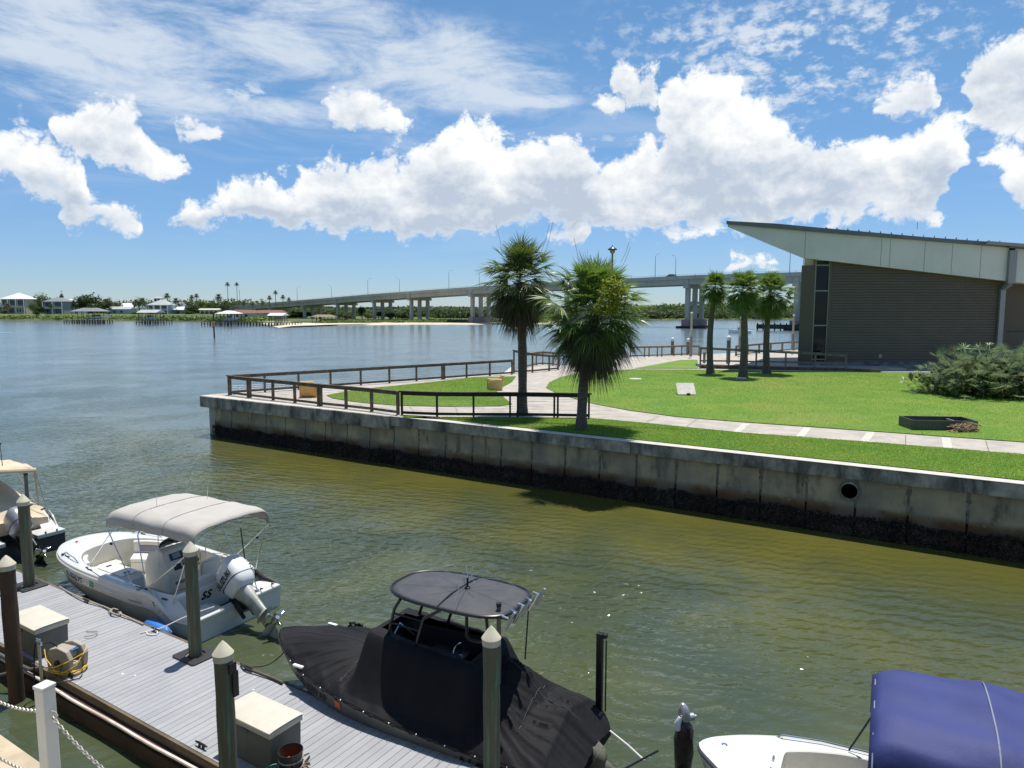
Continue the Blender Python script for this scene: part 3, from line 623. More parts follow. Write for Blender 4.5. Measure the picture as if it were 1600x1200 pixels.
# weep hole fittings and the round outfall
mh = MB()
for jx in joints[1::3]:
    if jx > 14: pass
for u, v in [(1235, 783), (1302, 789), (1378, 804), (1455, 811), (1538, 825)]:
    p = at(u, v, .8); lx = (p - DK(-35.5, nW, .8)).dot(Vector((.844, -.536, 0)))
    q = MB(); q.lathe([(.0, 0), (.038, 0), (.042, .03), (.022, .035), (.02, .01)], (lx, .19, .86), 12, Matrix.Rotation(R(90), 3, 'X')); q.build('weep_hole', 'conc_cap', sw, smooth=True)
p = dep(1330, 774, 21.8); lx = (Vector((p.x, p.y, 0)) - DK(-35.5, nW, 0)).dot(Vector((.844, -.536, 0)))
q = MB(); q.lathe([(.31, 0), (.30, .05), (.235, .065), (.225, .02)], (lx, .235, 1.38), 28, Matrix.Rotation(R(90), 3, 'X')); q.build('outfall_ring', 'conc_cap', sw, smooth=True)
q = MB(); q.lathe([(.0, -.0), (.228, 0)], (lx, .185, 1.38), 28, Matrix.Rotation(R(90), 3, 'X')); q.build('outfall_hole', 'void', sw)
# oyster crust : thousands of shell chips
rg = np.random.default_rng(11)
def chips(n, zlo, zhi, s0, s1, yoff, seed):
    rg = np.random.default_rng(seed); x_ = rg.uniform(.85, Lr, n); zz = zlo + (zhi - zlo) * rg.uniform(0, 1, n)
    top = .55 + .04 * np.sin(x_ * 1.9) + .03 * np.sin(x_ * 5.3 + 1) + rg.normal(0, .05, n); zz = np.minimum(zz, top)
    bulge = .06 + .10 * np.clip((.7 - zz) / .7, 0, 1)
    y_ = .20 - bulge * rg.uniform(.3, 1.25, n) + yoff
    c = np.stack([x_, y_, zz], 1); s_ = rg.uniform(s0, s1, n)
    t4 = rg.normal(size=(n, 4, 3)); t4 /= np.linalg.norm(t4, axis=2)[:, :, None]
    V = c[:, None, :] + t4 * s_[:, None, None] * np.array([1, .8, 1.3]); V = V.reshape(-1, 3)
    b_ = np.arange(n)[:, None] * 4; Fa = np.concatenate([b_ + np.array([0, 1, 2]), b_ + np.array([0, 2, 3]), b_ + np.array([0, 3, 1]), b_ + np.array([1, 3, 2])], 0)
    return V, Fa
V, Fa = chips(46000, -.15, .80, .016, .045, 0, 4); npmesh('oyster_crust', V, Fa, 'oyster', sw)['kind'] = 'stuff'
V, Fa = chips(3800, .02, .74, .012, .028, -.05, 9); npmesh('oyster_shells', V, Fa, 'oyster_tip', sw)['kind'] = 'stuff'
# ================================================================ RAILINGS
def railing(name, label, base_pts, h, m, rail_w=.14, post=.10, wires=6, double=(), parentz=Z0, foot=.14, heights=None, rail2=True):
    o = empty(name, base_pts[0], 0, label, 'railing'); o0 = Vector(base_pts[0])
    P_ = [Vector(p) - o0 for p in base_pts]; hs = heights or [h] * len(P_)
    for i, p in enumerate(P_):
        d = (P_[min(i + 1, len(P_) - 1)] - P_[max(i - 1, 0)]); a = math.atan2(d.y, d.x)
        q = MB(); q.box((0, 0, (hs[i] - .04) / 2), (post, post, hs[i] - .04)); q.build('post', m, o, loc=p, rz=a)
        if i in double:
            dd = d.normalized() * (post + .07); q = MB(); q.box((0, 0, (hs[i] - .04) / 2), (post, post, hs[i] - .04)); q.build('post', m, o, loc=p + dd, rz=a)
    q = MB(); q2 = MB(); q3 = MB()
    for i in range(len(P_) - 1):
        a, b_ = P_[i], P_[i + 1]; d = (b_ - a).normalized(); e0 = d * (.12 if i == 0 else 0); e1 = d * (.12 if i == len(P_) - 2 else 0)
        ha, hb = Vector((0, 0, hs[i])), Vector((0, 0, hs[i + 1]))
        q.bar(a - e0 + ha, b_ + e1 + hb, rail_w, .05)
        q3.bar(a + ha * 1.0 - Vector((0, 0, .10)), b_ + hb * 1.0 - Vector((0, 0, .10)), .045, .13)
        if foot: q2.bar(a + Vector((0, 0, foot)), b_ + Vector((0, 0, foot)), .05, .12)
    q.build('top_rail', m, o); q3.build('rail_board', m, o)
    if foot: q2.build('bottom_rail', m, o)
    if wires:
        q = MB()
        for i in range(len(P_) - 1):
            for k in range(wires):
                t = (k + 1) / (wires + 1); q.tube([P_[i] + Vector((0, 0, foot + (hs[i] - foot - .15) * t)), P_[i + 1] + Vector((0, 0, foot + (hs[i + 1] - foot - .15) * t))], .004, 4, caps=False)
        q.build('wire_cables', 'wire', o)
    return o
pA = [at(358, 616.5, Z0)]
eA = at(800, 585, Z0)
for k in range(1, 11): pA.append(pA[0].lerp(eA, k / 10))
railing('wooden_railing', 'weathered wooden cable railing along the river side of the point', pA, 1.08, 'wood_dk', double=(7,))
pB = [at(u, v, Z0) for u, v in [(358, 617.5), (388, 621), (427, 625.5), (461, 629.5), (498, 634), (541, 638.5), (581, 643), (622, 648.5)]]
pB[0] = pA[0] + Vector((.16, -.2, 0)); railing('wooden_railing', 'weathered wooden cable railing on the seawall cap facing the canal', pB, 1.08, 'wood_dk', double=(1, 4), post=.115)
pB2 = [pB[-1] + Vector((.2, -.12, 0))] + [at(u, v, Z0) for u, v in [(683, 651.5), (740, 652), (797, 652), (809, 652), (866, 653), (920, 654)]]
railing('wooden_railing', 'dark stained railing running past the foot of the two big palms', pB2, 1.1, 'wood_black', post=.085, double=(5,))
# stepped deck with its railing (lookout) beyond the first big palm
pC = [at(803, 583, Z0), at(832, 582, Z0), at(858, 579.5, Z0), at(872, 578, Z0)]
railing('wooden_railing', 'short weathered railing of the river lookout just right of the nearer lawn', pC, 1.15, 'wood_dk', wires=3, heights=[1.75, 1.45, 1.25, 1.15])
pC2 = [at(822, 575, Z0), at(838, 571, Z0), at(848, 570, Z0), at(864, 571, Z0), at(874, 573, Z0)]
railing('wooden_railing', 'tan wooden railing at the back of the river lookout', pC2, 1.15, 'wood_tan', wires=0)
mb = MB(); mb.prism([tuple(p[:2]) for p in (at(800, 584, Z0) + Vector((0, .6, 0)), at(876, 577, Z0) + Vector((0, .6, 0)), at(880, 571, Z0), at(838, 569, Z0), at(812, 576, Z0))], 1.9, 2.212); struct(mb.build('lookout_deck', 'conc'))
mb = MB(); mb.prism([tuple(p[:2]) for p in (at(786, 584, Z0), at(800, 583, Z0), at(800, 573, Z0))], 1.9, 2.25); struct(mb.build('lookout_step', 'conc_pale'))
pD = [at(u, v, Z0) for u, v in [(985, 558), (1007, 557.5), (1014, 557.3), (1027, 557), (1034, 557), (1053, 556), (1065, 555.5), (1074, 555), (1092, 556)]]
railing('wooden_railing', 'tan wooden railing at the river edge between the big palm and the three small palms', pD, 1.05, 'wood_tan', wires=0)
pE = [at(1094, 575.5, Z0), at(1138, 576, Z0), at(1181, 577, Z0), at(1227, 578, Z0), at(1273, 579, Z0), at(1321, 580, Z0)]
railing('wooden_railing', 'ramp railing in front of the brown building behind the three small palms', pE, 1.5, 'wood_grey', wires=0, foot=.62, heights=[1.72, 1.62, 1.55, 1.48, 1.4, 1.28], post=.13)
q = MB(); a = pE[0] + Vector((0, 0, .14)); b_ = at(1376, 582.5, Z0) + Vector((0, 0, .07)); q.bar(a, pE[-1] + Vector((0, 0, .1)), .12, .26); q.bar(pE[-1] + Vector((0, 0, .1)), b_ + Vector((0, 0, .03)), .12, .24)
tag(q.build('ramp_curb', 'wood_dk'), 'low dark timber curb at the foot of the ramp before the brown building', 'curb')
mb = MB(); mb.prism([(15.6, 58.5), (26.5, 55.0), (30.5, 54.3), (30.5, 56.6), (22.6, 57.2), (15.6, 59.7)], 2.1, 2.45); struct(mb.build('ramp', 'conc'))
mb = MB(); mb.box(tuple(at(1430, 582.2, Z0) + Vector((1.2, 0, .02))), (7.6, .5, .09)); struct(mb.build('walk_edge', 'conc_pale'))
pF = [at(u, v, Z0) for u, v in [(1150, 556), (1168, 554), (1186, 552), (1204, 550.5), (1222, 549), (1240, 547.5), (1262, 546)]]
railing('wooden_railing', 'grey railing at the far river edge between the small palms and the brown building', pF, 1.05, 'wood_grey', wires=0, post=.16)
# white capped mooring piles and light poles
def cap_pile(u, v0, Yd, label, zb=-1.0, r=.17):
    p = dep(u, v0, Yd); o = empty('mooring_pile', (p.x, p.y, zb), 0, label, 'piling', 'white capped mooring piles at the river edge'); h_ = p.z - zb
    q = MB(); q.tube([(0, 0, 0), (0, 0, h_ - .35)], r, 12); q.build('post', 'wood_grey', o, smooth=True)
    q = MB(); q.lathe([(r + .02, h_ - .42), (r + .02, h_ - .2), (r * .7, h_ - .06), (0, h_)], n=12); q.build('cap', 'white', o, smooth=True)
cap_pile(1051, 527, 75, 'left white capped pile behind the tan railing'); cap_pile(1075.5, 528, 75.5, 'white capped pile right beside the tall beige pole'); cap_pile(1139, 524, 60, 'white capped pile between the first and second small palm', 2.2)
cap_pile(1101, 543, 62, 'small dark pile with white cap at the foot of the first small palm', 2.2, .12)
def pole(u, vt, vb, Yd, label):
    t = dep(u, vt, Yd); b_ = dep(u, vb, Yd); o = empty('light_pole', (t.x, t.y, b_.z), 0, label, 'pole'); h_ = t.z - b_.z
    q = MB(); q.tube([(0, 0, 0), (0, 0, h_ * .45)], .15, 10); q.build('base', 'gutter', o, smooth=True)
    q = MB(); q.tube([(0, 0, h_ * .45 + .002), (0, 0, h_ - .1)], .10, 10); q.build('shaft', 'cap', o, smooth=True)
    q = MB(); q.lathe([(.14, h_ - .12), (.15, h_), (0, h_ + .03)], n=10); q.build('cap', 'white', o, smooth=True)
pole(1081, 488, 557, 70, 'beige pole left of the three small palms'); pole(1157.5, 496, 550, 72, 'pale pole half hidden by the middle small palm'); pole(1240.5, 492, 547, 76, 'white pole against the left edge of the brown building')
# bird feeder-like round lamp head on a thin mast seen above the second palm
t = dep(957, 384, 52); o = empty('lamp_post', (t.x, t.y, Z0), 0, 'round lantern lamp rising just behind the crown of the right big palm', 'lamp post')
q = MB(); q.tube([(0, 0, 0), (0, 0, t.z - Z0 - .35)], .06, 8); q.build('pole', 'black', o, smooth=True)
h_ = t.z - Z0
q = MB(); q.lathe([(0, h_ + .06), (.03, h_ + .02), (.06, h_ - .06), (.34, h_ - .24), (.34, h_ - .30), (.05, h_ - .30)], n=14); q.build('lamp_shade', 'black', o, smooth=True)
q = MB(); q.lathe([(.03, h_ - .301), (.20, h_ - .31), (.17, h_ - .50), (.07, h_ - .58)], n=12); q.build('globe', 'gutter', o, smooth=True)
# ================================================================ PALMS
def palm(name, label, base, top, r0, r1, rc, hc, seed, nl, nold, bl, nb=22, mats=('frond', 'frond_old'), curve=0.0, group=None, boots=True, wd=.035, skirt=1.0):
    rg = np.random.default_rng(seed); base = Vector(base); o = empty(name, base, 0, label, 'palm tree', group); T = Vector(top) - base
    pts = []; rs = []; N = 14
    for i in range(N + 1):
        t = i / N; p = T * t + Vector((math.sin(t * math.pi) * curve, 0, 0)); pts.append(p); rs.append((r0 * (1 - t) + r1 * t) * (1 + (.35 if i == 0 else 0.12 if i == 1 else 0)) * (1 + .05 * rnd.uniform(-1, 1)))
    q = MB(); q.tube(pts, rs, 14); q.build('trunk', 'trunk', o, smooth=True, ang=60)
    if boots:
        q = MB()
        for i in range(int(70 * skirt)):
            a = i * 2.4; z = -1.3 + (i / (70 * skirt)) * 1.3; d = Vector((math.cos(a), math.sin(a), .55)).normalized(); c = T + Vector((0, 0, z)) + Vector((d.x, d.y, 0)) * r1 * .9
            q.bar(c, c + d * .22 * (r1 / .16), .07, .025)
        q.build('leaf_bases', 'boot', o)
    L1 = []
    for i in range(nl):
        a = i * 2.39996 + rg.uniform(-.25, .25); q_ = (i + .5) / nl; el_ = math.radians(86 - 122 * q_ ** .80 + rg.uniform(-7, 7))
        d = np.array([math.cos(a) * math.cos(el_), math.sin(a) * math.cos(el_), math.sin(el_)])
        hub = np.array(T) + np.array([0, 0, hc * (.30 - .50 * q_)]); pet = rc * (.60 + .30 * math.sin(math.pi * min(1, q_ * 1.1))) * rg.uniform(.40, 1.12); dr = .10 + .40 * q_ + rg.uniform(0, .15)
        L1.append(((hub, d, pet, bl * rg.uniform(.9, 1.1), nb, dr), dict(spread=2.9, wd=wd)))
    V, Fa = fan_crown(rg, L1); npmesh('crown', V, Fa, mats[0], o)
    L2 = []
    for i in range(nold):
        a = i * 2.39996 + rg.uniform(-.3, .3); q_ = (i + .5) / max(nold, 1); el_ = math.radians(-6 - 62 * q_ + rg.uniform(-8, 8))
        d = np.array([math.cos(a) * math.cos(el_), math.sin(a) * math.cos(el_), math.sin(el_)])
        hub = np.array(T) + np.array([0, 0, -hc * (.12 + .35 * q_)]); pet = rc * .58 * rg.uniform(.8, 1.1) * (1 - .35 * q_)
        L2.append(((hub, d, pet, bl * rg.uniform(.8, 1.1) * 1.05, nb, .45 + rg.uniform(0, .4)), dict(spread=2.4, wd=wd)))
    if nold: V, Fa = fan_crown(rg, L2); npmesh('old_fronds', V, Fa, mats[1], o)
    return o
b1 = at(816, 648.5, Z0); t1 = dep(813, 441, b1.y + .05)
p1 = palm('cabbage_palm', 'left of the two big cabbage palms by the dark railing, with straight trunk', b1, t1, .21, .19, 1.45, 1.6, 21, 128, 66, .95, nb=20, curve=.05, group='big palms at the seawall', skirt=.9, wd=.040)
b2 = at(908, 671.5, Z0); t2 = dep(929, 492, b2.y + .1)
p2 = palm('cabbage_palm', 'bushier right hand big cabbage palm with a yellow green vine in its crown', b2, t2, .20, .19, 1.95, 1.7, 33, 190, 76, .98, nb=22, curve=-.12, group='big palms at the seawall', mats=('frond_y', 'frond_old'), skirt=.9, wd=.042)
c = dep(953, 462, b2.y - 1.75) - b2
V, Fa = leaf_cloud([(c.x, c.y, c.z, .42, .35, .62), (c.x - .15, c.y, c.z - .45, .5, .35, .35), (c.x + .3, c.y + .1, c.z + .1, .4, .3, .45)], 700, .05, 5, .3); npmesh('vine', V, Fa, 'vine', p2)
q = MB()
for (u, v, u2, v2, yy) in [(905, 425, 897, 372, 0), (970, 410, 983, 378, 0), (965, 430, 985, 386, .3)]:
    a = dep(u, v, b2.y + yy) - b2; b_ = dep(u2, v2, b2.y + yy) - b2; q.tube([a, (a + b_) / 2 + Vector((.04, 0, 0)), b_], .007, 4)
q.build('flower_stalks', 'branch', p2)
q = MB()
for (u, v, u2, v2) in [(785, 400, 775, 352), (845, 395, 858, 352), (850, 400, 864, 346)]:
    a = dep(u, v, b1.y) - b1; b_ = dep(u2, v2, b1.y) - b1; q.tube([a, (a + b_) / 2 + Vector((.04, 0, 0)), b_], .007, 4)
q.build('flower_stalks', 'branch', p1)
for nm, (ub, vb), (ut, vt), Yd, cur, seed, lab, rc, nn_ in [('a', (1110, 584), (1118, 449), 52.5, -.2, 5, 'slim small palm on the left of the three by the ramp', .85, 60), ('b', (1161, 590), (1161, 455), 49.5, .1, 6, 'middle small palm of the three by the ramp, trunk with criss cross leaf bases', 1.15, 100), ('c', (1198, 584), (1204, 462), 52.0, -.15, 7, 'right hand small palm of the three by the ramp, with wide drooping crown', 1.6, 150)]:
    b_ = at(ub, vb, Z0); t_ = dep(ut, vt, b_.y)
    palm('cabbage_palm', lab, b_, t_, .26 if nm != 'b' else .3, .17, rc, 1.1, seed, nn_, 12 if nm == 'a' else 26, .80, nb=16, mats=('frond_y', 'frond_y'), curve=cur, group='small palms by the ramp', skirt=.9 if nm != 'c' else 1.3, wd=.055)
q = MB(); q.lathe([(0, .0), (.38, 0), (.36, .09), (0, .12)], tuple(at(1158, 592, Z0)), 14); tag(q.build('stone_ring', 'conc_pale', smooth=True), 'pale concrete disc at the foot of the middle small palm', 'paving stone')
q = MB(); q.lathe([(0, .0), (.45, 0), (.43, .06), (0, .07)], tuple(at(993, 593, Z0)), 14); tag(q.build('utility_cover', 'conc_pale', smooth=True), 'small round pale cover lying in the lawn left of the white slab', 'utility cover')
# ---- saw palmetto clump
cs = Vector((27.4, 39.2, Z0)); o = empty('saw_palmetto', cs, 0, 'large silvery green saw palmetto clump at the right edge of the lawn', 'shrub'); rg = np.random.default_rng(8); LL = []; LD = []
for i in range(640):
    a = rg.uniform(0, 6.283); e_ = math.asin(rg.uniform(-.12, 1)); k = rg.uniform(.72, 1.0)
    lump = 1 + .13 * math.sin(a * 3 + 1) + .1 * math.sin(a * 5 + e_ * 4)
    d = np.array([math.cos(a) * math.cos(e_), math.sin(a) * math.cos(e_), math.sin(e_)]); p = d * np.array([4.7, 3.0, 2.65]) * lump * k + np.array([0, 0, .12]); 
    d2 = d * np.array([.7, .9, 1.0]) + rg.normal(size=3) * .35 + np.array([0, 0, .35]); d2 /= np.linalg.norm(d2)
    (LD if rg.uniform() < .035 else LL).append(((p - d2 * .5, d2, .45, rg.uniform(.42, .62), 15, rg.uniform(.05, .5)), dict(spread=3.3, wd=.030, seg=2, fold=.35)))
V, Fa = fan_crown(rg, LL); npmesh('leaves', V, Fa, 'palmetto', o)
V, Fa = fan_crown(rg, LD); npmesh('dead_leaves', V, Fa, 'palmetto_d', o)
q = MB()
for i in range(60):
    a = rnd.uniform(0, 6.28); r_ = rnd.uniform(0, 1); x_, y_ = math.cos(a) * 3.7 * r_, math.sin(a) * 2.3 * r_; q.tube([(x_ * .8, y_ * .8, 0), (x_ * .95, y_ * .95, 1.0), (x_ * 1.05, y_ * 1.05, 1.6)], [.07, .05, .03], 6)
q.build('stems', 'boot', o)
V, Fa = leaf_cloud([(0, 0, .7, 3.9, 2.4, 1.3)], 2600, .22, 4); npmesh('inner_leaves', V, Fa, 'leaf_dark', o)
# ================================================================ BUILDING
YW = 57.0; SH = Vector((.50, .866, 0))
b0 = dep(1246, 577, YW); bld = empty('park_building', (b0.x, YW, Z0), 0, 'brown sided park building with an upswept off white roof fascia', 'building'); BO = Vector((b0.x, YW, Z0))
def bx(u, v=500, Yd=YW): return dep(u, v, Yd).x - BO.x
def bz(v, u=1400, Yd=YW): return dep(u, v, Yd).z - BO.z
xl = bx(1252, 415); xw0 = bx(1274.5, 407); xw1 = bx(1297, 407); xr = bx(1577, 440); zf = bz(565)
zt0 = bz(405, 1296); zt1 = bz(440, 1577)
def rail(mb, x0, x1, z0, z1, y0, y1): mb.box(((x0 + x1) / 2, (y0 + y1) / 2, (z0 + z1) / 2), (x1 - x0, y1 - y0, z1 - z0)); return mb
# lapped siding, cut off along the roof slope by the fascia in front of it
mb = MB(); z = zf; lap = .215
while z < zt0 + .3:
    z1 = z + lap; X0_ = xw1 + .12; mb.add([(X0_, -.075, z), (xr, -.075, z), (xr, -.045, z1 - .055), (X0_, -.045, z1 - .055), (X0_, 0, z), (xr, 0, z), (X0_, -.002, z1 - .05), (xr, -.002, z1 - .05), (X0_, -.002, z1), (xr, -.002, z1)], [(0, 1, 2, 3), (0, 4, 5, 1), (3, 2, 7, 6), (6, 7, 9, 8)]); z = z1
mb.build('siding', 'siding', bld)
mb = MB(); rail(mb, xw1, xw1 + .14, zf, zt0 + .3, -.085, .1); mb.build('corner_trim', 'siding_plain', bld)
# body behind the siding : a parallelogram plan
def pl(x0, x1, y0, L, z0, z1, name, m):
    p = [Vector((x0, y0)), Vector((x1, y0)), Vector((x1 + SH.x * L, y0 + SH.y * L)), Vector((x0 + SH.x * L, y0 + SH.y * L))]
    q = MB(); q.prism([tuple(a) for a in p], z0, z1); return q.build(name, m, bld)
pl(xw1 + .02, xr + .0, .004, 18, 0, zt1 + .5, 'body', 'siding_plain')
pl(xl, xw0 - .03, -.10, 17, zf, bz(415, 1252), 'end_wall', 'siding_plain')
pl(bx(1258, 404), xw0 - .03, .15, 17, bz(415, 1252) + .002, bz(401, 1260) + .3, 'clerestory', 'cream')
pl(xr + .02, xr + 14, 1.6, 16, .0, zt1 + .5, 'rear_wing', 'siding')
mb = MB(); rail(mb, xr + .9, xr + 14, 0, bz(520, 1590), 1.3, 1.6); mb.build('wing_base', 'siding_plain', bld)
pl(xl + .05, xr + .04, -.03, 12, -.4, zf - .004, 'foundation', 'foundation')
mb = MB(); rail(mb, bx(1372), xr, -.2, zf - .2, -.62, -.04); mb.build('plinth', 'foundation', bld)
# tall window strip
vs = [407, 414.5, 454.5, 508.5, 561.5]; wn = empty('window', (0, 0, 0)); wn.parent = bld
q = MB(); rail(q, xw0, xw1, zf + .02, zt0 + .05, .02, .06); o = q.build('pane', 'glass', wn)
q = MB()
for v in vs: rail(q, xw0 - .03, xw1 + .0, bz(v) - .05, bz(v) + .05, -.06, .019)
rail(q, xw0 - .06, xw0 + .05, zf, zt0 + .1, -.09, .015); rail(q, xw1 - .07, xw1 - .005, zf, zt0 + .1, -.065, .015); q.build('frame', 'alu', wn)
q = MB(); rail(q, bx(1375), bx(1380), bz(559), bz(553.5), -.10, -.05); q.build('wall_vent', 'gutter', bld)
# fascia : tapering beam outline with real depth
def ext(name, pxs, y0, L, m, dz=0.0, bev=0):
    p = [dep(u, v, YW + y0) - BO for u, v in pxs]; n = len(p)
    vs_ = [Vector((a.x, y0, a.z + dz)) for a in p] + [Vector((a.x + SH.x * L, y0 + SH.y * L, a.z + dz)) for a in p]
    q = MB(); q.add(vs_, [tuple(range(n - 1, -1, -1)), tuple(range(n, 2 * n))] + [(i, (i + 1) % n, n + (i + 1) % n, n + i) for i in range(n)]); return q.build(name, m, bld)
ext('fascia', [(1137, 354.5), (1137, 350), (1292, 364), (1577, 387), (1577, 439.5), (1300, 408), (1257, 403)], -.75, 19, 'fascia')
ext('fascia', [(1586.5, 388), (1780, 404), (1780, 458), (1586.5, 441)], -.72, 17, 'fascia')
q = MB()
for u in (1259, 1378, 1392, 1446, 1489, 1534):
    vb_ = 403.5 + (u - 1259) * .1135; vt_ = 361.5 + (u - 1259) * .0802; a = dep(u, vt_ + 1, YW - .76) - BO; b_ = dep(u, vb_ - .6, YW - .76) - BO; q.box((a.x, -.753, (a.z + b_.z) / 2), (.035, .012, a.z - b_.z))
q.build('fascia_joint', 'gutter', bld)
ext('roof', [(1135, 350), (1135, 345), (1210, 349), (1285, 356), (1442, 370), (1577, 380), (1577, 386.5), (1290, 363.5)], -.95, 19.5, 'roof_metal')
ext('roof', [(1577.5, 380), (1800, 398), (1800, 405), (1577.5, 387)], -1.2, 19, 'roof_metal')
q = MB()
for i in range(17):
    u = 1290 + i * 17.0; v = 356 + (u - 1285) * .0800; p = dep(u, v, YW - .9) - BO; a = Vector((p.x, -.93, p.z + .04)); q.bar(a, a + SH * 19, .05, .10)
q.build('roof_seam', 'roof_metal', bld)
q = MB(); p = [dep(u, v, YW - 1.25) - BO for u, v in ((1541, 379), (1700, 391))]; q.bar((p[0].x, -1.28, p[0].z), (p[1].x, -1.28, p[1].z), .14, .26); q.build('gutter', 'gutter', bld, bev=.02)
q = MB(); pt = dep(1583, 391, YW - .9) - BO; pb = dep(1580, 441, YW - .9) - BO
rail(q, pt.x - .3, pt.x + .28, pb.z - .1, pt.z, -1.04, -.78); q.build('downspout', 'gutter', bld)
q = MB(); q.bar((pt.x - .03, -.93, pb.z - .1), (pt.x - .10, -.3, pb.z - .5), .36, .24); q.box((pt.x - .10, -.2, (pb.z - .5) / 2), (.40, .22, pb.z - .5)); q.build('downspout', 'gutter', bld)
q = MB(); p = dep(1433, 358, YW) - BO; q.tube([p, p + Vector((0, 0, .55))], .02, 6); q.build('roof_rod', 'gutter', bld)
# ================================================================ PARK THINGS
# dark green planter box with dry branches leaning beside it
c = at(1472, 672, Z0) + Vector((0, .35, 0)); o = empty('planter_box', c, R(-6), 'low dark green metal planter box on the lawn by the path', 'planter')
q = MB(); w_, d_, h_ = 2.45, 1.15, .42
for (x_, y_, sx, sy) in [(0, -d_ / 2, w_, .05), (0, d_ / 2, w_, .05), (-w_ / 2 + .025, 0, .05, d_ - .1), (w_ / 2 - .025, 0, .05, d_ - .1)]: q.box((x_, y_, h_ / 2), (sx, sy, h_))
q.build('side', 'green_box', o); q = MB(); q.box((0, 0, .06), (w_ - .1, d_ - .1, .12)); q.build('floor', 'soil', o)
q = MB(); q.box((-.5, .1, .15), (.45, .2, .06), rz=.4); q.box((.6, 0, .2), (.05, d_ - .1, .3)); q.build('divider', 'gutter', o)
q = MB(); rb = random.Random(4)
for i in range(75):
    a = rb.uniform(-1.2, 1.2) + (math.pi if rb.random() < .3 else 0); L = rb.uniform(.25, .95); x_, y_ = rb.uniform(-.35, .35), rb.uniform(-.15, .2); z_ = rb.uniform(.02, .28)
    p0 = Vector((x_ - math.cos(a) * L / 2, y_ - math.sin(a) * L * .3, max(.02, z_ - rb.uniform(0, .2)))); p1 = Vector((x_ + math.cos(a) * L / 2, y_ + math.sin(a) * L * .3, z_ + rb.uniform(-.05, .12)))
    q.tube([p0, (p0 + p1) / 2 + Vector((0, 0, rb.uniform(0, .08))), p1], [.022, .016, .008], 5)
tag(q.build('branch_pile', 'branch', loc=at(1500, 675, Z0) + Vector((.1, -.1, 0))), 'heap of dry brown branches at the right front of the planter box', 'branches')
# tilted white slab with a small floodlight
c = at(1073, 618, Z0); o = empty('sign_panel', c, R(-4), 'pale slanted interpretive panel standing on the lawn', 'sign panel')
q = MB(); q.box((0, .32, .34), (1.0, .95, .035), rot=Euler((R(36), 0, 0)).to_matrix()); q.build('panel', 'conc_pale', o)
q = MB(); q.tube([(0, .35, 0), (0, .35, .34)], .05, 8); q.build('leg', 'black', o)
q = MB(); q.lathe([(0, 0), (.09, .0), (.11, .12), (.08, .16), (0, .16)], n=12); tag(q.build('ground_light', 'black', smooth=True, loc=c + Vector((.05, -.2, 0))), 'small black ground spotlight in front of the slanted panel', 'spotlight')
# yellow moulded seats
def seat(loc, rz, label, m, m2):
    o = empty('moulded_chair', loc, rz, label, 'chair', 'yellow moulded chairs on the promenade')
    q = MB(); q.box((0, -.08, .23), (.62, .60, .44)); q.build('seat', m2, o, bev=.04)
    for s_ in (-1, 1): q = MB(); q.box((s_ * .40, -.05, .33), (.16, .78, .66)); q.build('arm', m, o, bev=.05, seg=3)
    q = MB(); q.box((0, 0, .42), (.72, .13, .84), rot=Euler((R(-14), 0, 0)).to_matrix()); q.build('backrest', m, o, loc=(0, .34, .05), bev=.05, seg=3)
    return o
seat(at(484, 620, Z0), R(180), 'yellow moulded chair turned its back to the camera behind the cap railing near the point', 'yellow', 'yellow')
seat(at(774, 609, Z0), R(-78), 'tan yellow moulded chair on the small lawn left of the first big palm', 'tan_pl', 'yellow')
# ================================================================ BRIDGE
K0 = Vector((66.9, 259.0, 0)); KD = Vector((-27.0, 24.0, 0)); KL = KD.length; kd = KD.normalized(); kn = Vector((kd.y, -kd.x, 0))  # kn points away? fixed below
if kn.y < 0: kn = -kn
def deck_z(k):
    xs = [-6, -2, 0, 1.6, 3.2, 4.3, 5.3, 6.7, 8.8, 12, 16]; zs = [17.2, 18.9, 19.3, 18.6, 17.4, 16.2, 15.1, 13.1, 10.4, 7.0, 4.0]
    return float(np.interp(k, xs, zs))
br = empty('highway_bridge', (0, 0, 0), 0, 'long concrete road bridge crossing the river on tall column bents', 'bridge')
def BP(k, off, z): return K0 + KD * k + kn * off + Vector((0, 0, z))
WB = 13.5; ks = [-6 + .5 * i for i in range(45)]
def strip(name, m, o0, o1, z0, z1):
    q = MB(); rows = []
    for k in ks: z = deck_z(k); rows.append([BP(k, o0, z + z0), BP(k, o1, z + z0), BP(k, o1, z + z1), BP(k, o0, z + z1)])
    q.grid(rows, closed_u=True); q.poly(rows[0]); q.poly(rows[-1]); return q.build(name, m, br)
strip('deck_slab', 'br_conc', -.6, WB + .6, -1.35, -1.0)
strip('parapet', 'br_conc', -.6, -.35, -.998, 0.0); strip('parapet', 'br_conc', WB + .35, WB + .6, -.998, 0.0)
strip('road', 'grey_roof', -.348, WB + .348, -.996, -.98)
for i in range(5): strip('girder', 'br_conc', .1 + i * 3.2, .6 + i * 3.2, -3.3, -1.352)
q = MB()
for k in ks: 
    for kk in (0, .25): p = BP(k + kk, -.47, deck_z(k + kk)); q.box(tuple(p + Vector((0, 0, .2))), (.12, .12, .4))
for i in range(len(ks) - 1): q.bar(BP(ks[i], -.47, deck_z(ks[i]) + .42), BP(ks[i + 1], -.47, deck_z(ks[i + 1]) + .42), .07, .07)
q.build('handrail', 'br_conc', br)
rot = Matrix((kd, kn, Vector((0, 0, 1)))).transposed()
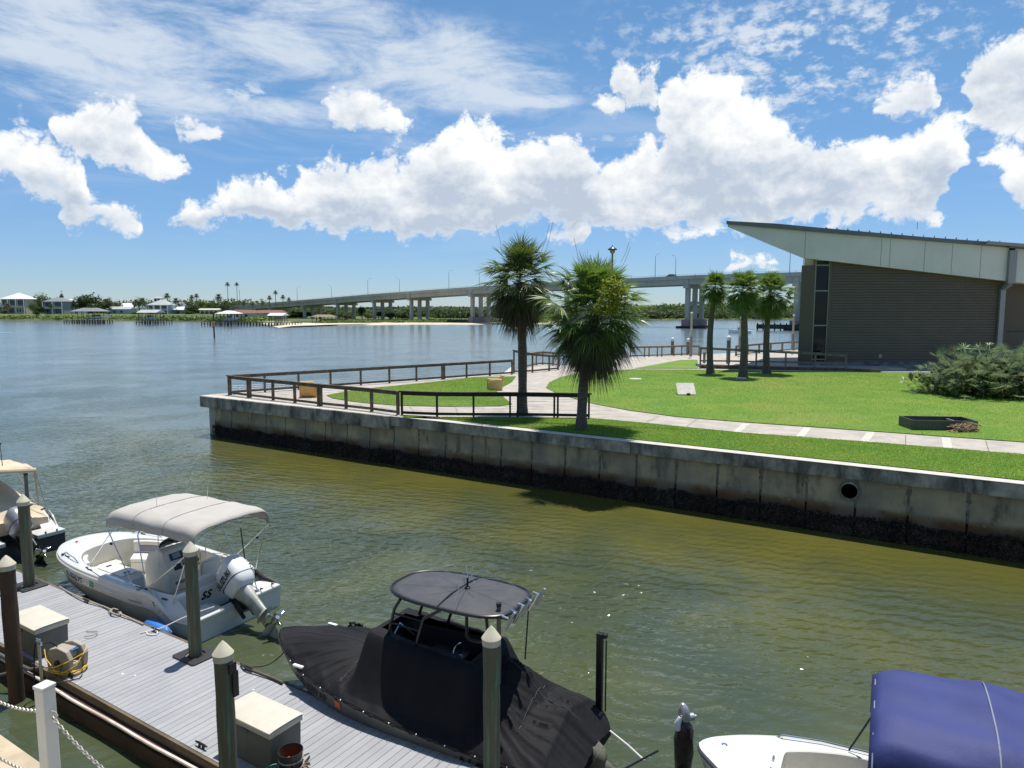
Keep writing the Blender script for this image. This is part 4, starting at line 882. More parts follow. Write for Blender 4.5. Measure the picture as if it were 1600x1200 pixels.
for i, k in enumerate([-4.0, -2.5, -1.0, .1, 1.65, 3.2, 4.43, 5.29, 6.23, 7.2, 8.25, 9.3, 10.4]):
    zt = deck_z(k) - 3.302; q = MB(); q.box(tuple(BP(k, WB / 2, zt - .65)), (2.0, WB + 1.6, 1.3), rot=rot); q.box(tuple(BP(k, .0, zt + .9)), (1.6, .5, 1.9), rot=rot); q.build('pier_cap', 'br_conc', br)
    if zt < 3: continue
    tall = k < 4; zb = 3.2 if tall else .9
    for o_ in (1.2, WB / 2, WB - 1.2): q = MB(); q.box(tuple(BP(k, o_, (zt - 1.302 + zb) / 2)), (1.5, 1.5, zt - 1.302 - zb), rot=rot); q.build('column', 'br_conc', br)
    if k < 3: q = MB(); q.box(tuple(BP(k, WB / 2, zb + (zt - zb) * .48)), (1.0, WB - 3.2, 1.0), rot=rot); q.build('cross_beam', 'br_conc', br)
    if k < 4.5: q = MB(); q.box(tuple(BP(k, WB / 2, zb / 2 + .2)), (3.0, WB + 1.2, zb - .4), rot=rot); q.build('footing', 'br_pink', br)
    if k < 2: q = MB(); q.box(tuple(BP(k, WB / 2, .3)), (5.4, WB + 5, .9), rot=rot); q.build('pile_fender', 'br_dark', br)
# long dark timber fender beside the right hand pier
fe = empty('timber_fender', BP(-1.0, -4.5, 0), math.atan2(kd.y, kd.x), 'long black timber fender wall in the water under the right part of the bridge', 'fender')
q = MB(); q.box((-2, 0, 1.2), (26, .5, 1.5)); q.build('wall', 'br_dark', fe); q = MB()
for i in range(14): q.tube([(-14.5 + i * 1.95, -.4, -1), (-14.5 + i * 1.95, -.4, 2.4)], .22, 6)
q.build('piles', 'br_dark', fe)
# bridge lamps
LP = [(468, -1), (521, 1), (577, -1), (627, 1), (702.5, 0), (749, -1), (1020, -1), (1053, 1), (1226, -1), (1249, 1)]
LN = ['leftmost lamp on the bridge, above the dark roadside trees', 'second bridge lamp from the left', 'third bridge lamp from the left, with its arm to the right', 'fourth bridge lamp from the left', 'straight bridge lamp standing alone midway between the left lamps and the big palm', 'bridge lamp just left of the left big palm crown', 'bridge lamp just right of the bushy palm crown', 'bridge lamp above the dark car near the three column pier', 'bridge lamp right under the roof overhang tip', 'bridge lamp nearest the brown building under the overhang']
lamp0 = empty('street_lamp', (0, 0, 0)); 
q = MB(); q.tube([(0, 0, 0), (0, 0, 7.6)], [.13, .08], 7); q.build('pole', 'lamp', lamp0, smooth=True)
q = MB(); q.tube([(0, 0, 7.55), (.5, 0, 8.3), (1.3, 0, 8.7), (2.0, 0, 8.75)], .05, 6); q.build('arm', 'lamp', lamp0)
q = MB(); q.box((2.2, 0, 8.73), (.7, .25, .14)); q.build('lamp_head', 'lamp', lamp0, bev=.03)
for i, (u, s_) in enumerate(LP):
    off = -.45 if i % 2 == 0 else WB + .45; tt = (u - 800) / F
    best = min((abs((BP(k, off, 0).x) / BP(k, off, 0).y - tt * 1.004), k) for k in [x * .02 - 4 for x in range(800)])[1]
    loc = BP(best, off, deck_z(best)); a = math.atan2(kn.y, kn.x) if i % 2 == 0 else math.atan2(-kn.y, -kn.x)
    sc_ = (1, 1, 1.0) if i < 8 else (1, 1, 1.05)
    oo = lamp0 if i == 0 else dup(lamp0)
    oo.location = loc; oo.rotation_euler = (0, 0, a); tag(oo, LN[i], 'street lamp', 'lamps along the bridge')
# vehicles on the bridge
def car(k, off, label, kind, m):
    p = BP(k, off, deck_z(k) - .97); o = empty(kind, p, math.atan2(kd.y, kd.x), label, 'truck' if kind == 'pickup_truck' else 'car')
    q = MB(); L = 4.8; prof = [(-L / 2, .45), (-L / 2, 1.0), (-1.5, 1.1), (-1.0, 1.65), (.9, 1.68), (1.5, 1.15), (L / 2, .95), (L / 2, .45)]
    n = len(prof); vs_ = [(x_, -.9, z_ + .15) for x_, z_ in prof] + [(x_, .9, z_ + .15) for x_, z_ in prof]
    q.add(vs_, [tuple(range(n)), tuple(range(2 * n - 1, n - 1, -1))] + [(i, n + i, n + (i + 1) % n, (i + 1) % n) for i in range(n)]); q.build('body', m, o, bev=.06)
    q = MB(); q.box((-.05, 0, 1.5), (2.1, 1.83, .36)); q.build('windows', 'dkwin', o)
    for x_ in (-1.5, 1.5):
        for y_ in (-.85, .85): q = MB(); q.tube([(x_, y_ - .1, .36), (x_, y_ + .1, .36)], .36, 12); q.build('wheel', 'black_rough', o)
car(.30, 2.0, 'dark car crossing the bridge left of the first small palm', 'car', 'car_a')
# ================================================================ FAR SHORE
def far(u, v, Yd): return dep(u, v, Yd)
def rect3(q, x0, x1, y0, y1, z0, z1): q.box(((x0 + x1) / 2, (y0 + y1) / 2, (z0 + z1) / 2), (x1 - x0, y1 - y0, z1 - z0)); return q
def hip(q, x0, x1, y0, y1, z0, z1, ridge=.4, ov=.6):
    x0 -= ov; x1 += ov; y0 -= ov; y1 += ov; cx, cy = (x0 + x1) / 2, (y0 + y1) / 2; rr = (x1 - x0) * ridge / 2
    q.add([(x0, y0, z0), (x1, y0, z0), (x1, y1, z0), (x0, y1, z0), (cx - rr, cy, z1), (cx + rr, cy, z1)], [(0, 1, 5, 4), (2, 3, 4, 5), (1, 2, 5), (3, 0, 4), (3, 2, 1, 0)])
def gab(q, x0, x1, y0, y1, z0, z1, ov=.6):
    x0 -= ov; x1 += ov; y0 -= ov; y1 += ov; cy = (y0 + y1) / 2
    q.add([(x0, y0, z0), (x1, y0, z0), (x1, y1, z0), (x0, y1, z0), (x0, cy, z1), (x1, cy, z1)], [(0, 1, 5, 4), (2, 3, 4, 5), (1, 2, 5), (3, 0, 4), (3, 2, 1, 0)])
def house(name, label, u0, u1, vt, ve, vb, Yd, wall, roof, rt='hip', ridge=.3, deep=12, wins=(), porch=None, cat='house'):
    """u0..u1 walls, vt roof top, ve eave, vb base"""
    a = far(u0, vb, Yd); b_ = far(u1, vb, Yd); ze = far(u0, ve, Yd).z; zt = far(u0, vt, Yd + deep / 2).z; zb = max(a.z, .8)
    o = empty(name, ((a.x + b_.x) / 2, Yd, zb), 0, label, cat); w_ = b_.x - a.x; x0, x1 = -w_ / 2, w_ / 2; He = ze - zb; Ht = zt - zb
    q = MB(); rect3(q, x0, x1, 0, deep, -2.5, He); q.build('wall', wall, o)
    q = MB(); (hip(q, x0, x1, 0, deep, He, Ht, ridge) if rt == 'hip' else gab(q, x0, x1, 0, deep, He, Ht)); q.build('roof', roof, o)
    for (fx0, fx1, fz0, fz1) in wins:
        q = MB(); rect3(q, x0 + w_ * fx0, x0 + w_ * fx1, -.08, .05, He * fz0, He * fz1); q.build('window', 'dkwin', o)
    if porch:
        pw, pz, colm = porch   # columns every pw fraction, floor levels
        q = MB()
        for z_ in pz: rect3(q, x0, x1, -2.0, -.1, He * z_ - .2, He * z_ + .12)
        q.build('balcony', colm, o)
        n = int(round(1 / pw))
        for i in range(n + 1): q = MB(); rect3(q, x0 + w_ * i / n - .22, x0 + w_ * i / n + .22, -2.0, -1.6, -2, He); q.build('column', colm, o)
        q = MB()
        for z_ in pz:
            if z_ > .1: q.bar((x0, -1.8, He * z_ + 1.0), (x1, -1.8, He * z_ + 1.0), .08, .1)
            if z_ > .1:
                for i in range(int(w_ / .8)): q.bar((x0 + i * .8, -1.8, He * z_), (x0 + i * .8, -1.8, He * z_ + 1.0), .06, .06, up=(0, 1, 0))
        q.build('balustrade', colm, o)
    return o
YH = 482
house('house', 'tall cream house with white hip roof at the left edge of the far shore', 3, 41, 457.5, 467, 490, YH, 'beige_wall', 'white_roof', ridge=.02, wins=[(.05, .32, .52, .93), (.36, .64, .52, .93), (.68, .97, .52, .93), (.05, .52, .05, .4), (.62, .68, .12, .34), (.74, .80, .12, .34), (.86, .92, .12, .34)], porch=(.333, (.48,), 'white'))
house('house', 'grey roofed two storey house with white balconies, second from the left', 70, 100, 465, 471, 491, YH - 5, 'grey_wall', 'grey_roof', ridge=.4, wins=[(.06, .45, .58, .92), (.55, .94, .58, .92), (.1, .4, .05, .36), (.58, .9, .05, .4)], porch=(.5, (.02, .47), 'white'))
house('house', 'white roofed house wing behind the grey house with balconies', 97, 121, 467.5, 475, 491, YH + 16, 'blue_wall', 'white_roof', 'gable', wins=[(.35, .5, .3, .8), (.6, .7, .3, .8)])
house('house', 'low pale blue waterfront house right of the dark oak', 164, 204, 479, 483, 492, YH, 'blue_wall', 'lgrey_roof', 'gable', deep=8, wins=[(.15, .25, .35, .75), (.32, .44, .35, .75), (.6, .7, .35, .75)])
house('house', 'white peaked house roof behind the low pale blue house', 186, 213, 473.5, 481, 490, YH + 25, 'white', 'white_roof', 'gable', wins=[(.3, .4, .3, .7)])
house('house', 'large grey roofed house with rooftop lantern and white porches', 231, 264, 468.5, 476.5, 492, YH - 6, 'blue_wall', 'lgrey_roof', ridge=.15, wins=[(.08, .28, .56, .92), (.36, .6, .56, .92), (.68, .9, .56, .92), (.1, .3, .1, .42), (.7, .9, .1, .42)], porch=(.333, (.02, .5), 'white'))
h = house('roof_lantern_house', 'small glazed roof lantern building peeping over the grey roofed house', 241, 251, 463.5, 466, 478, YH + 3, 'white', 'lgrey_roof', deep=4, wins=[(.1, .42, .6, .95), (.55, .9, .6, .95)], cat='house')
house('house', 'low white garage wing with blue grey wall right of the lantern house', 263, 288, 479, 484, 492, YH, 'grey_wall', 'white_roof', 'gable', wins=[(.1, .3, .2, .8), (.5, .7, .2, .8)])
house('house', 'white pitched roof peeping between the palms behind the garage wing', 266, 280, 472, 478, 490, YH + 40, 'white', 'white_roof', 'gable')
o = house('arcade_house', 'cream arcade with round arches among the trees left of the white boathouse', 312, 342, 482, 484, 493, YH - 20, 'beige_wall', 'beige_wall', 'gable', deep=4)
for i in range(4):
    q = MB(); w_ = 11.6; cx = -w_ / 2 + (i + .5) * w_ / 4; pts = [(cx - 1.1, 0)] + [(cx + 1.1 * math.cos(t), 1.9 + 1.1 * math.sin(t)) for t in [math.pi * j / 8 for j in range(8, -1, -1)]] + [(cx + 1.1, 0)]
    q.poly([(a, -.06, b_) for a, b_ in pts]); q.poly([(a, .02, b_) for a, b_ in pts]); q.build('arch', 'dkwin', o)
house('house', 'long low house with red tile roof behind the white boathouse', 356, 400, 484, 489.5, 497, YH - 95, 'beige_wall', 'red_roof', 'hip', ridge=.7, deep=10, wins=[(.1, .16, .2, .8), (.3, .36, .2, .8), (.6, .7, .2, .8)])
house('house', 'red tile roofed wing extending right behind the tan canopy', 396, 440, 484.5, 489, 497, YH - 80, 'beige_wall', 'red_roof', 'hip', ridge=.8, deep=10, wins=[(.2, .3, .2, .8), (.5, .6, .2, .8)])
house('house', 'small plain house under the bridge approach', 446, 470, 489, 492, 499, YH - 10, 'grey_wall', 'brown_roof', 'gable', deep=7, wins=[(.3, .5, .2, .8)])
# boathouses on piles
def boathouse(label, u0, u1, vt, ve, vd, vb, roof, rt='hip', dock=None, boat=None, ridge=.3):
    yd = at((u0 + u1) / 2, vb, 0).y; a = far(u0, vd, yd); b_ = far(u1, vd, yd); o = empty('boathouse', ((a.x + b_.x) / 2, yd, 0), 0, label, 'boathouse')
    w_ = b_.x - a.x; zd = a.z; ze = far(u0, ve, yd).z; zt = far(u0, vt, yd + 4).z; D_ = 8
    q = MB(); (hip(q, -w_ / 2, w_ / 2, 0, D_, ze, zt, ridge, .5) if rt == 'hip' else gab(q, -w_ / 2, w_ / 2, 0, D_, ze, zt)); q.build('roof', roof, o)
    n = 6
    for i in range(n):
        for y_ in (.2, D_ - .2): q = MB(); x_ = -w_ / 2 + .2 + (w_ - .4) * i / (n - 1); q.tube([(x_, y_, -1), (x_, y_, ze)], .13, 6); q.build('pile', 'pile', o)
    x0, x1 = -w_ / 2, w_ / 2
    if dock: x0, x1 = far(dock[0], vd, yd).x - o.location.x, far(dock[1], vd, yd).x - o.location.x
    q = MB(); rect3(q, x0, x1, 0, 1.6, zd - .25, zd); rect3(q, x0, x1, D_ - 1.2, D_, zd - .25, zd); q.build('deck', 'wood_dk', o)
    q = MB(); x_ = x0 + .2
    while x_ < x1: q.tube([(x_, .1, -1), (x_, .1, zd - .26)], .17, 6); q.tube([(x_, D_ - .1, -1), (x_, D_ - .1, zd - .26)], .17, 6); x_ += 1.25
    q.bar((x0, -.05, zd - 1.0), (x1, -.05, zd - 1.0), .12, .25); q.build('deck_piles', 'pile', o)
    if boat:
        bo = empty('stored_boat', o.location + Vector((boat[0], 3.5, zd + boat[2])), 0, boat[3], 'boat'); L = boat[1]; rows = []
        for t in [i / 12 for i in range(13)]:
            x_ = -L / 2 + L * t; b2 = L * .16 * (1 - max(0, t - .45) ** 2 * 3.1); rows.append([(x_, -max(b2, .02), .9 + .5 * t), (x_, -max(b2 * .8, .01), .35 + .5 * t * t), (x_, 0, 0 + .9 * t ** 3), (x_, max(b2 * .8, .01), .35 + .5 * t * t), (x_, max(b2, .02), .9 + .5 * t)])
        q = MB(); q.grid(rows, closed_u=True); q.poly(rows[0]); q.build('hull', 'white', bo, smooth=True)
        q = MB(); q.box((-.1 * L, 0, 1.7), (L * .3, L * .2, .9), taper=.7); q.build('cabin', 'grey_wall', bo, bev=.1)
        q = MB(); q.box((-.1 * L, 0, 1.75), (L * .31, L * .19, .3)); q.build('windows', 'dkwin', bo)
    return o
boathouse('grey hip roofed boathouse on piles with a white cruiser hoisted, leftmost of the far boathouses', 112, 157, 481, 486.5, 500, 506, 'grey_roof', dock=(99, 163), boat=(4, 12, .4, 'white cabin cruiser hoisted in the leftmost grey roofed boathouse'), ridge=.5)
boathouse('open boathouse with pale pitched roof in front of the lantern house', 216, 244, 484, 488.5, 501, 507, 'lgrey_roof', 'gable', dock=(212, 257), boat=(0, 7, .3, 'small boat hoisted under the pale pitched boathouse roof'))
boathouse('boathouse with bright white hip roof beside the channel marker', 338, 367, 485.3, 490, 502.5, 509.5, 'white_roof', dock=(314, 392), boat=(1, 6, .3, 'small boat hoisted under the bright white boathouse roof'), ridge=.25)
boathouse('small tilted white shed roof boathouse over the long pier', 420, 440, 489, 493, 504, 509.5, 'white_roof', 'gable', dock=(390, 462))
boathouse('tan thatched looking canopy on piles at the right end of the piers', 487, 519, 491.5, 495, 503, 506.5, 'brown_roof', dock=(455, 520), ridge=.6)
# jet-ski / skiff beside white boathouse
# channel marker
p = at(335, 528, 0); o = empty('channel_marker', p, 0, 'dark pile channel marker with orange board standing in the river', 'channel marker'); zt = dep(335, 488, p.y).z
q = MB(); q.tube([(0, 0, -1), (0, 0, zt)], .19, 9); q.build('pile', 'pile', o, smooth=True)
q = MB(); q.box((0, -.22, dep(335, 508, p.y).z), (.75, .05, .8)); q.build('board', 'orange', o); q = MB(); q.box((0, -.25, dep(335, 511.5, p.y).z), (.6, .04, .28)); q.build('stripe', 'red', o)
q = MB(); q.box((0, -.2, dep(335, 503, p.y).z), (.5, .05, .35)); q.build('plate', 'yhose', o)
# small motor boat under the bridge
p = at(1157, 520.5, 0); o = empty('motor_boat', p, R(160), 'small white motor boat passing under the bridge behind the small palms', 'boat'); rows = []
for t in [i / 10 for i in range(11)]:
    x_ = -3 + 6.4 * t; b2 = 1.15 * (1 - max(0, t - .45) ** 2 * 3.2); rows.append([(x_, -max(b2, .02), .8 + .3 * t), (x_, -max(b2 * .85, .01), .0), (x_, max(b2 * .85, .01), .0), (x_, max(b2, .02), .8 + .3 * t)])
q = MB(); q.grid(rows, closed_u=True); q.poly(rows[0]); q.build('hull', 'white', o); q = MB(); q.box((0, 0, 2.35), (2.2, 1.8, .1)); q.build('hard_top', 'white', o)
for x_ in (-.9, .9):
    for y_ in (-.7, .7): q = MB(); q.tube([(x_, y_, .9), (x_, y_, 2.3)], .05, 5); q.build('top_post', 'steel', o)
q = MB(); q.box((.2, 0, 1.2), (.9, .8, .9)); q.build('console', 'black', o)
# ---- vegetation of the far shore
def bush(label, u, v0, v1, wpx, Yd, m, cat='tree', name='broadleaf_tree', seed=0, trunk=True, n=420):
    c0 = far(u, v1, Yd); c1 = far(u, v0, Yd); s_ = Yd / F; w_ = wpx * s_ / 2; hgt = c1.z - max(c0.z, .9); zb = max(c0.z, .9)
    rb = random.Random(seed); o = empty(name, (c0.x, Yd, zb), 0, label, cat); bl_ = []
    for i in range(7):
        a = rb.uniform(-1, 1); k = math.sqrt(max(0, 1 - a * a)); bl_.append((a * w_ * .62, rb.uniform(-.3, .3) * w_, hgt * (.42 + .28 * k * rb.uniform(.4, 1)), w_ * rb.uniform(.3, .46), w_ * .4, hgt * rb.uniform(.2, .3)))
    bl_.append((0, 0, hgt * .55, w_ * .62, w_ * .5, hgt * .44))
    V, Fa = leaf_cloud(bl_, n // 5 + 40, max(.32, w_ * .075), seed, .7); npmesh('crown', V, Fa, m, o)
    if trunk: q = MB(); q.tube([(0, 0, -.5), (0, 0, hgt * .6)], [.3, .15], 6); q.build('trunk', 'pile', o)
    return o
for i, (lab, u, v0, v1, w_, Yd, m) in enumerate([
    ('broad green tree between the cream house and the grey roofed house', 66, 456.5, 490, 40, YH + 14, 'leaf_mid'), ('light green palm like shrub in front of the gap right of the cream house', 52, 468, 491, 16, YH - 12, 'leaf_lite'), ('rounded dark hedge tree left of the grey balcony house', 61, 476, 492, 22, YH - 8, 'leaf_dark'),
    ('tall bare topped conifer behind the grey roofed house', 97.5, 455, 482, 9, YH + 30, 'leaf_dark'), ('big dark oak with rounded crown behind the leftmost boathouse', 145, 458.5, 489, 56, YH - 4, 'leaf_dark'), ('yellowish green tree at the left of the big dark oak', 118, 464, 488, 14, YH - 10, 'olive_leaf'),
    ('olive tree at the right shoulder of the big dark oak', 171, 464, 487, 18, YH - 6, 'olive_leaf'), ('small rounded tree right of the big oak', 184, 469, 486, 20, YH + 8, 'leaf_mid'), ('dark bushy tree left of the lantern house', 218, 464.5, 486, 24, YH - 10, 'leaf_dark'),
    ('green tree right of the lantern house', 280, 466, 490, 18, YH + 8, 'leaf_mid'), ('dark wide tree mass in front of the garage wing', 300, 476, 493, 34, YH - 14, 'leaf_dark'), ('rounded light green tree behind the arcade', 314, 468.5, 484, 20, YH + 10, 'leaf_lite'),
    ('mid green tree above the arcade', 331, 470.5, 486, 22, YH + 6, 'leaf_mid'), ('dark green tree right of the arcade', 352, 473, 490, 26, YH, 'leaf_dark'), ('low shrub at the right end of the cream house lawn', 58, 486, 493, 10, YH - 20, 'leaf_dark'), ('low green hedge before the blue house', 215, 487, 494, 30, YH - 16, 'leaf_mid'),
    ('low dark shrub below the lantern house', 292, 484, 494, 24, YH - 20, 'leaf_dark'), ('small bush at the left end of the far bank', 8, 484, 491, 10, YH - 8, 'leaf_lite'),
    ('dark leafy mass under the bridge approach', 470, 487, 500, 60, 440, 'leaf_dark'), ('olive green tree under the bridge left of the light bushes', 440, 485, 499, 34, 430, 'olive_leaf'), ('dark tree between the left bridge bents', 566, 477, 499, 18, 400, 'leaf_dark'),
    ('round mid green bush left of the bridge bents', 535, 486, 503, 24, 385, 'leaf_mid'), ('brownish green bush before the bridge bents', 543, 489, 505, 18, 376, 'olive_leaf'), ('light green bush under the second bent', 575, 488.5, 503, 18, 380, 'leaf_lite'), ('dark bush behind the light green one', 592, 484, 503, 22, 392, 'leaf_dark'),
    ('dark mangrove clump between the bents', 618, 487, 503, 34, 395, 'leaf_dark'), ('low green bush right of the bents', 634, 491, 504, 20, 385, 'leaf_mid')]):
    bush(lab, u, v0, v1, w_, Yd, m, seed=i + 40, n=520 if w_ > 30 else 330, trunk=v1 - v0 > 12, name='broadleaf_tree' if v1 - v0 > 12 else 'shrub', cat='tree' if v1 - v0 > 12 else 'shrub')
def far_palm(label, u, vt, vb, wpx, Yd, seed, m='leaf_dark', tr=.16):
    t = far(u, vt, Yd); b_ = far(u, vb, Yd); zb = max(b_.z, .9); R_ = wpx / 2 * Yd / F; o = empty('tall_palm', (t.x, Yd, zb), 0, label, 'palm tree'); hc = t.z - zb - R_ * .7
    q = MB(); q.tube([(0, 0, -.5), (.1, 0, hc)], [tr * 1.3, tr], 6); q.build('trunk', 'wood_grey', o); rg = np.random.default_rng(seed); V = []; Fa = []
    for i in range(34):
        a = i * 2.4; el_ = math.radians(80 - 125 * i / 34); d = np.array([math.cos(a) * math.cos(el_), math.sin(a) * math.cos(el_), math.sin(el_)]); up = np.array([0, 0, 1.]); sd = np.cross(d, up); sd /= np.linalg.norm(sd) + 1e-6
        for s_ in (-1, 0, 1):
            dd = d + sd * s_ * .35; k0 = len(V); w_ = R_ * .09
            for tt in (0.1, .5, 1.0): p = np.array([.1, 0, hc]) + dd * R_ * 1.05 * tt - up * R_ * .42 * tt * tt; V += [p - sd * w_ * (1.2 - tt), p + sd * w_ * (1.2 - tt)]
            Fa += [(k0, k0 + 1, k0 + 3, k0 + 2), (k0 + 2, k0 + 3, k0 + 5, k0 + 4)]
    npmesh('crown', np.array(V), np.array(Fa), m, o); return o
for i, (lab, u, vt, vb, w_, Yd) in enumerate([('tall slim palm left of the pair on the skyline', 355, 440, 476, 9, 505), ('tall slim palm right of the pair on the skyline', 369.5, 440.5, 478, 8, 505), ('bushy crowned palm with thick trunk between arcade and skyline pair', 341, 458, 486, 15, 485), ('left of the twin palms above the arcade', 299, 460, 482, 10, 495), ('right of the twin palms above the arcade', 306.5, 458, 482, 10, 500),
    ('feathery palm right behind the lantern house', 260.5, 457, 474, 13, 490), ('leaning palm over the garage wing', 274, 464.5, 490, 14, 480), ('yellow green palm in front of the cream house', 11, 472, 490, 14, YH - 10), ('small palm against the balcony of the grey house', 79, 474, 491, 10, YH - 14), ('small palm right of the low blue house', 222, 464, 480, 16, YH - 4),
    ('tallest palm of the four in front of the bridge approach', 430, 453, 488, 9, 420), ('left round palm of the four in front of the bridge approach', 420.5, 461, 488, 10, 420), ('right round palm of the four in front of the bridge approach', 441.5, 460, 488, 9.5, 420), ('lowest right palm of the four in front of the bridge approach', 451, 464, 490, 9, 418), ('small palm left below the four at the bridge approach', 409.5, 469, 488, 9, 425),
    ('first small palm along the bridge approach from the left', 380.5, 471, 488, 8, 440), ('second small palm along the bridge approach from the left', 394, 471, 488, 8, 440), ('palm above the light garden left of the red roof', 352, 469, 488, 9, 435)]):
    far_palm(lab, u, vt, vb, w_, Yd, i, 'leaf_dark' if i not in (7, 11) else 'olive_leaf')
p = far(374, 452, 445); q = MB(); q.tube([(p.x, p.y, 1), (p.x, p.y, p.z)], .12, 5); tag(q.build('flag_pole', 'lamp'), 'thin bare pole beside the skyline palm pair', 'pole')
# marsh grass edge, mangrove belts and the distant woods (stuff)
def belt(pts, n, rad, hgt, size, seed):
    rb = random.Random(seed); bl_ = []
    for i in range(n):
        t = rb.random() * (len(pts) - 1); k = int(t); f_ = t - k; a, b_ = pts[k], pts[min(k + 1, len(pts) - 1)]
        x_ = a[0] + (b_[0] - a[0]) * f_; y_ = a[1] + (b_[1] - a[1]) * f_ + rb.uniform(0, a[2]); z_ = a[3]; h_ = hgt * rb.uniform(.65, 1.1)
        bl_.append((x_, y_, z_ + h_ * .5, rad * rb.uniform(.7, 1.3), rad, h_ * .55))
    return leaf_cloud(bl_, 60, size, seed, .7)
def S(u, v, dp, z): p = at(u, v, 0); return (p.x, p.y + 3, dp, z)
V, Fa = belt([S(-60, 500.3, 22, .9), S(100, 500.6, 22, .9), S(240, 501.5, 20, .9), S(330, 502.5, 16, .9), S(400, 504, 10, .6)], 700, 6.5, 1.9, .55, 2); stuff(npmesh('marsh_grass', V, Fa, 'marsh_leaf'), 'strip of bright green marsh grass along the far left bank', 'marsh grass')
V, Fa = belt([S(-60, 499.8, 3, -.5), S(100, 500.4, 3, -.5), S(240, 501.2, 3, -.5), S(330, 502, 3, -.5)], 200, 4.0, 1.5, .7, 12); stuff(npmesh('mangrove_fringe', V, Fa, 'olive_leaf'), 'low brownish mangrove fringe at the waterline of the far left bank', 'mangroves')
V, Fa = belt([(-330, 640, 60, 1), (-200, 600, 60, 1), (-90, 560, 50, 1), (-30, 520, 60, 1), (40, 560, 60, 1), (60, 600, 60, 1)], 420, 9, 6.5, 1.6, 3); stuff(npmesh('woods', V, Fa, 'mangrove'), 'dark green mangrove woods behind the bridge bents', 'woods')
V, Fa = belt([(-50, 470, 30, 1), (-15, 465, 30, 1), (30, 480, 30, 1), (55, 500, 30, 1)], 150, 7, 4.6, 1.2, 31); stuff(npmesh('mangrove_thicket', V, Fa, 'leaf_dark'), 'dark mangrove thicket between the bridge footings', 'mangroves')
V, Fa = belt([S(500, 507, 10, .6), S(640, 506, 14, .7), S(720, 506, 14, .7), S(850, 506, 12, .7)], 140, 3.5, 1.2, .6, 6); stuff(npmesh('beach_grass', V, Fa, 'leaf_lite'), 'yellow green beach grass on the back of the sand bar', 'beach grass')
V, Fa = belt([S(880, 500, 25, .7), S(980, 499.8, 25, .7), S(1100, 499.4, 25, .7), S(1260, 498.8, 25, .7), S(1420, 498.5, 25, .7)], 520, 5.5, 5.2, 1.1, 7); stuff(npmesh('mangrove_belt', V, Fa, 'mangrove'), 'light green mangrove belt along the far right bank', 'mangroves')
V, Fa = belt([(70, 640, 60, 1), (180, 620, 60, 1), (330, 600, 60, 1)], 260, 9, 9.5, 1.8, 8); stuff(npmesh('tall_woods', V, Fa, 'leaf_mid'), 'taller darker trees behind the mangrove belt on the far right bank', 'woods')
V, Fa = belt([(-1300, 2600, 200, 1), (-300, 2400, 200, 1), (600, 2300, 200, 1), (1500, 2300, 200, 1)], 700, 45, 12, 6, 9); stuff(npmesh('distant_woods', V, Fa, 'far_leaf'), 'pale distant tree line on the horizon', 'woods')
V, Fa = belt([(-420, 540, 14, 3), (-300, 545, 14, 3), (-240, 545, 14, 3), (-190, 540, 14, 2)], 260, 6, 10, 1.1, 10); stuff(npmesh('bank_woods', V, Fa, 'leaf_mid'), 'tree line behind the houses of the far left bank', 'woods')
for i, (u, vt, w_) in enumerate([(655, 480.5, 8), (672, 479.5, 9), (748, 484, 5), (722, 486, 3)][:3]):
    p = far(u, vt, 2300); o = empty('apartment_tower', (p.x, 2300, 1), 0, ['left of the two pale towers seen far away under the bridge', 'right and wider of the two pale towers under the bridge', 'small pale block far away near the bridge pier left of the palm'][i], 'building'); w2 = w_ * 2300 / F; h2 = p.z + 2
    q = MB(); q.box((0, 0, h2 / 2), (w2, 15, h2)); q.build('wall', 'far_bldg', o)
    for j in range(3): q = MB(); q.box((w2 * (-.3 + .3 * j), -7.6, h2 * .6), (w2 * .12, .4, h2 * .6)); q.build('window', 'blue_wall', o)
# sand bar timber bulkhead
q = MB(); a, b_ = at(500, 505.5, 0), at(640, 504.5, 0); q.bar(a + Vector((0, 2, 1.0)), b_ + Vector((0, 2, 1.0)), .5, 2.0); tag(q.build('timber_bulkhead', 'mudbank'), 'low dark timber bulkhead behind the left end of the sand bar', 'bulkhead')
# ================================================================ FLOATING DOCK
N0, N1 = 5.72, 7.77; DZ = .5; DL0, DL1 = -24.0, 3.0
dk = empty('floating_dock', DK(DL0, N0, 0), DKA, 'grey plank floating dock with boats moored on its far side', 'dock')
def dl(d, n, z=0): return Vector((d - DL0, n - N0, z))
mb = MB(); x = 0.0
wells = [(-18.21, 7.43), (-11.83, 7.5), (-5.16, 7.6)]
rw = N1 - N0 - .10
while x < DL1 - DL0:
    mb.box((x + .068, rw / 2 + .05, DZ - .015 + rnd.uniform(-.0015, .0015)), (.1285, rw, .03)); x += .1355
mb.build('decking', 'deck', dk)
mb = MB(); L = DL1 - DL0
mb.box((L / 2, N1 - N0 - .025, DZ - .06), (L, .05, .13)); mb.build('edge_board', 'dock_wood', dk)
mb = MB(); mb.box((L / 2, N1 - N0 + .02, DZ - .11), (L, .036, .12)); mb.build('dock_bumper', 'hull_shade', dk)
mb = MB(); mb.box((L / 2, .025, DZ - .07), (L, .05, .12)); mb.build('edge_board', 'dock_wood', dk)
mb = MB(); mb.box((L / 2, -.05, DZ - .19), (L, .09, .05)); mb.box((L / 2, -.10, DZ - .36), (L, .05, .26)); mb.build('fascia_board', 'dock_red', dk)
mb = MB(); mb.box((L / 2, .9, DZ - .28), (L - .3, 1.75, .42)); mb.build('float_frame', 'bulk', dk)
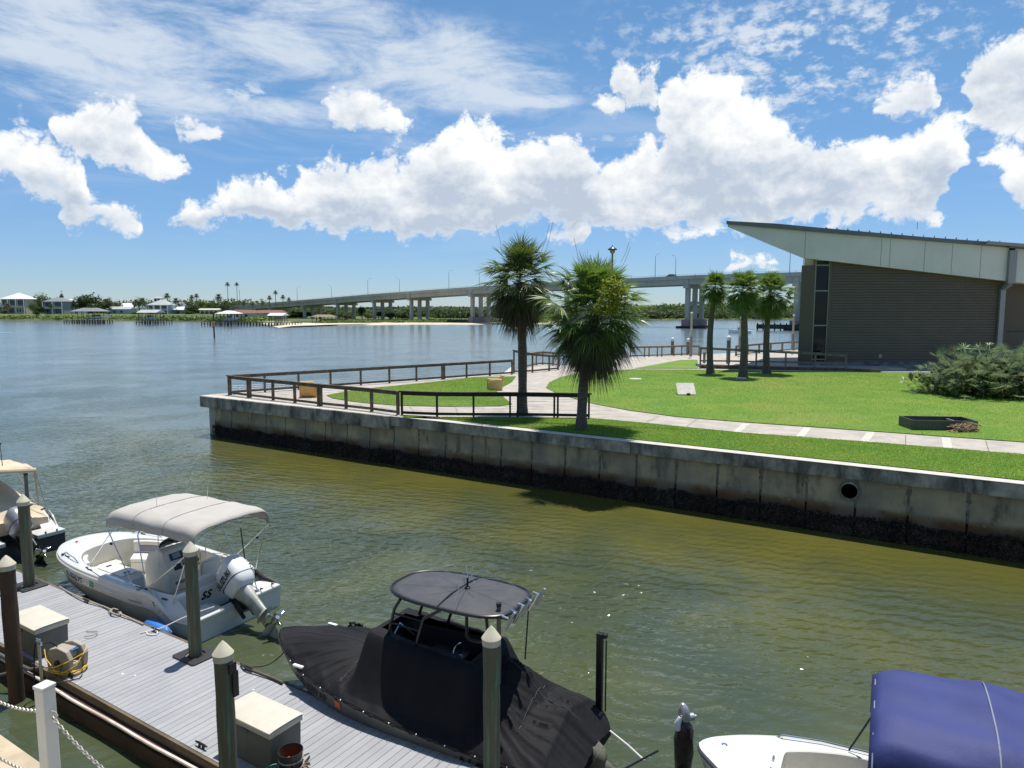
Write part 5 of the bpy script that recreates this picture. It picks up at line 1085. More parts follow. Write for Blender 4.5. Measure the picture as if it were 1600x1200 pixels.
mb = MB(); mb.tube([(i * .5, -.10 + .012 * math.sin(i * 1.3), DZ - .155 + .012 * math.sin(i * .7)) for i in range(int(L * 2))], .026, 8); mb.build('side_bumper', 'bumper', dk, smooth=True)
for i in range(9):
    mb = MB(); mb.box((1.5 + i * 3.0, 1.0, -.05), (2.4, 1.6, .5)); mb.build('float', 'black_rough', dk)
# pilings with cone caps
def piling(d, n, ztop, label, m='piling', r=.116, guide=True, tilt=(0, 0)):
    o = empty('piling', DK(d, n, 0), DKA, label, 'piling', 'pilings of the floating dock'); q = MB()
    pts = []; N = 16
    for i in range(N + 1): z = -2 + (ztop - .1 + 2) * i / N; pts.append((tilt[0] * z, tilt[1] * z, z))
    q.tube(pts, [r * (1 + .03 * math.sin(i * 2.1)) for i in range(N + 1)], 20); q.build('post', m, o, smooth=True)
    tx, ty = tilt[0] * ztop, tilt[1] * ztop
    q = MB(); q.lathe([(r + .012, ztop - .16), (r + .014, ztop - .075), (r + .02, ztop - .07), (r * .45, ztop + .05), (.012, ztop + .095), (0, ztop + .1)], (tx, ty, 0), 24); q.build('cap', 'cap', o, smooth=True, ang=25)
    if guide:
        q = MB(); out = []; inn = []
        for k in range(28): a = 2 * math.pi * k / 28; out.append((max(-.34, min(.34, .48 * math.cos(a))), max(-.28, min(.28, .40 * math.sin(a))))); inn.append((.19 * math.cos(a), .165 * math.sin(a)))
        z0, z1 = DZ + .004, DZ + .035
        q.grid([[(x_, y_, z0) for x_, y_ in out], [(x_, y_, z1) for x_, y_ in out], [(x_, y_, z1) for x_, y_ in inn], [(x_, y_, DZ - .1) for x_, y_ in inn]], closed_u=True); q.build('guide_collar', 'rail_rub', o, bev=.006)
        q = MB(); q.lathe([(.0, 0), (.162, 0)], (0, 0, DZ + .006), 20); q.build('guide_well', 'black_rough', o)
    return o
piling(-18.21, 7.43, 2.62, 'greenish piling through the dock in front of the boat with the tan cover')
piling(-11.83, 7.5, 2.62, 'greenish piling through the dock beside the transom of the white boat')
piling(-5.16, 7.6, 2.62, 'tall pale green piling in front of the black covered boat')
o = piling(-7.95, 5.43, 2.58, 'dark piling on the near side of the dock beside the right dock box', 'piling', guide=False, tilt=(.004, -.004))
q = MB(); q.box((.16, .05, 2.1), (.03, .08, .34)); q.box((.155, .02, 2.33), (.03, .1, .14)); q.build('pile_bracket', 'black', o)
piling(-13.95, 5.36, 2.60, 'dark reddish piling cut by the left edge in front of the left dock box', 'piling_dk', guide=False, r=.125)
# grey pipes standing next to two pilings
def pipe(d, n, z0, z1, label, r=.035):
    o = empty('guide_pole', DK(d, n, z0), DKA, label, 'pole'); q = MB(); q.tube([(0, 0, 0), (0, 0, z1 - z0)], r, 10); q.build('tube', 'hull_char', o, smooth=True); q = MB(); q.tube([(0, 0, z1 - z0), (0, 0, z1 - z0 + .05)], r + .006, 10); q.build('cap', 'black', o)
pipe(-5.60, 8.45, .3, 2.58, 'thin grey pole rising behind the pale green piling at the black boat')
p = dep(40, 742, 17.9); d_, n_ = p.x * .844 - p.y * .536, p.x * .536 + p.y * .844
pipe(d_, n_, -.5, p.z, 'thin dark pole just behind the left greenish piling', .045)
# dock boxes
def dockbox(d0, d1, n0, n1, h, label):
    o = empty('dock_box', DK((d0 + d1) / 2, (n0 + n1) / 2, DZ), DKA, label, 'dock box', 'dock boxes along the near edge of the dock'); w_, dd = d1 - d0, n1 - n0
    q = MB(); q.box((0, 0, (h - .06) / 2 + .004), (w_ - .06, dd - .06, h - .06), taper=1.03); q.build('body', 'boxbody', o, bev=.03, seg=3)
    q = MB(); rows = []; nx = 10
    for i in range(nx + 1):
        x_ = -w_ / 2 + w_ * i / nx; row = []
        for j in range(nx + 1): y_ = -dd / 2 + dd * j / nx; row.append((x_, y_, h + .035 * (1 - abs(2 * y_ / dd) ** 3) * (1 - abs(2 * x_ / w_) ** 5 * .6) + .02))
        rows.append(row)
    q.grid(rows); q.box((0, 0, h - .03), (w_, dd, .095)); q.build('lid', 'lid', o, smooth=True, bev=.022, seg=3)
    q = MB(); q.box((0, -dd / 2 - .005, h - .10), (.16, .02, .05)); q.build('latch', 'boxbody', o, bev=.006)
    for s_ in (-1, 1):
        q = MB(); q.box((s_ * (w_ / 2 - .026), 0, h * .5), (.01, dd * .55, h * .5)); q.build('side_panel', 'boxbody', o, bev=.004)
    return o
dockbox(-15.32, -14.17, 5.80, 6.42, .56, 'left dock box with rounded cream lid behind the reddish piling')
dockbox(-8.88, -7.77, 5.96, 6.56, .62, 'right dock box with clean cream lid behind the dark near piling')
# hose reel box with hoses and its stand pipe
hb = empty('hose_box', DK(-13.32, 5.96, DZ), DKA + R(14), 'taupe hose reel box wrapped with a yellow hose beside the left dock box', 'hose box')
for s_ in (-1, 1):
    q = MB(); rows = [(-.24, 0), (.24, 0), (.28, .30), (.20, .44), (0, .49), (-.20, .44), (-.28, .30)]
    n = len(rows); q.add([(x_, s_ * .15 - .045, z_) for x_, z_ in rows] + [(x_, s_ * .15 + .045, z_) for x_, z_ in rows], [tuple(range(n - 1, -1, -1)), tuple(range(n, 2 * n))] + [(i, (i + 1) % n, n + (i + 1) % n, n + i) for i in range(n)]); q.build('side_panel', 'hose_box', hb, bev=.018, seg=3)
q = MB(); q.box((-.06, 0, .33), (.36, .21, .18)); q.box((0, 0, .10), (.44, .21, .16)); q.build('body', 'hose_box', hb, bev=.02)
q = MB(); q.lathe([(0, 0), (.05, 0), (.055, .03), (.03, .05), (0, .05)], (.0, -.20, .22), 14, Matrix.Rotation(R(90), 3, 'X')); q.build('hub', 'black', hb, smooth=True)
q = MB(); q.tube([(.16, 0, .36 + .0), (.17, .07, .40), (.16, -.06, .41), (.15, .05, .43)], .016, 6); q.build('hose_coil', 'blue_fender', hb)
for rr, zz, ph in ((.34, .035, 0), (.31, .06, .7), (.36, .085, 1.5)):
    q = MB(); q.tube([(rr * 1.0 * math.cos(a * .2618 + ph), rr * .72 * math.sin(a * .2618 + ph), zz + .012 * math.sin(a * 1.1)) for a in range(24)], .011, 6, closed=True); q.build('hose', 'yhose', hb, smooth=True)
q = MB(); q.tube([(-.30, -.2, .43), (-.2, -.26, .30), (0, -.27, .12), (.2, -.26, .10), (.36, -.14, .2), (.36, .05, .38), (.30, .15, .42)], .010, 6); q.tube([(-.26, -.22, .10), (0, -.265, .17), (.25, -.22, .28), (.37, 0, .36)], .010, 6); q.build('hose', 'yhose', hb, smooth=True)
q = MB(); q.tube([(.1, -.2, .2), (.16, -.32, .05), (-.05, -.40, .02), (.3, -.42, .012), (.5, -.2, .02), (.45, -.1, .03)], .009, 6); q.build('cable', 'black_rough', hb, smooth=True)
sp_ = empty('water_tap', DK(-13.52, 5.60, .30), DKA, 'pale stand pipe with tap and black hose in front of the hose box', 'water tap')
q = MB(); q.tube([(0, 0, -.2), (-.02, 0, .78)], .026, 10); q.build('stand_pipe', 'cap', sp_, smooth=True)
q = MB(); q.tube([(-.10, 0, .80), (.10, 0, .80)], .025, 8); q.tube([(.0, 0, .78), (0, 0, .86)], .03, 8); q.box((-.06, 0, .85), (.09, .02, .02)); q.build('tap', 'steel', sp_)
q = MB(); q.tube([(-.10, 0, .79), (-.17, 0, .70), (-.20, -.02, .4), (-.20, -.04, .0), (-.17, -.05, -.2)], .013, 6); q.tube([(.1, 0, .8), (.17, .1, .82), (.2, .2, .7)], .012, 6); q.build('hose', 'black_rough', sp_, smooth=True)
# water pipe along the dock and the grey power hose to the left
q = MB(); P0 = DK(-15.3, 5.64, .42); q.tube([DK(-16.5, 5.63, .40), DK(-15.2, 5.62, .42), DK(-14.5, 5.60, .45), DK(-14.0, 5.62, .46), DK(-13.75, 5.72, .52)], .03, 8); q.tube([DK(-14.28, 5.60, .44), DK(-14.32, 5.50, .38), DK(-14.6, 5.3, .30), DK(-15.4, 5.0, .35), DK(-16.5, 4.7, .55)], .032, 8)
tag(q.build('shore_pipe', 'hull_char', smooth=True), 'grey shore water pipe bending away from the near dock edge at the left', 'pipe')
# cleats and lines
def cleat(d, n, label, rz=0):
    o = empty('cleat', DK(d, n, DZ + .002), DKA + rz, label, 'cleat', 'cleats on the dock edges'); q = MB()
    for s_ in (-1, 1): q.tube([(s_ * .05, 0, 0), (s_ * .04, 0, .05)], [.022, .016], 8)
    q.build('base', 'black', o); q = MB(); q.tube([(-.14, 0, .058), (-.07, 0, .062), (.07, 0, .062), (.14, 0, .058)], [.011, .018, .018, .011], 8); q.build('horns', 'black', o, smooth=True)
cl = [(-16.1, 7.66, 'cleat at the bow of the white boat'), (-14.95, 7.68, 'cleat with rope tangle midway along the white boat'), (-13.42, 7.66, 'cleat with white line at the stern of the white boat'), (-10.55, 7.68, 'cleat with black line at the bow of the black boat'), (-7.45, 7.68, 'cleat halfway along the black boat'), (-13.0, 5.84, 'cleat next to the hose box on the near edge'), (-9.2, 5.85, 'cleat left of the right dock box')]
for c in cl: cleat(*c)
def line(name, pts, r, m, label, cat='rope'):
    q = MB(); out = []; P_ = [Vector(p) for p in pts]
    for i in range(len(P_) - 1):
        for t in (0, .25, .5, .75):
            p0, p1, p2, p3 = P_[max(i - 1, 0)], P_[i], P_[i + 1], P_[min(i + 2, len(P_) - 1)]
            out.append(.5 * ((2 * p1) + (p2 - p0) * t + (2 * p0 - 5 * p1 + 4 * p2 - p3) * t * t + (3 * p1 - p0 - 3 * p2 + p3) * t ** 3))
    out.append(P_[-1]); q.tube(out, r, 6); return tag(q.build(name, m, smooth=True), label, cat)
line('mooring_line', [DK(-17.6, 7.80, .50), DK(-16.9, 7.70, .53), DK(-16.1, 7.66, .55), DK(-15.5, 7.72, .53), DK(-14.95, 7.68, .56), DK(-14.2, 7.70, .52), DK(-13.9, 7.69, .53)], .017, 'rope', 'weathered rope lying along the dock edge beside the white boat')
line('mooring_line', [DK(-15.1, 7.62, .53), DK(-14.85, 7.74, .54), DK(-14.75, 7.64, .55), DK(-14.95, 7.60, .57), DK(-15.08, 7.7, .58), DK(-14.9, 7.72, .59)], .02, 'rope', 'tangle of weathered rope around the cleat beside the white boat')
line('mooring_line', [DK(-13.42, 7.64, .57), DK(-13.36, 7.78, .56), DK(-13.1, 8.15, .72), DK(-12.75, 8.55, .86)], .012, 'wrope', 'white line from the dock up to the stern of the white boat')
line('mooring_line', [DK(-13.55, 7.55, .515), DK(-13.4, 7.50, .515), DK(-13.25, 7.58, .52), DK(-13.38, 7.66, .56), DK(-13.5, 7.60, .53), DK(-13.6, 7.45, .515)], .012, 'wrope', 'loose end of white line coiled on the dock by the stern cleat')
line('mooring_line', [DK(-16.9, 7.72, .53), DK(-17.2, 7.85, .42), DK(-17.5, 8.1, .45), DK(-17.55, 8.35, .80)], .013, 'wrope', 'pale bow line of the white boat drooping over the water')
line('mooring_line', [DK(-10.55, 7.68, .56), DK(-10.4, 8.0, .50), DK(-10.35, 8.35, .62), DK(-10.3, 8.62, .92)], .010, 'black_rough', 'thin black bow line of the covered boat')
line('mooring_line', [DK(-10.8, 7.72, .54), DK(-10.55, 7.64, .56), DK(-10.3, 7.66, .54), DK(-9.9, 7.69, .53), DK(-9.6, 7.68, .53)], .018, 'black_rough', 'black rope wound on the cleat before the covered boat')
line('mooring_line', [DK(-7.9, 7.62, .53), DK(-7.5, 7.68, .56), DK(-7.2, 7.66, .55), DK(-6.8, 7.72, .52), DK(-6.2, 7.70, .52)], .014, 'wrope', 'pale rope on the cleat halfway along the covered boat')
line('electric_cable', [DK(-14.6, 6.9, .515), DK(-14.35, 7.0, .54), DK(-14.2, 6.85, .56), DK(-14.35, 6.75, .53)], .008, 'hose_box', 'thin loop of wire sticking out behind the left dock box', 'wire')
# fenders
f = empty('fender', DK(-13.88, 7.98, .33), DKA, 'blue cylindrical fender squeezed between the dock and the white boat', 'fender', 'blue fenders'); q = MB(); q.tube([(-.44, 0, 0), (-.41, 0, 0), (-.33, 0, 0), (0, 0, 0), (.33, 0, 0), (.41, 0, 0), (.44, 0, 0)], [.03, .08, .125, .135, .125, .08, .03], 16); q.build('body', 'blue_fender', f, smooth=True)
q = MB(); q.tube([(.44, 0, 0), (.52, -.02, .06), (.5, -.1, .2)], .012, 6); q.build('lanyard', 'wrope', f)
q = MB(); q.box((0, 0, .12), (.9, .6, .24), taper=.9); q2 = tag(q.build('storage_tub', 'blue_fender', loc=DK(-18.9, 7.0, DZ), rz=DKA, bev=.03), 'bright blue tub on the dock at the left edge behind the reddish piling', 'tub')
# buckets
bk = empty('bucket', DK(-7.56, 6.14, DZ), DKA, 'black bucket with an orange cloth in it standing before the right dock box', 'bucket')
q = MB(); q.lathe([(.0, .005), (.135, .005), (.165, .36), (.172, .365), (.172, .385), (.160, .385), (.155, .36)], n=28); q.build('body', 'pot_black', bk, smooth=True)
q = MB(); q.lathe([(.153, .372), (.135, .16), (0, .15)], n=28); q.build('inside', 'pot_in', bk, smooth=True)
q = MB(); q.tube([(.163 * math.cos(a), .163 * math.sin(a), .27) for a in [2 * math.pi * k / 24 for k in range(24)]], .012, 6, closed=True); q.tube([(.17 * math.cos(a), .17 * math.sin(a), .17) for a in [2 * math.pi * k / 24 for k in range(24)]], .014, 6, closed=True); q.build('rope_wrap', 'rope', bk)
V, Fa = leaf_cloud([(-.02, .0, .20, .085, .07, .05)], 120, .03, 3); npmesh('cloth', V, Fa, 'orange', bk)
q = MB(); rb = random.Random(5)
for i in range(16): a = rb.uniform(-.6, 1.2); q.bar((.15 * math.cos(a), .15 * math.sin(a), .05 + i * .012), (.26 * math.cos(a), .26 * math.sin(a), .1 + rb.uniform(0, .16)), .03, .004)
q.build('dry_leaves', 'boot', bk)
pt_ = empty('plant_pot', DK(-7.62, 5.90, DZ), DKA, 'green plant pot rim at the bottom edge in front of the black bucket', 'plant pot'); q = MB(); q.lathe([(.10, .0), (.135, .17), (.15, .18), (.15, .20), (.13, .20), (.125, .14), (0, .13)], n=24); q.build('pot', 'pot_green', pt_, smooth=True); V, Fa = leaf_cloud([(0, 0, .15, .1, .1, .03)], 60, .03, 2); npmesh('dead_leaves', V, Fa, 'boot', pt_)
# ================================================================ NEAR BULKHEAD WALK WITH POST AND CHAINS
SZ = 3.3
mb = MB(); mb.prism([tuple(DK(-30, 2.5)[:2]), tuple(DK(10, 2.5)[:2]), tuple(DK(10, -3)[:2]), tuple(DK(-30, -3)[:2])], -2, SZ); tag(mb.build('bulkhead_walk', 'slab'), 'tan concrete walkway edge in the bottom left corner', 'walkway', kind='structure')
def vpost(d, n, label):
    o = empty('chain_post', DK(d, n, SZ), DKA + R(10), label, 'post', 'white posts of the chain fence'); q = MB(); q.box((0, 0, .53), (.092, .092, 1.06)); q.build('post', 'vinyl', o, bev=.006); q = MB(); q.box((0, 0, 1.075), (.102, .102, .024)); q.build('cap', 'vinyl', o, bev=.004)
    for z_ in (.42, .90):
        q = MB(); q.tube([(.046, 0, z_), (.10, 0, z_), (.115, 0, z_ - .02), (.10, 0, z_ - .035), (.085, 0, z_ - .02)], .006, 6); q.build('eye_bolt', 'chain', o)
    return o
pd, pn = (-3.27) * .844 - 4.7 * .536, 2.2
vpost(pd, pn, 'white square post of the chain fence in the bottom left corner')
vpost(pd + 2.0, pn, 'second white chain post just below the picture'); vpost(pd - 2.0, pn, 'chain post beyond the left edge of the picture')
def chain(a, b_, sag, label):
    o = empty('chain', a, 0, label, 'chain', 'chains between the white posts'); q = MB(); a = Vector(a); b_ = Vector(b_); L = (b_ - a).length; n = int(L / .031); o0 = a.copy(); 
    pt = lambda t: a.lerp(b_, t) - Vector((0, 0, sag * 4 * t * (1 - t))) - o0
    for i in range(n):
        p = pt((i + .5) / n); t = (pt((i + 1) / n) - pt(i / n)).normalized(); s_ = t.cross(Vector((0, 0, 1))).normalized(); u_ = s_.cross(t); w_ = s_ if i % 2 else u_
        q.tube([p + t * .021 * math.cos(k * 1.0472) * 1.0 + w_ * .0105 * math.sin(k * 1.0472) for k in range(6)], .0042, 5, closed=True)
    q.build('links', 'chain', o, smooth=True)
for z_ in (.42, .90):
    w0 = ['lower', 'upper'][z_ > .5]
    chain(DK(pd + .085, pn, SZ + z_ - .03), DK(pd + 1.93, pn, SZ + z_ - .03), .16, w0 + ' chain running from the white post to the lower right')
    chain(DK(pd - 1.93, pn, SZ + z_ - .03), DK(pd - .065, pn, SZ + z_ - .03), .16, w0 + ' chain running from the white post to the left edge')
# wrapped outboard bracket standing in the water at the bottom
wp = at(1066, 1200, 0) + Vector((0, -.05, 0)); o = empty('wrapped_motor', wp, R(20), 'upended outboard leg wrapped in black plastic beside the blue topped boat', 'outboard motor')
prof = [(-.3, .10, .09), (.1, .13, .12), (.3, .145, .13), (.5, .15, .14), (.62, .14, .13), (.74, .11, .11), (.80, .06, .06)]
q = MB(); rows = []
for z_, rx, ry in prof: rows.append([(rx * math.cos(a) * (1 + .10 * math.sin(a * 3 + z_ * 14)), ry * math.sin(a) * (1 + .10 * math.cos(a * 4 + z_ * 9)), z_) for a in [2 * math.pi * k / 22 for k in range(22)]])
q.grid(rows, closed_u=True); q.build('plastic_wrap', 'wrapblk', o, smooth=True, ang=25)
q = MB(); rows = []
for z_, rx, ry, dx in [(.80, .05, .07, 0), (.84, .085, .10, .0), (.92, .09, .10, -.01), (1.02, .07, .08, -.02), (1.08, .03, .035, -.03), (1.09, .002, .002, -.03)]: rows.append([(dx + rx * math.cos(a), ry * math.sin(a), z_) for a in [2 * math.pi * k / 16 for k in range(16)]])
q.grid(rows, closed_u=True); q.build('skeg', 'tape', o, smooth=True)
q = MB(); q.tube([(-.13, -.02, .70), (-.14, -.03, .80), (-.10, -.04, .90)], [.045, .05, .03], 8); q.build('fin', 'white', o, smooth=True)
q = MB(); q.tube([(.06, 0, .84), (.15, -.01, .84)], .06, 10); q.tube([(.15, -.01, .84), (.2, -.01, .84)], .025, 8); q.tube([(.14, .02, .80), (.2, .04, .76)], .025, 6); q.build('propeller_hub', 'tape', o, smooth=True)

# bird droppings and screw heads on the planks
rb = random.Random(21)
for i in range(16):
    d_, n_ = rb.uniform(-17, -5), rb.uniform(5.9, 7.5); q = MB(); k = rb.randint(5, 8); r_ = rb.uniform(.008, .03)
    q.poly([(r_ * rb.uniform(.5, 1.2) * math.cos(2 * math.pi * j / k), r_ * rb.uniform(.5, 1.2) * math.sin(2 * math.pi * j / k), 0) for j in range(k)]); o = q.build('dropping', 'white', dk); o.location = dl(d_, n_, DZ + .0025)
# ================================================================ BOATS
def cat_rom(P_, n):
    P_ = [Vector(p + (0,) * (3 - len(p))) for p in P_]; out = []; N = len(P_) - 1
    for k in range(n + 1):
        s_ = k / n * N; i = min(int(s_), N - 1); t = s_ - i
        p0, p1, p2, p3 = P_[max(i - 1, 0)], P_[i], P_[i + 1], P_[min(i + 2, N)]
        out.append(.5 * ((2 * p1) + (p2 - p0) * t + (2 * p0 - 5 * p1 + 4 * p2 - p3) * t * t + (3 * p1 - p0 - 3 * p2 + p3) * t ** 3))
    return out
class Hull:
    """sheer: list of (x, half beam, z) from transom to stem"""
    def __init__(s, sheer, n=44, rows=None):
        s.P = cat_rom(sheer, n); s.L = s.P[-1].x; s.P[-1].y = 0
        # (name, beam factor, height fraction or absolute, rake, bow narrowing)
        s.R = rows or [(1.0, 0, 0, 0), (1.015, -.04, 0, 0), (1.015, -.09, 0, 0), (.995, -.10, 0, .01), (.99, -.36, .02, .03), (.965, -.60, .04, .12), (.91, -.80, .08, .32)]
    def row(s, k):
        bf, dz, rk, nb = s.R[k]; out = []
        for p in s.P:
            q = max(0, p.x / s.L); out.append(Vector((p.x - rk * s.L * q ** 4, p.y * bf * (1 - nb * q ** 3), p.z + dz)))
        return out
    def shell(s, mbs, k0, k1):
        rows = [s.row(k) for k in range(k0, k1 + 1)]
        for sg in (1, -1): mbs.grid([[Vector((p.x, p.y * sg, p.z)) for p in r_] for r_ in rows])
    def keel(s, mbs, z0=-.35, z1=-.1, rk=.16):
        a = s.row(len(s.R) - 1)
        for sg in (1, -1): mbs.grid([[Vector((p.x, p.y * sg, p.z)) for p in a], [Vector((p.x - .02 * s.L * (p.x / s.L) ** 4, 0, z0 + (z1 - z0) * (p.x / s.L) ** 3)) for p in a]])
    def transom(s, mbs, k0=0):
        pts = [s.row(k)[0] for k in range(k0, len(s.R))]
        mbs.poly([Vector((p.x, p.y, p.z)) for p in pts] + [Vector((0, 0, -.35))] + [Vector((p.x, -p.y, p.z)) for p in reversed(pts)])
    def side_pt(s, x, k, f=0.0):
        a, b_ = s.row(k), s.row(k + 1)
        for i in range(len(a) - 1):
            if a[i].x <= x <= a[i + 1].x: t = (x - a[i].x) / max(1e-6, a[i + 1].x - a[i].x); return a[i].lerp(a[i + 1], t).lerp(b_[i].lerp(b_[i + 1], t), f)
        return a[-1]
    def lay(s, x0, k, f, off=.010):
        def fn(tx, ty, tz):
            x = x0 - tx; p = s.side_pt(x, k, f); q_ = s.side_pt(x - .06, k, f); pu = s.side_pt(x, k, max(0, f - .3)); ex = (q_ - p).normalized(); ey = (pu - p).normalized(); n = ex.cross(ey).normalized()
            return p + ey * ty + n * (off + tz)
        return fn
    def side_frame(s, x, k, f, off=.008, flip=1):
        """text frame on the port side reading from bow to stern"""
        p = s.side_pt(x, k, f); px_ = s.side_pt(x - .3, k, f); pu = s.side_pt(x, k, max(0, f - .3)); ex = (px_ - p).normalized(); ey = (pu - p).normalized(); n = ex.cross(ey).normalized()
        return frame(p + n * off, ex, ey)
def canopy(parent, name, m, x0, x1, hw, z0, crown, sag=.0, nx=22, ny=18, edge=.16, wr=.012, seed=1, endroll=.12, thick=.02, zslope=0.0):
    rb = random.Random(seed); q = MB(); rows = []
    for i in range(nx + 1):
        t = i / nx; x_ = x0 + (x1 - x0) * t; row = []
        for j in range(ny + 1):
            s_ = -1 + 2 * j / ny; y_ = hw * math.sin(s_ * math.pi / 2 * .98) * 1.0; arc = 1 - abs(s_) ** 2.6
            rib = abs(math.sin(t * math.pi * 3)) * sag
            z_ = z0 + crown * arc - edge * abs(s_) ** 9 - rib * arc - endroll * (abs(2 * t - 1) ** 10) + zslope * t + wr * math.sin(t * 23 + s_ * 4 + seed) * abs(s_) ** 2 + wr * .5 * math.sin(s_ * 17 + t * 9)
            row.append(Vector((x_, y_, z_)))
        rows.append(row)
    q.grid(rows); o = q.build(name, m, parent, smooth=True, ang=70); sd = o.modifiers.new('thickness', 'SOLIDIFY'); sd.thickness = thick; return o
def outboard(parent, loc, tilt, m_cowl, m_leg, yaw=0, sc=1.0, prop='steel', lower_black=False, band='black'):
    """root = the cowling; everything else hangs from it"""
    def sec(zs): return zs
    q = MB(); rows = []
    for z_, cx, rx, ry in [(.02, -.16, .20, .15), (.06, -.18, .25, .19), (.16, -.19, .29, .215), (.30, -.20, .305, .22), (.44, -.20, .30, .215), (.54, -.21, .275, .195), (.60, -.23, .225, .155), (.625, -.24, .12, .08), (.63, -.24, .01, .01)]:
        row = []
        for k in range(28):
            a = 2 * math.pi * k / 28; c_, s_ = math.cos(a), math.sin(a); e_ = .62
            row.append((cx + rx * math.copysign(abs(c_) ** e_, c_), ry * math.copysign(abs(s_) ** e_, s_), z_))
        rows.append(row)
    q.grid(rows, closed_u=True); q.poly(rows[0])
    o = q.build('outboard_motor', m_cowl, parent, smooth=True, ang=50, loc=loc, rot=(0, tilt, yaw)); o.scale = (sc,) * 3
    def sub(mb_, name, m, sm=True, **k): return mb_.build(name, m, o, smooth=sm, **k)
    q = MB(); q.tube([(-.16 + .20 * 1.30 * math.copysign(abs(math.cos(a)) ** .62, math.cos(a)) * 1.14 - .03, .222 * math.copysign(abs(math.sin(a)) ** .62, math.sin(a)), .215) for a in [2 * math.pi * k / 28 for k in range(28)]], .009, 5, closed=True); sub(q, 'cowl_seam', band)
    q = MB(); rows = []
    for z_, cx, rx, ry in [(.03, -.15, .20, .15), (-.06, -.17, .19, .13), (-.16, -.19, .16, .10), (-.34, -.21, .15, .075), (-.52, -.22, .15, .06), (-.56, -.24, .20, .09), (-.575, -.26, .24, .10), (-.59, -.24, .14, .05), (-.72, -.22, .13, .04)]:
        rows.append([(cx + rx * math.cos(a), ry * math.sin(a), z_) for a in [2 * math.pi * k / 20 for k in range(20)]])
    q.grid(rows, closed_u=True); sub(q, 'midsection', m_leg)
    q = MB(); q.tube([(.10, 0, -.80), (.06, 0, -.80), (-.05, 0, -.80), (-.25, 0, -.80), (-.36, 0, -.80)], [.008, .045, .072, .066, .055], 16); sub(q, 'gearcase', m_leg)
    q = MB(); q.add([(-.02, -.012, -.84), (-.02, .012, -.84), (-.30, .012, -.84), (-.30, -.012, -.84), (-.16, -.006, -1.02), (-.16, .006, -1.02), (-.30, .006, -1.04), (-.30, -.006, -1.04)], [(0, 4, 7, 3), (1, 2, 6, 5), (0, 1, 5, 4), (3, 7, 6, 2), (4, 5, 6, 7), (0, 3, 2, 1)]); sub(q, 'skeg', m_leg, False)
    q = MB(); q.tube([(-.365, 0, -.80), (-.44, 0, -.80), (-.50, 0, -.80)], [.055, .05, .035], 14); sub(q, 'propeller_hub', prop)
    for k in range(3):
        q = MB(); a0 = k * 2.094 + .4; rows = []
        for r_ in (.05, .10, .15, .18): rows.append([Vector((-.43 - .035 * (j - 2) * (1 + r_), r_ * math.cos(a0 + (j - 2) * .19 * (1.15 - abs(r_ - .1) * 3)), -.80 + r_ * math.sin(a0 + (j - 2) * .19 * (1.15 - abs(r_ - .1) * 3)))) for j in range(5)])
        q.grid(rows); b_ = sub(q, 'propeller_blade', prop); b_.modifiers.new('thickness', 'SOLIDIFY').thickness = .008
    q = MB(); q.box((.03, 0, -.08), (.10, .24, .34)); q.box((.085, .10, -.12), (.05, .05, .46)); q.box((.085, -.10, -.12), (.05, .05, .46)); q.tube([(.06, -.15, .06), (.06, .15, .06)], .035, 8); sub(q, 'clamp_bracket', 'black', False, bev=.008)
    q = MB()
    for s_ in (-1, 1): q.tube([(.02, s_ * .055, -.02), (-.08, s_ * .055, -.26)], .02, 8)
    sub(q, 'tilt_ram', 'black')
    q = MB(); q.box((.10, 0, .50), (.02, .24, .10), rot=Euler((0, R(-18), 0)).to_matrix()); sub(q, 'air_intake', 'black', False, bev=.008)
    return o
# ---------------------------------------------------------------- white deck boat
HB = math.atan2(.536, -.844) + R(3.7)
wb = empty('deck_boat', (-6.06, 15.1, 0), HB, 'white open deck boat with beige bimini top and big white outboard at the dock', 'boat')
sheer = [(0, 1.17, .50), (.35, 1.20, .50), (.62, 1.22, .53), (1.15, 1.24, .86), (1.9, 1.26, .88), (2.9, 1.27, .93), (3.8, 1.24, .97), (4.6, 1.10, 1.0), (5.15, .86, 1.02), (5.5, .56, 1.03), (5.66, .25, 1.03), (5.70, 0, 1.03)]
hl = Hull(sheer)
q = MB(); hl.shell(q, 0, 4); q.build('hull', 'gel', wb, smooth=True, ang=28)
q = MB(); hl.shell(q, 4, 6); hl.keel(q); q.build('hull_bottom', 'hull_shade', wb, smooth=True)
q = MB(); hl.transom(q); q.build('transom', 'gel', wb)
q = MB()
for sg in (1, -1): q.tube([Vector((p.x, p.y * sg * 1.012, p.z - .065)) for p in hl.row(0)], .022, 6)
q.build('rub_rail', 'gel_in', wb, smooth=True)
for xx in (.33, .55): 
    q = MB(); a = [hl.side_pt(x_ * .1 + .9, 3, xx) + Vector((0, .004, 0)) for x_ in range(36)]
    for sg in (1, -1): q.tube([Vector((p.x, p.y * sg, p.z)) for p in a], .012, 4)
    q.build('hull_strake', 'gel', wb, smooth=True)
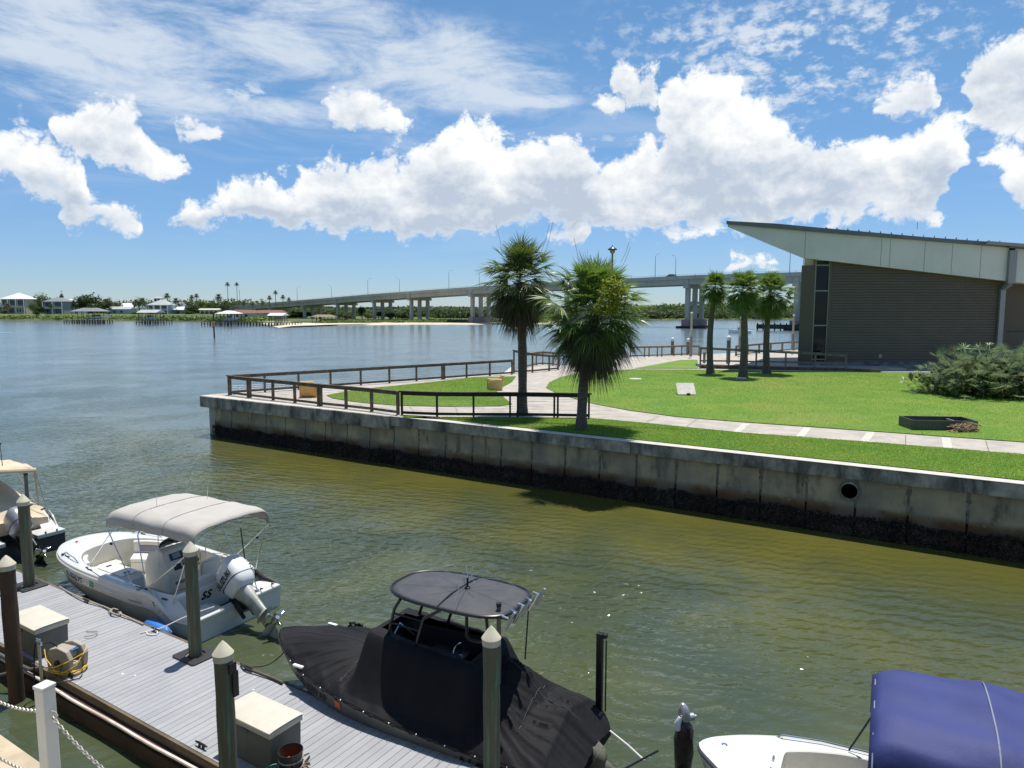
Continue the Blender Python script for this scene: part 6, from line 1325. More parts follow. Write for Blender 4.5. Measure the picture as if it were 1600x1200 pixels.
# deck ring, cockpit wall, floor
inn = cat_rom([(.80, 1.00, .86), (.95, 1.04, .87), (1.3, 1.07, .875), (1.9, 1.08, .89), (2.9, 1.08, .94), (3.7, 1.02, .98), (4.2, .86, 1.0), (4.5, .62, 1.02), (4.62, .32, 1.03), (4.65, .12, 1.03), (4.65, 0, 1.03)], len(hl.P) - 1)
out_ = hl.row(0); q = MB()
for sg in (1, -1):
    m1 = [o_.lerp(i_, .12) + Vector((0, 0, .018)) for o_, i_ in zip(out_, inn)]; m2 = [o_.lerp(i_, .9) + Vector((0, 0, .018)) for o_, i_ in zip(out_, inn)]
    f = lambda L_: [Vector((p.x, p.y * sg, p.z)) for p in L_]
    q.grid([f(out_), f(m1), f(m2), f(inn), f([p + Vector((0, 0, -.03)) for p in inn])])
q.build('deck', 'gel', wb, smooth=True, ang=50)
q = MB()
for sg in (1, -1):
    f = lambda L_: [Vector((p.x, p.y * sg, p.z)) for p in L_]
    q.grid([f([p + Vector((0, 0, -.03)) for p in inn]), f([Vector((p.x, p.y * .97, .30)) for p in inn])])
q.build('cockpit_wall', 'gel_in', wb, smooth=True)
q = MB(); rows = [[Vector((p.x, p.y * .97 * sg_, .30)) for p in inn] for sg_ in (1, .5, 0, -.5, -1)]; q.grid(rows); q.build('floor', 'nonskid', wb)
# stern: splash well, quarter steps, swim platforms
q = MB(); q.box((.72, 0, .56), (.18, 2.06, .58)); q.build('stern_bulkhead', 'gel', wb, bev=.03, seg=3)
for s_ in (-1, 1):
    q = MB(); q.box((.28, s_ * .76, .47), (.60, .80, .12)); q.build('swim_platform', 'gel', wb, bev=.035, seg=3)
    q = MB(); q.box((.30, s_ * .78, .536), (.40, .58, .006)); q.build('platform_pad', 'nonskid', wb)
    q = MB(); q.add([(.62, s_ * .72, .53), (.62, s_ * 1.16, .53), (1.3, s_ * 1.2, .84), (1.3, s_ * .98, .84), (.64, s_ * .72, .30), (.64, s_ * 1.14, .30), (1.3, s_ * 1.18, .3), (1.3, s_ * .98, .3)], [(0, 1, 2, 3), (0, 4, 5, 1), (1, 5, 6, 2), (3, 2, 6, 7), (0, 3, 7, 4)]); q.build('quarter_deck', 'gel', wb, bev=.02)
q = MB(); q.box((.20, 0, .30), (.44, .62, .16)); q.build('splash_well', 'gel_in', wb, bev=.02)
for y_ in (-.62, -.95):
    q = MB(); q.tube([(.04, y_, .55), (.04, y_, .60), (-.02, y_, .60)], .016, 6); q.build('grab_handle', 'black', wb)
# aft bench and seats
q = MB(); q.box((1.02, -.28, .45), (.42, 1.35, .30)); q.build('aft_seat_base', 'gel_in', wb, bev=.03); q = MB(); q.box((1.03, -.28, .645), (.44, 1.36, .09)); q.build('aft_seat_cushion', 'cushion', wb, bev=.035, seg=3)
q = MB(); q.box((.84, -.28, .86), (.10, 1.36, .36), rot=Euler((0, R(-8), 0)).to_matrix()); q.build('aft_backrest', 'cushion', wb, bev=.04, seg=3)
# console with dash, screen, wheel, windscreen
q = MB(); prof = [(2.05, .30), (2.05, .78), (2.16, 1.02), (2.26, 1.26), (2.42, 1.32), (2.78, 1.18), (2.92, .9), (2.95, .30)]; n = len(prof); cy0, cy1 = -.62, .16
q.add([(x_, cy0, z_) for x_, z_ in prof] + [(x_, cy1, z_) for x_, z_ in prof], [tuple(range(n)), tuple(range(2 * n - 1, n - 1, -1))] + [(i, n + i, n + (i + 1) % n, (i + 1) % n) for i in range(n)]); q.build('console', 'gel_in', wb, bev=.035, seg=3)
def on_dash(x_, z_, y_, w_, h_, name, m, off=.006, nrm=(-.9, 0, .42)):
    n_ = Vector(nrm).normalized(); ex = Vector((0, -1, 0)); ey = n_.cross(ex); q = MB(); rot_ = Matrix((ex, ey, n_)).transposed(); q.box(Vector((x_, y_, z_)) + n_ * off, (w_, h_, .02), rot=rot_); return q.build(name, m, wb, bev=.004)
on_dash(2.20, 1.12, -.18, .40, .17, 'dash_screen', 'screen'); on_dash(2.205, 1.13, -.14, .20, .12, 'dash_display', 'gutter', .018); on_dash(2.21, 1.13, -.34, .07, .09, 'gauge', 'gutter', .018)
on_dash(2.10, .88, -.10, .20, .13, 'switch_panel', 'black'); on_dash(2.05, .68, -.1, .30, .12, 'glove_box', 'gel', nrm=(-1, 0, .02)); on_dash(2.05, .52, -.12, .26, .07, 'speaker_panel', 'cush_grey', nrm=(-1, 0, .02))
q = MB(); cc_ = Vector((2.02, -.36, .96)); ex = Vector((0, 1, 0)); ey = Vector((.42, 0, .9)); q.tube([cc_ + (ex * math.cos(a) + ey * math.sin(a)) * .17 for a in [2 * math.pi * k / 20 for k in range(20)]], .014, 6, closed=True)
for a in (0, 2.1, 4.2): q.tube([cc_, cc_ + (ex * math.cos(a) + ey * math.sin(a)) * .17], .009, 5)
q.build('steering_wheel', 'black', wb, smooth=True)
q = MB(); q.tube([(2.06, -.58, .80), (2.0, -.60, .95)], .02, 6); q.build('throttle', 'black', wb)
q = MB(); rows = []
for j in range(9): s_ = -1 + 2 * j / 8; y_ = -.23 + .36 * s_; rows.append([Vector((2.46 + .10 * (1 - s_ * s_), y_, 1.31)), Vector((2.38 + .08 * (1 - s_ * s_), y_, 1.52 - .05 * s_ * s_))])
q.grid(rows); o = q.build('windscreen', 'screen', wb, smooth=True); o.modifiers.new('thickness', 'SOLIDIFY').thickness = .008
# helm seat
q = MB(); q.box((1.50, -.34, .50), (.40, .50, .40)); q.build('helm_seat_base', 'gel_in', wb, bev=.03); q = MB(); q.box((1.50, -.34, .75), (.44, .52, .10)); q.build('helm_cushion', 'cushion', wb, bev=.04, seg=3)
q = MB(); q.box((1.30, -.34, .98), (.10, .52, .36)); q.build('helm_backrest', 'cushion', wb, bev=.04, seg=3)
q = MB(); q.tube([(1.2, -.62, .8), (1.25, -.64, 1.14), (1.25, -.04, 1.14), (1.2, -.06, .8)], .018, 7); q.build('seat_rail', 'steel', wb, smooth=True)
# port storage module and bow seating
q = MB(); prof = [(2.36, .31), (2.44, .80), (2.55, .90), (3.6, .95), (3.62, .31)]; n = len(prof); q.add([(x_, .50, z_) for x_, z_ in prof] + [(x_, 1.06, z_) for x_, z_ in prof], [tuple(range(n)), tuple(range(2 * n - 1, n - 1, -1))] + [(i, n + i, n + (i + 1) % n, (i + 1) % n) for i in range(n)]); q.build('port_module', 'gel', wb, bev=.04, seg=3)
q = MB(); q.box((2.98, .78, .935), (.85, .40, .016), rot=Euler((0, R(-2.7), 0)).to_matrix()); q.build('hatch', 'gel_in', wb, bev=.006); q = MB(); q.box((2.66, .78, .942), (.06, .12, .012)); q.build('hatch_latch', 'black', wb); q = MB(); q.box((3.3, .78, .963), (.06, .12, .012)); q.build('hatch_latch', 'black', wb)
def along_in(k0, k1, sg, o0, o1, z0, z1, name, m, bev=.03):
    P_ = [inn[k] for k in range(k0, k1 + 1)]; ring = []
    for p_i, p in enumerate(P_):
        t = (P_[min(p_i + 1, len(P_) - 1)] - P_[max(p_i - 1, 0)]); t.z = 0; t.normalize(); nn_ = Vector((t.y, -t.x, 0))
        if nn_.y > 0: nn_ = -nn_
        a = p + nn_ * o0; b_ = p + nn_ * o1
        ring.append([Vector((a.x, a.y * sg, z0)), Vector((b_.x, b_.y * sg, z0)), Vector((b_.x, b_.y * sg, z1)), Vector((a.x, a.y * sg, z1))])
    q = MB(); q.grid(ring, closed_u=True); q.poly(ring[0]); q.poly(ring[-1]); return q.build(name, m, wb, bev=bev, seg=3)
kk = [i for i, p in enumerate(inn) if p.x > 2.5][0]; ke = len(inn) - 1; k4 = [i for i, p in enumerate(inn) if p.x > 3.75][0]; k46 = [i for i, p in enumerate(inn) if p.x > 4.45][0]
along_in(kk, k46, -1, .03, .56, .305, .56, 'starboard_bench', 'gel_in', .02); along_in(kk, k46, -1, .13, .58, .563, .66, 'starboard_cushion', 'cushion', .04); along_in(kk, k46, -1, .02, .12, .60, .97, 'starboard_backrest', 'cushion', .035); along_in(kk + 1, k46 - 2, -1, .10, .135, .70, .86, 'backrest_band', 'cush_grey', .012)
along_in(k4, k46, 1, .03, .50, .305, .56, 'port_bow_bench', 'gel_in', .02); along_in(k4, k46, 1, .13, .52, .563, .66, 'port_bow_cushion', 'cushion', .04); along_in(k4, k46, 1, .02, .12, .60, .98, 'port_bow_backrest', 'cushion', .035); along_in(k4 + 1, k46 - 1, 1, .10, .135, .70, .86, 'backrest_band', 'cush_grey', .012)
q = MB(); q.box((4.45, 0, .43), (.34, .5, .26)); q.build('bow_step', 'gel_in', wb, bev=.03)
# bow fittings
q = MB(); q.box((4.98, 0, 1.045), (.34, .46, .012)); q.build('anchor_locker', 'gel', wb, bev=.01)
for x_, y_ in ((4.55, .98), (4.55, -.98), (3.4, 1.17), (3.4, -1.17), (1.75, 1.16), (1.75, -1.16), (.95, 1.12)):
    q = MB(); q.box((x_, y_, hl.side_pt(x_, 0).z + .028), (.16, .035, .025)); q.build('cleat', 'black', wb, bev=.008)
for sg in (1, -1):
    q = MB(); P_ = [hl.side_pt(x_, 0) for x_ in (3.95, 4.15, 4.4, 4.65, 4.85)]; q.tube([Vector((p.x, (p.y - .14) * sg, p.z + (.02 if i in (0, 4) else .10))) for i, p in enumerate(P_)], .013, 7); q.build('bow_rail', 'steel', wb, smooth=True)
for x_, y_, m_ in ((5.3, .3, 'red'), (4.7, 1.0, 'black')): q = MB(); q.lathe([(0, 0), (.035, 0), (.03, .03), (0, .035)], (x_, y_, 1.045), 10); q.build('nav_light', m_, wb)
q = MB(); q.lathe([(0, 0), (.09, 0), (.09, .012), (.05, .012), (0, .02)], (1.62, 1.172, .895), 16); q.build('speaker', 'black', wb)
p = hl.side_pt(1.15, 3, .35); q = MB(); q.lathe([(0, 0), (.07, 0), (.06, .015), (.03, .01)], p, 16, Euler((R(-90), 0, 0)).to_matrix()); q.build('shore_inlet', 'steel', wb); p = hl.side_pt(.98, 3, .5); q = MB(); q.lathe([(0, 0), (.035, 0), (.03, .012)], p, 12, Euler((R(-90), 0, 0)).to_matrix()); q.build('drain_fitting', 'black', wb)
text_on(hl.lay(4.36, 3, .85), 'FL 9542 PT', .165, 'ink', wb, 'registration_number', bold=.004)
fr = hl.side_frame(3.30, 3, .75, .012); q = MB(); q.box((0.06, .05, 0), (.14, .14, .004)); o = q.build('registration_sticker', 'green_tag', wb); o.matrix_basis = fr
text_on(hl.lay(1.95, 3, .75), 'sundeck', .13, 'hose_box', wb, 'hull_script', shear=.4)
text('ss', .34, 'ink', wb, frame((-.012 + .62, .50, .60), (0, -1, 0), (.12, 0, 1)), 'stern_lettering', shear=.5, bold=.006)
# bimini
bx0, bx1, bhw = .10, 2.95, 1.02
cn = canopy(wb, 'bimini_canvas', 'canvas', bx0, bx1, bhw, 2.33, .17, sag=.02, edge=.20, wr=.012, seed=3, endroll=.10)
q = MB()
for (xf, xt, zt) in [(1.35, bx0 + .04, 2.02), (1.35, bx1 - .05, 2.02), (1.0, .95, 2.05), (1.7, 1.9, 2.05)]:
    for sg in (1, -1): pass
for sx in (.33, .67):
    q = MB(); q.tube([Vector((bx0 + (bx1 - bx0) * sx, bhw * math.sin(s_ * 1.54), 2.336 + .17 * (1 - abs(s_) ** 2.6) - .20 * abs(s_) ** 9 - .02 * abs(math.sin(sx * math.pi * 3)))) for s_ in [-.97 + k * .097 for k in range(21)]], .006, 5); q.build('canvas_seam', 'hose_box', wb, smooth=True)
def bow_tube(name, xf, zf_, xt, zt, r=.013, m='steel'):
    q = MB(); pts = [Vector((xf, 1.17, zf_)), Vector((xt, bhw, zt)), Vector((xt, bhw * .93, zt + .14)), Vector((xt, bhw * .6, zt + .30)), Vector((xt, 0, zt + .38)), Vector((xt, -bhw * .6, zt + .30)), Vector((xt, -bhw * .93, zt + .14)), Vector((xt, -bhw, zt)), Vector((xf, -1.17, zf_))]
    q.tube(pts, r, 8); return q.build(name, m, wb, smooth=True)
bow_tube('bimini_bow', 1.45, .92, bx0 + .05, 1.98); bow_tube('bimini_bow', 1.45, .93, 1.85, 2.02); bow_tube('bimini_bow', 1.9, .93, bx1 - .08, 1.96)
for sg in (1, -1):
    for a, b_ in [((.75, 1.12 * sg, .62), (bx0 + .1, bhw * sg, 2.05)), ((3.55, 1.14 * sg, .98), (bx1 - .2, bhw * sg * 1.0, 1.95)), ((.95, 1.16 * sg, .80), (.95, 1.1 * sg, 1.55))][:2]:
        q = MB(); q.tube([a, b_], .012, 7); q.build('bimini_strut', 'steel', wb, smooth=True)
    q = MB(); q.tube([(1.45, 1.16 * sg, .93), (.55, 1.10 * sg, 1.62)], .011, 7); q.build('bimini_strut', 'steel', wb, smooth=True)
    for p in ((1.45, 1.17 * sg, .93), (.75, 1.12 * sg, .62), (3.55, 1.14 * sg, .98), (.6, 1.09 * sg, 1.57), (bx1 - .25, 1.08 * sg, 1.70)): q = MB(); q.box(p, (.06, .04, .05)); q.build('hinge', 'black', wb, bev=.006)
q = MB(); q.tube([(.95, -1.05, .75), (1.05, -1.03, 1.75)], .014, 7); q.build('folded_pole', 'black', wb)
q = MB(); q.tube([(2.2, .30, 1.0), (2.05, .38, 2.75)], [.012, .005], 6); q.build('antenna', 'white', wb); q = MB(); q.tube([(1.85, -.66, .93), (1.70, -.70, 2.75)], [.012, .005], 6); q.build('antenna', 'white', wb)
ob = outboard(wb, (-.02, 0, .62), R(52), 'ob_white', 'ob_leg', yaw=R(-6), sc=1.28)
text('SUZUKI', .155, 'ink', ob, frame((.045, .232, .26), (-1, 0, 0), (0, 0, 1)), 'brand_lettering', bold=.004); text('SUZUKI', .155, 'ink', ob, frame((-.42, -.232, .26), (1, 0, 0), (0, 0, 1)), 'brand_lettering', bold=.004)
wb.scale = (1.07, 1.0, 1.0)
# ---------------------------------------------------------------- black covered boat
HK = math.atan2(.536, -.844) + R(4)
o_ = DK(-5.85 + .75, 7.77 + 1.05); kb = empty('covered_boat', (o_.x + .42 + .05, o_.y - .35 + .1, 0), HK, 'charcoal fishing boat under a black cover with a black T top', 'boat')
KL_ = 5.98
sheer = [(0, 1.00, .66), (.6, 1.06, .68), (1.6, 1.10, .72), (2.8, 1.12, .80), (3.7, 1.05, .86), (4.5, .88, .91), (5.15, .62, .95), (5.6, .36, .97), (5.88, .15, .98), (KL_, 0, .98)]
kh = Hull(sheer, 48, rows=[(1.0, 0, 0, 0), (1.02, -.02, 0, 0), (1.02, -.07, 0, 0), (1.0, -.08, 0, .01), (.975, -.36, .02, .10), (.88, -.66, .06, .35), (.78, -.86, .10, .60)])
q = MB(); kh.shell(q, 0, 6); kh.keel(q, z1=.05); q.build('hull', 'hull_char', kb, smooth=True, ang=28); q = MB(); kh.transom(q); q.build('transom', 'hull_char', kb)
q = MB()
for sg in (1, -1): q.tube([Vector((p.x, p.y * sg * 1.02, p.z - .045)) for p in kh.row(0)], .026, 6)
q.build('rub_rail', 'black_rough', kb, smooth=True)
text_on(kh.lay(4.75, 3, .75), 'FL 1589 AP', .17, 'ink', kb, 'registration_number', bold=.006)
fr = kh.side_frame(3.72, 3, .60, .012); q = MB(); q.box((.06, .05, 0), (.13, .13, .004)); o = q.build('registration_sticker', 'red_tag', kb); o.matrix_basis = fr
text_on(kh.lay(1.35, 3, .85), 'Nautic', .26, 'ink', kb, 'hull_lettering', shear=.35, bold=.008)
# cover: one draped sheet
def edge_at(x_):
    for i in range(len(kh.P) - 1):
        if kh.P[i].x <= x_ <= kh.P[i + 1].x: t = (x_ - kh.P[i].x) / max(1e-6, kh.P[i + 1].x - kh.P[i].x); return kh.P[i].lerp(kh.P[i + 1], t)
    return kh.P[-1]
def sstep(a, b_, x_): t = max(0, min(1, (x_ - a) / (b_ - a))); return t * t * (3 - 2 * t)
rb = random.Random(12)
def cov_h(x_, s_, ed):
    """x along the boat, s_ -1..1 across, ed edge point"""
    y_ = s_ * ed.y; a = abs(s_)
    ridge = .98 + .13 * sstep(5.9, 5.0, x_) + .10 * sstep(5.0, 4.3, x_) - .06 * sstep(4.1, 3.5, x_)
    aft = ed.z + .06 + .34 * sstep(-.6, .2, x_) + .14 * sstep(.2, 1.3, x_)
    base = ridge if x_ > 3.3 else (aft + (ridge - aft) * sstep(.9, 3.3, x_))
    h_ = ed.z + .015 + (base - ed.z) * (1 - a ** 1.55)
    # console tent: tall box under the T top, open on top
    t_ = sstep(1.05, 1.45, x_) * sstep(3.62, 3.38, x_); wy = .52
    wall = 1 - sstep(wy, wy + .42, abs(y_)); top = 1.62 + .12 * (x_ - 1.2) / 2.2
    side_t = ed.z + .02 + (top - ed.z) * (1 - sstep(wy - .02, ed.y * .99, abs(y_)) ** .85)
    h2 = side_t
    h_ = h_ * (1 - t_) + max(h_, h2) * t_
    if x_ < 1.2: h_ = max(h_, ed.z + .02 + (1.62 - ed.z) * (1 - a ** 1.1) * sstep(-.6, 1.25, x_) ** 1.5)
    # folds fanning from the console corners and from the engine
    def tri(v): v = v % 1.0; return (1 - abs(2 * v - 1)) ** 1.6
    r1 = math.atan2(y_, x_ - 3.45); f1 = (tri(r1 * 3.6 + .25 * math.sin(x_ * 1.3) + .13) * .45 + tri(r1 * 9.3 + .3 * math.sin(x_ * 2.1)) * .35 + tri(r1 * 19 + .5 * math.sin(x_ * 3.1)) * .2) * .095 * sstep(3.35, 3.75, x_) * sstep(6.1, 4.4, x_) * min(1, a * 1.8)
    r2 = math.atan2(abs(y_) - .42, x_ - 1.5); f2 = (tri(r2 * 2.9 + .2 * math.sin(x_ * 1.7 + s_)) * .45 + tri(r2 * 7.7 + s_ * .4) * .35 + tri(r2 * 16 + .4 * math.sin(x_ * 4)) * .2) * .12 * sstep(1.6, .9, x_) * (1 - .5 * a)
    f3 = .010 * math.sin(x_ * 11 + y_ * 5 * math.sin(x_ * .8)) * a * (1 - t_)
    f4 = (.035 * tri(x_ * 1.9 + .2 * math.sin(y_ * 3)) + .010 * tri(x_ * 4.7 + y_)) * a * t_
    f5 = .05 * tri((x_ + abs(y_) * .8) * 2.6) * sstep(.72, 1.0, a) * (1 - t_ * .4)
    return h_ + (f1 + f2 + f3 + f4 + f5) * (1 - a ** 10) - .02
def edge_c(x_):
    if x_ >= 0: return edge_at(x_)
    t = -x_ / .40; e = edge_at(0); return Vector((x_, e.y * (1 - .20 * t - .22 * t ** 3), e.z - .02 - .14 * t))
q = MB(); NX, NY = 260, 96; rows = []
for i in range(NX + 1):
    x_ = -.40 + (KL_ + .39) * i / NX; x_ = min(x_, KL_ - .004); ed = edge_c(x_); row = []
    for j in range(NY + 1):
        s_ = -1 + 2 * j / NY; s_ = math.sin(s_ * math.pi / 2); row.append(Vector((x_, s_ * ed.y * 1.025, cov_h(x_, s_, ed))))
    # skirt that hangs over the rub rail
    wv_ = .012 * math.sin(x_ * 17) + .01 * math.sin(x_ * 41)
    row = [Vector((x_, -ed.y * 1.035 - .01, ed.z - .05 + wv_))] + row + [Vector((x_, ed.y * 1.035 + .01, ed.z - .05 + wv_))]
    rows.append(row)
# cut the opening on top of the console tent
nr, nc = len(rows), len(rows[0]); vs_ = [p for r_ in rows for p in r_]; fs_ = []
for i in range(nr - 1):
    for j in range(nc - 1):
        c_ = (rows[i][j] + rows[i + 1][j + 1]) / 2
        if 1.5 < c_.x < 3.3 and abs(c_.y) < .42 - .10 * sstep(2.6, 3.3, c_.x): continue
        fs_.append((i * nc + j, i * nc + j + 1, (i + 1) * nc + j + 1, (i + 1) * nc + j))
q.add(vs_, fs_); q.poly(list(rows[0])); q.build('cover', 'blk_canvas', kb, smooth=True, ang=75)
q = MB(); rows = []
ring = [(1.5, -.42), (3.3, -.33), (3.3, .33), (1.5, .42)]
q.grid([[Vector((x_, y_, 1.62)) for x_, y_ in ring], [Vector((x_ , y_, .5)) for x_, y_ in ring]], closed_u=True); q.poly([Vector((x_, y_, .5)) for x_, y_ in ring]); q.build('cover_lining', 'black_rough', kb)
q = MB(); q.box((2.25, 0, .95), (.7, .6, .9)); q.build('console', 'black', kb, bev=.05); q = MB(); q.tube([(2.0, .18 * math.cos(a), 1.46 + .16 * math.sin(a)) for a in [2 * math.pi * k / 18 for k in range(18)]], .012, 6, closed=True); q.build('steering_wheel', 'steel', kb, smooth=True)
q = MB(); q.tube([(1.86, .25, 1.40), (1.80, .27, 1.60), (1.74, .30, 1.62)], .02, 6); q.build('throttle', 'gutter', kb); q = MB(); q.tube([(3.1, -.3, 1.4), (3.25, -.1, 1.66), (3.2, .22, 1.5)], .012, 6); q.build('grab_rail', 'steel', kb, smooth=True)
for i, x_ in enumerate([.5, 1.0, 1.5, 2.0, 2.5, 3.0, 3.5, 4.0, 4.5, 5.0]):
    p = kh.side_pt(x_, 0); q = MB(); q.lathe([(0, 0), (.014, 0), (.01, .01), (0, .012)], (x_, p.y * 1.045 + .008, p.z - .02), 8, Euler((R(-90), 0, 0)).to_matrix()); q.build('snap', 'steel', kb)
for x_, y_ in ((4.7, .84), (5.25, -.60)): q = MB(); q.box((x_, y_, kh.side_pt(x_, 0).z + .03), (.22, .06, .04)); q.build('bow_chock', 'white', kb, bev=.012)
V, Fa = leaf_cloud([(4.8, -.74, .98, .18, .12, .06)], 60, .05, 3); npmesh('bunched_cover', V, Fa, 'blk_canvas', kb)
def seam(pts, name='cover_seam'):
    q = MB(); q.tube([Vector((x_, s_ * edge_c(x_).y, cov_h(x_, s_, edge_c(x_)) + .004)) for x_, s_ in pts], .006, 5); q.build(name, 'blk_mesh', kb, smooth=True)
seam([(3.72, -1 + 2 * k / 40) for k in range(2, 39)]); seam([(5.5 - k * .045, .0) for k in range(40)]); seam([(1.1 - k * .04, .02) for k in range(32)]); seam([(1.22 + k * .05, .80) for k in range(48)]); seam([(.55, -1 + 2 * k / 30) for k in range(1, 30)])
# T top
tx0, tx1, thw, tz = .86, 3.12, .68, 2.50
def rr(t): a = 2 * math.pi * t; c_, s_ = math.cos(a), math.sin(a); return (tx0 + tx1) / 2 + (tx1 - tx0) / 2 * math.copysign(abs(c_) ** .55, c_), thw * math.copysign(abs(s_) ** .6, s_) * (1 - .16 * max(0, c_))
q = MB(); rows = []
for k in range(10):
    f_ = k / 9; rows.append([Vector(((tx0 + tx1) / 2 + (rr(t / 64)[0] - (tx0 + tx1) / 2) * f_, rr(t / 64)[1] * f_, tz + .07 * (1 - f_ ** 2))) for t in range(64)])
q.grid(rows, closed_u=True); o = q.build('top_canvas', 'blk_mesh', kb, smooth=True, ang=70); o.modifiers.new('thickness', 'SOLIDIFY').thickness = .015
q = MB(); q.tube([Vector((rr(t / 64)[0], rr(t / 64)[1], tz - .005)) for t in range(64)], .028, 8, closed=True); q.build('top_frame', 'blk_tube', kb, smooth=True)
q = MB(); q.tube([(1.98, -thw, tz + .01), (1.95, -.3, tz + .072), (1.95, .3, tz + .072), (1.95, thw, tz + .01)], .014, 6); q.build('seam_bar', 'black', kb, smooth=True)
for sg in (1, -1):
    y_ = .46 * sg
    q = MB(); q.tube([(3.15, y_ * .85, .9), (3.12, y_ * .9, 1.6), (2.92, y_, 2.2), (2.8, y_, 2.38)], .026, 8); q.build('top_leg', 'blk_tube', kb, smooth=True)
    q = MB(); q.tube([(2.5, y_, .9), (2.5, y_, 1.7), (2.35, y_, 2.15), (2.0, y_, 2.38)], .026, 8); q.build('top_leg', 'blk_tube', kb, smooth=True)
    for z0_, xa, xb in ((1.95, 3.02, 2.44), (2.12, 2.95, 2.37)): q = MB(); q.tube([(xa, y_, z0_), (xb, y_, z0_ - .02)], .018, 7); q.build('leg_brace', 'blk_tube', kb, smooth=True)
    q = MB(); q.tube([(1.55, y_, 2.4), (1.55, y_, 2.05), (1.50, y_, 2.0), (1.35, y_, 2.0), (1.22, y_, 2.06), (1.18, y_, 2.2), (1.2, y_, 2.4)], .026, 8); q.build('grab_loop', 'blk_tube', kb, smooth=True)
q = MB(); q.tube([(1.02, -.45, 1.4), (.95, -.45, 2.4)], .012, 6); q.build('rear_stay', 'black', kb)
for i, y_ in enumerate((-.50, -.25, .0, .25, .50)):
    q = MB(); q.tube([(tx0 + .05, y_, tz + .02), (tx0 - .06, y_, tz - .0)], .018, 6); q.tube([(tx0 - .16, y_, tz + .12), (tx0 - .01, y_, tz - .17)], .022, 8); q.build('rod_holder', 'steel' if i % 2 else 'tape', kb, smooth=True)
q = MB(); q.tube([(1.85, -.05, tz + .06), (1.85, -.05, tz + .24)], .018, 8); q.lathe([(.05, tz + .06), (.05, tz + .08), (.02, tz + .1)], (1.85, -.05, 0), 10); q.build('spider_hub', 'black', kb, smooth=True)
q = MB()
for a in range(11):
    an = a * 2 * math.pi / 11 + .2; L_ = (1.5, .6, .45, .9, .35, 1.3, .5, .8, .4, .55, .7)[a]; q.tube([(1.85, -.05, tz + .24), (1.85 + L_ * .5 * math.cos(an), -.05 + L_ * .5 * math.sin(an), tz + .36), (1.85 + L_ * math.cos(an), -.05 + L_ * math.sin(an), tz + .22)], .0035, 4)
q.build('bird_spider_wires', 'steel', kb)
# shallow water anchor pole on the starboard quarter
q = MB(); q.box((-.10, -.86, 1.25), (.10, .09, 1.35)); q.build('anchor_pole_case', 'blk_steel', kb, bev=.01); q = MB(); q.tube([(-.19, -.9, .62), (-.19, -.9, 1.80)], .012, 6); q.box((-.15, -.88, 1.88), (.12, .08, .06)); q.build('anchor_pole_spike', 'black', kb)
ob = outboard(kb, (-.42, .0, .20), R(58), 'olive_ob', 'olive_ob', yaw=R(4), sc=.74, prop='blue_white', band='olive_ob')
q = MB(); q.tube([(-.42, -.50, .58), (-.75, -.40, .50), (-1.05, -.28, .42)], .014, 6); q.build('tilt_strap', 'wrope', kb); q = MB(); q.tube([(-.80, -.05, .35), (-1.2, -.42, .55)], .016, 6); q.build('tiller_bar', 'black', kb)
q = MB(); q.tube([(.1, .75, .42), (-.4, .95, .1), (-.7, 1.05, -.1)], .014, 6); q.build('stern_line', 'wrope', kb)
# ---------------------------------------------------------------- boat with the tan cover at the left edge
HL = math.atan2(.536, -.844)
c0 = Vector((-13.19, 20.29, 0)) - Vector((.536, .844, 0)) * 1.19
lb = empty('bowrider_boat', c0, HL, 'white and dark blue boat with tan cover and folded bimini, cut by the left edge', 'boat')
sheer = [(0, 1.15, .50), (.35, 1.18, .50), (.6, 1.2, .54), (1.1, 1.22, .92), (2.5, 1.24, .96), (4.0, 1.18, 1.02), (5.0, .9, 1.08), (5.6, .5, 1.1), (5.85, .2, 1.1), (5.9, 0, 1.1)]
lh = Hull(sheer, 36)
q = MB(); lh.shell(q, 0, 3); q.build('hull_side', 'gel', lb, smooth=True, ang=28); q = MB(); lh.shell(q, 3, 6); lh.keel(q); q.build('hull', 'hull_navy', lb, smooth=True)
q = MB(); lh.transom(q, 2); q.build('transom', 'hull_navy', lb)
q = MB(); 
for sg in (1, -1): q.tube([Vector((p.x, p.y * sg * 1.012, p.z - .05)) for p in lh.row(0)], .03, 6)
q.build('rub_rail', 'gel', lb, smooth=True)
for s_ in (-1, 1):
    q = MB(); q.box((.27, s_ * .77, .50), (.62, .76, .13)); q.build('swim_platform', 'gel', lb, bev=.03, seg=3)
    q = MB(); q.add([(.5, s_ * .75, .56), (.5, s_ * 1.16, .56), (1.35, s_ * 1.2, .93), (1.35, s_ * .9, .93), (.55, s_ * .75, .3), (.55, s_ * 1.14, .3), (1.35, s_ * 1.18, .3), (1.35, s_ * .9, .3)], [(0, 1, 2, 3), (0, 4, 5, 1), (1, 5, 6, 2), (3, 2, 6, 7), (0, 3, 7, 4)]); q.build('quarter_deck', 'gel', lb, bev=.02)
    for y_ in (.62, .92): q = MB(); q.tube([(.0, y_ * s_, .58), (-.03, y_ * s_, .60), (-.05, y_ * s_, .56)], .02, 6); q.build('grab_handle', 'black', lb)
q = MB(); rows = []
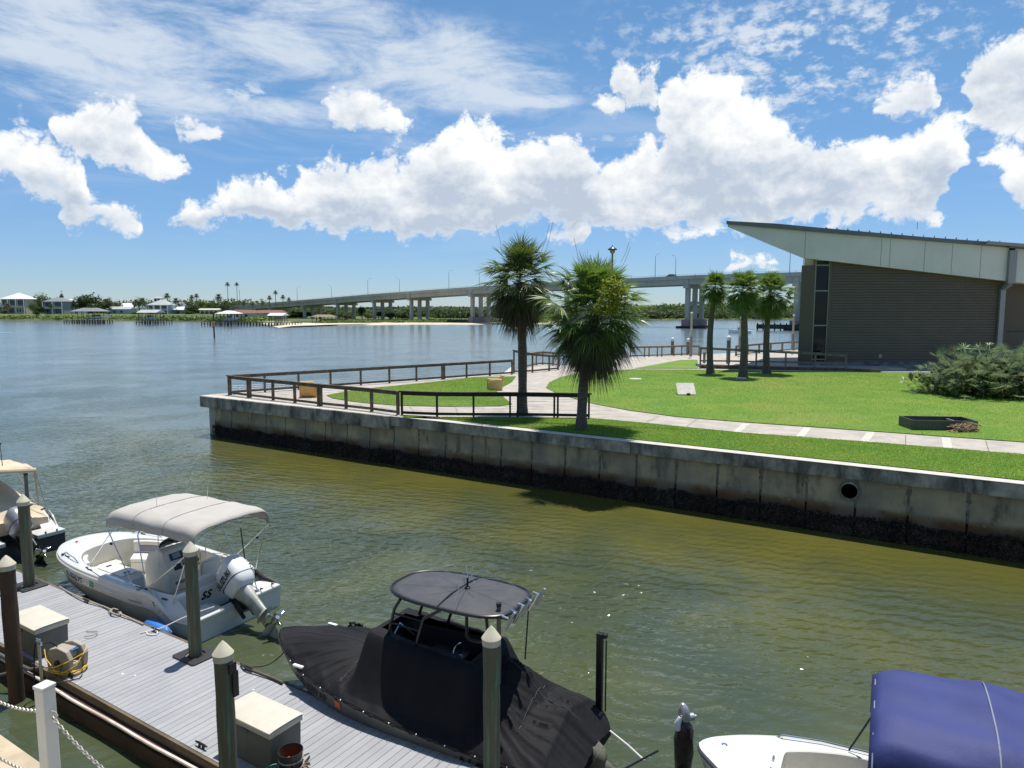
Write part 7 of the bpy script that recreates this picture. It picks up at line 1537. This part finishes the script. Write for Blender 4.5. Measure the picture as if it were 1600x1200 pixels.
for i in range(61):
    x_ = .72 + 5.1 * i / 60; ed = lh.P[0]
    for k in range(len(lh.P) - 1):
        if lh.P[k].x <= x_ <= lh.P[k + 1].x: ed = lh.P[k].lerp(lh.P[k + 1], (x_ - lh.P[k].x) / (lh.P[k + 1].x - lh.P[k].x)); break
    row = []; pk = .10 + .38 * sstep(.7, 1.6, x_) + .55 * sstep(1.4, 2.6, x_) * sstep(5.2, 3.4, x_)
    ez = max(ed.z, .80)
    for j in range(25):
        s_ = -1 + 2 * j / 24; row.append(Vector((x_, s_ * ed.y * (.86 if x_ < 1.3 else .98), ez + .02 + pk * (1 - abs(s_) ** 2.0) + .014 * math.sin(x_ * 9 + s_ * 7) * (1 - abs(s_) ** 6) + .01 * math.sin(s_ * 21 + x_ * 3))))
    rows.append(row)
q.grid(rows); q.poly([Vector((rows[0][0].x, rows[0][0].y, .56))] + rows[0] + [Vector((rows[0][-1].x, rows[0][-1].y, .56))]); q.build('mooring_cover', 'tan_canvas', lb, smooth=True, ang=70)
canopy(lb, 'folded_bimini', 'tan_canvas', 1.15, 2.9, 1.0, 2.28, .14, edge=.14, wr=.02, seed=5, endroll=.12)
q = MB(); q.tube([(1.2, -1.0 + .02 * k, 2.2 - .0 * k) for k in (0, 1)] + [(1.2, 0, 2.34), (1.2, 1.0, 2.2)], .07, 8); q.build('bimini_boot', 'tan_canvas', lb, smooth=True)
for sg in (1, -1):
    q = MB(); q.tube([(1.5, 1.13 * sg, 1.0), (1.28, 1.0 * sg, 2.15)], .03, 7); q.build('bimini_leg', 'tan_canvas', lb, smooth=True); q = MB(); q.tube([(.75, 1.1 * sg, .70), (1.2, 1.0 * sg, 2.1)], .014, 7); q.build('bimini_strut', 'gutter', lb, smooth=True); q = MB(); q.tube([(1.6, 1.13 * sg, 1.0), (2.7, 1.0 * sg, 2.15)], .014, 7); q.build('bimini_strut', 'gutter', lb, smooth=True)
q = MB(); q.tube([(1.6, -.3, 2.4), (1.65, -.3, 3.05)], [.012, .008], 6); q.tube([(1.65, -.3, 3.03), (1.65, -.3, 3.09)], .03, 6); q.build('antenna', 'black', lb)
outboard(lb, (-.02, 0, .60), R(48), 'ob_grey', 'black', yaw=R(4), sc=1.2)
# ---------------------------------------------------------------- boat with navy bimini, bottom right
HR = R(152); bow = Vector((2.60, 9.22, 0)); RL = 5.6
rbt = empty('center_console_boat', bow - Vector((math.cos(HR), math.sin(HR), 0)) * RL, HR, 'white boat with long navy blue bimini in the bottom right corner', 'boat')
sheer = [(0, 1.05, .72), (1.2, 1.12, .74), (2.6, 1.15, .80), (3.8, 1.05, .88), (4.5, .86, .93), (5.05, .56, .97), (5.4, .28, 1.0), (5.55, .12, 1.0), (RL, 0, 1.0)]
rh = Hull(sheer, 44); q = MB(); rh.shell(q, 0, 6); rh.keel(q); rh.transom(q); q.build('hull', 'gel', rbt, smooth=True, ang=28)
q = MB()
for sg in (1, -1): q.tube([Vector((p.x, p.y * sg * 1.01, p.z - .06)) for p in rh.row(0)], .02, 6)
q.build('rub_rail', 'rail_rub', rbt, smooth=True)
inr = cat_rom([(.5, .85, .74), (1.5, .93, .76), (2.6, .95, .82), (3.6, .85, .89), (4.1, .68, .92), (4.45, .48, .94), (4.52, .40, .945), (4.53, .2, .95), (4.53, 0, .95)], len(rh.P) - 1); out_r = rh.row(0); q = MB()
for sg in (1, -1):
    f = lambda L_: [Vector((p.x, p.y * sg, p.z)) for p in L_]
    q.grid([f(out_r), f([a.lerp(b_, .1) + Vector((0, 0, .02)) for a, b_ in zip(out_r, inr)]), f([a.lerp(b_, .92) + Vector((0, 0, .02)) for a, b_ in zip(out_r, inr)]), f(inr)])
q.build('deck', 'gel', rbt, smooth=True, ang=50)
q = MB()
for sg in (1, -1): f = lambda L_: [Vector((p.x, p.y * sg, p.z)) for p in L_]; q.grid([f(inr), f([Vector((p.x, p.y * .97, .32)) for p in inr])])
q.build('cockpit_wall', 'gel_in', rbt, smooth=True); q = MB(); q.grid([[Vector((p.x, p.y * .97 * s_, .32)) for p in inr] for s_ in (1, 0, -1)]); q.build('floor', 'nonskid', rbt)
q = MB(); q.box((4.15, 0, .45), (.55, .9, .26)); q.build('bow_seat', 'gel_in', rbt, bev=.04)
q = MB(); q.box((4.83, 0, .978), (.42, .50, .014), taper=.92); q.build('anchor_hatch', 'gel', rbt, bev=.008)
for y_ in (-.14, .14): q = MB(); q.tube([(4.64, y_ - .05, .992), (4.64, y_ + .05, .992)], .016, 6); q.build('hatch_hinge', 'steel', rbt)
for x_, y_ in ((5.28, -.12), (4.72, .58)): q = MB(); q.lathe([(0, 0), (.05, 0), (.045, .02), (.02, .03), (0, .03)], (x_, y_, .985), 14); q.build('deck_fitting', 'steel', rbt, smooth=True)
for sg in (1, -1):
    q = MB(); P_ = [rh.side_pt(x_, 0) for x_ in (2.3, 2.9, 3.5, 4.1, 4.6)]; pts = [Vector((p.x, (p.y - .10) * sg, p.z + .075)) for p in P_]; q.tube([Vector((4.68, pts[-1].y, P_[-1].z + .01))] + list(reversed(pts)), .011, 7)
    for p in pts[::2]: q.tube([p, p - Vector((0, 0, .07))], .009, 6)
    q.build('bow_rail', 'steel', rbt, smooth=True)
q = MB(); q.box((2.0, 0, .8), (.8, .7, .95)); q.build('console', 'gel_in', rbt, bev=.06)
canopy(rbt, 'bimini_canvas', 'blue_canvas', -.1, 3.52, 1.08, 2.02, .42, sag=.07, edge=.34, wr=.028, seed=9, endroll=.20, nx=34, ny=26)
q = MB(); q.tube([Vector((3.48, 1.08 * math.sin(s_ * 1.54), 1.83 + .42 * (1 - abs(s_) ** 2.6) - .1 * abs(s_) ** 9)) for s_ in [-1 + k / 10 for k in range(21)]], .010, 6); q.tube([Vector((2.3, 1.06 * math.sin(s_ * 1.54), 2.045 + .40 * (1 - abs(s_) ** 2.6) - .3 * abs(s_) ** 9)) for s_ in [-1 + k / 10 for k in range(21)]], .009, 6); q.build('canvas_piping', 'tape', rbt, smooth=True)
for sg in (1, -1):
    for a, b_ in (((3.75, .90 * sg, .94), (3.3, 1.02 * sg, 1.88)), ((3.35, .98 * sg, .88), (3.32, 1.02 * sg, 1.86)), ((.5, 1.0 * sg, .76), (.2, .98 * sg, 1.75)), ((1.6, 1.05 * sg, .78), (1.5, .98 * sg, 1.75))): q = MB(); q.tube([a, b_], .013, 6); q.build('bimini_strut', 'black', rbt, smooth=True)
outboard(rbt, (-.02, 0, .60), 0, 'ob_white', 'ob_leg', sc=1.1)
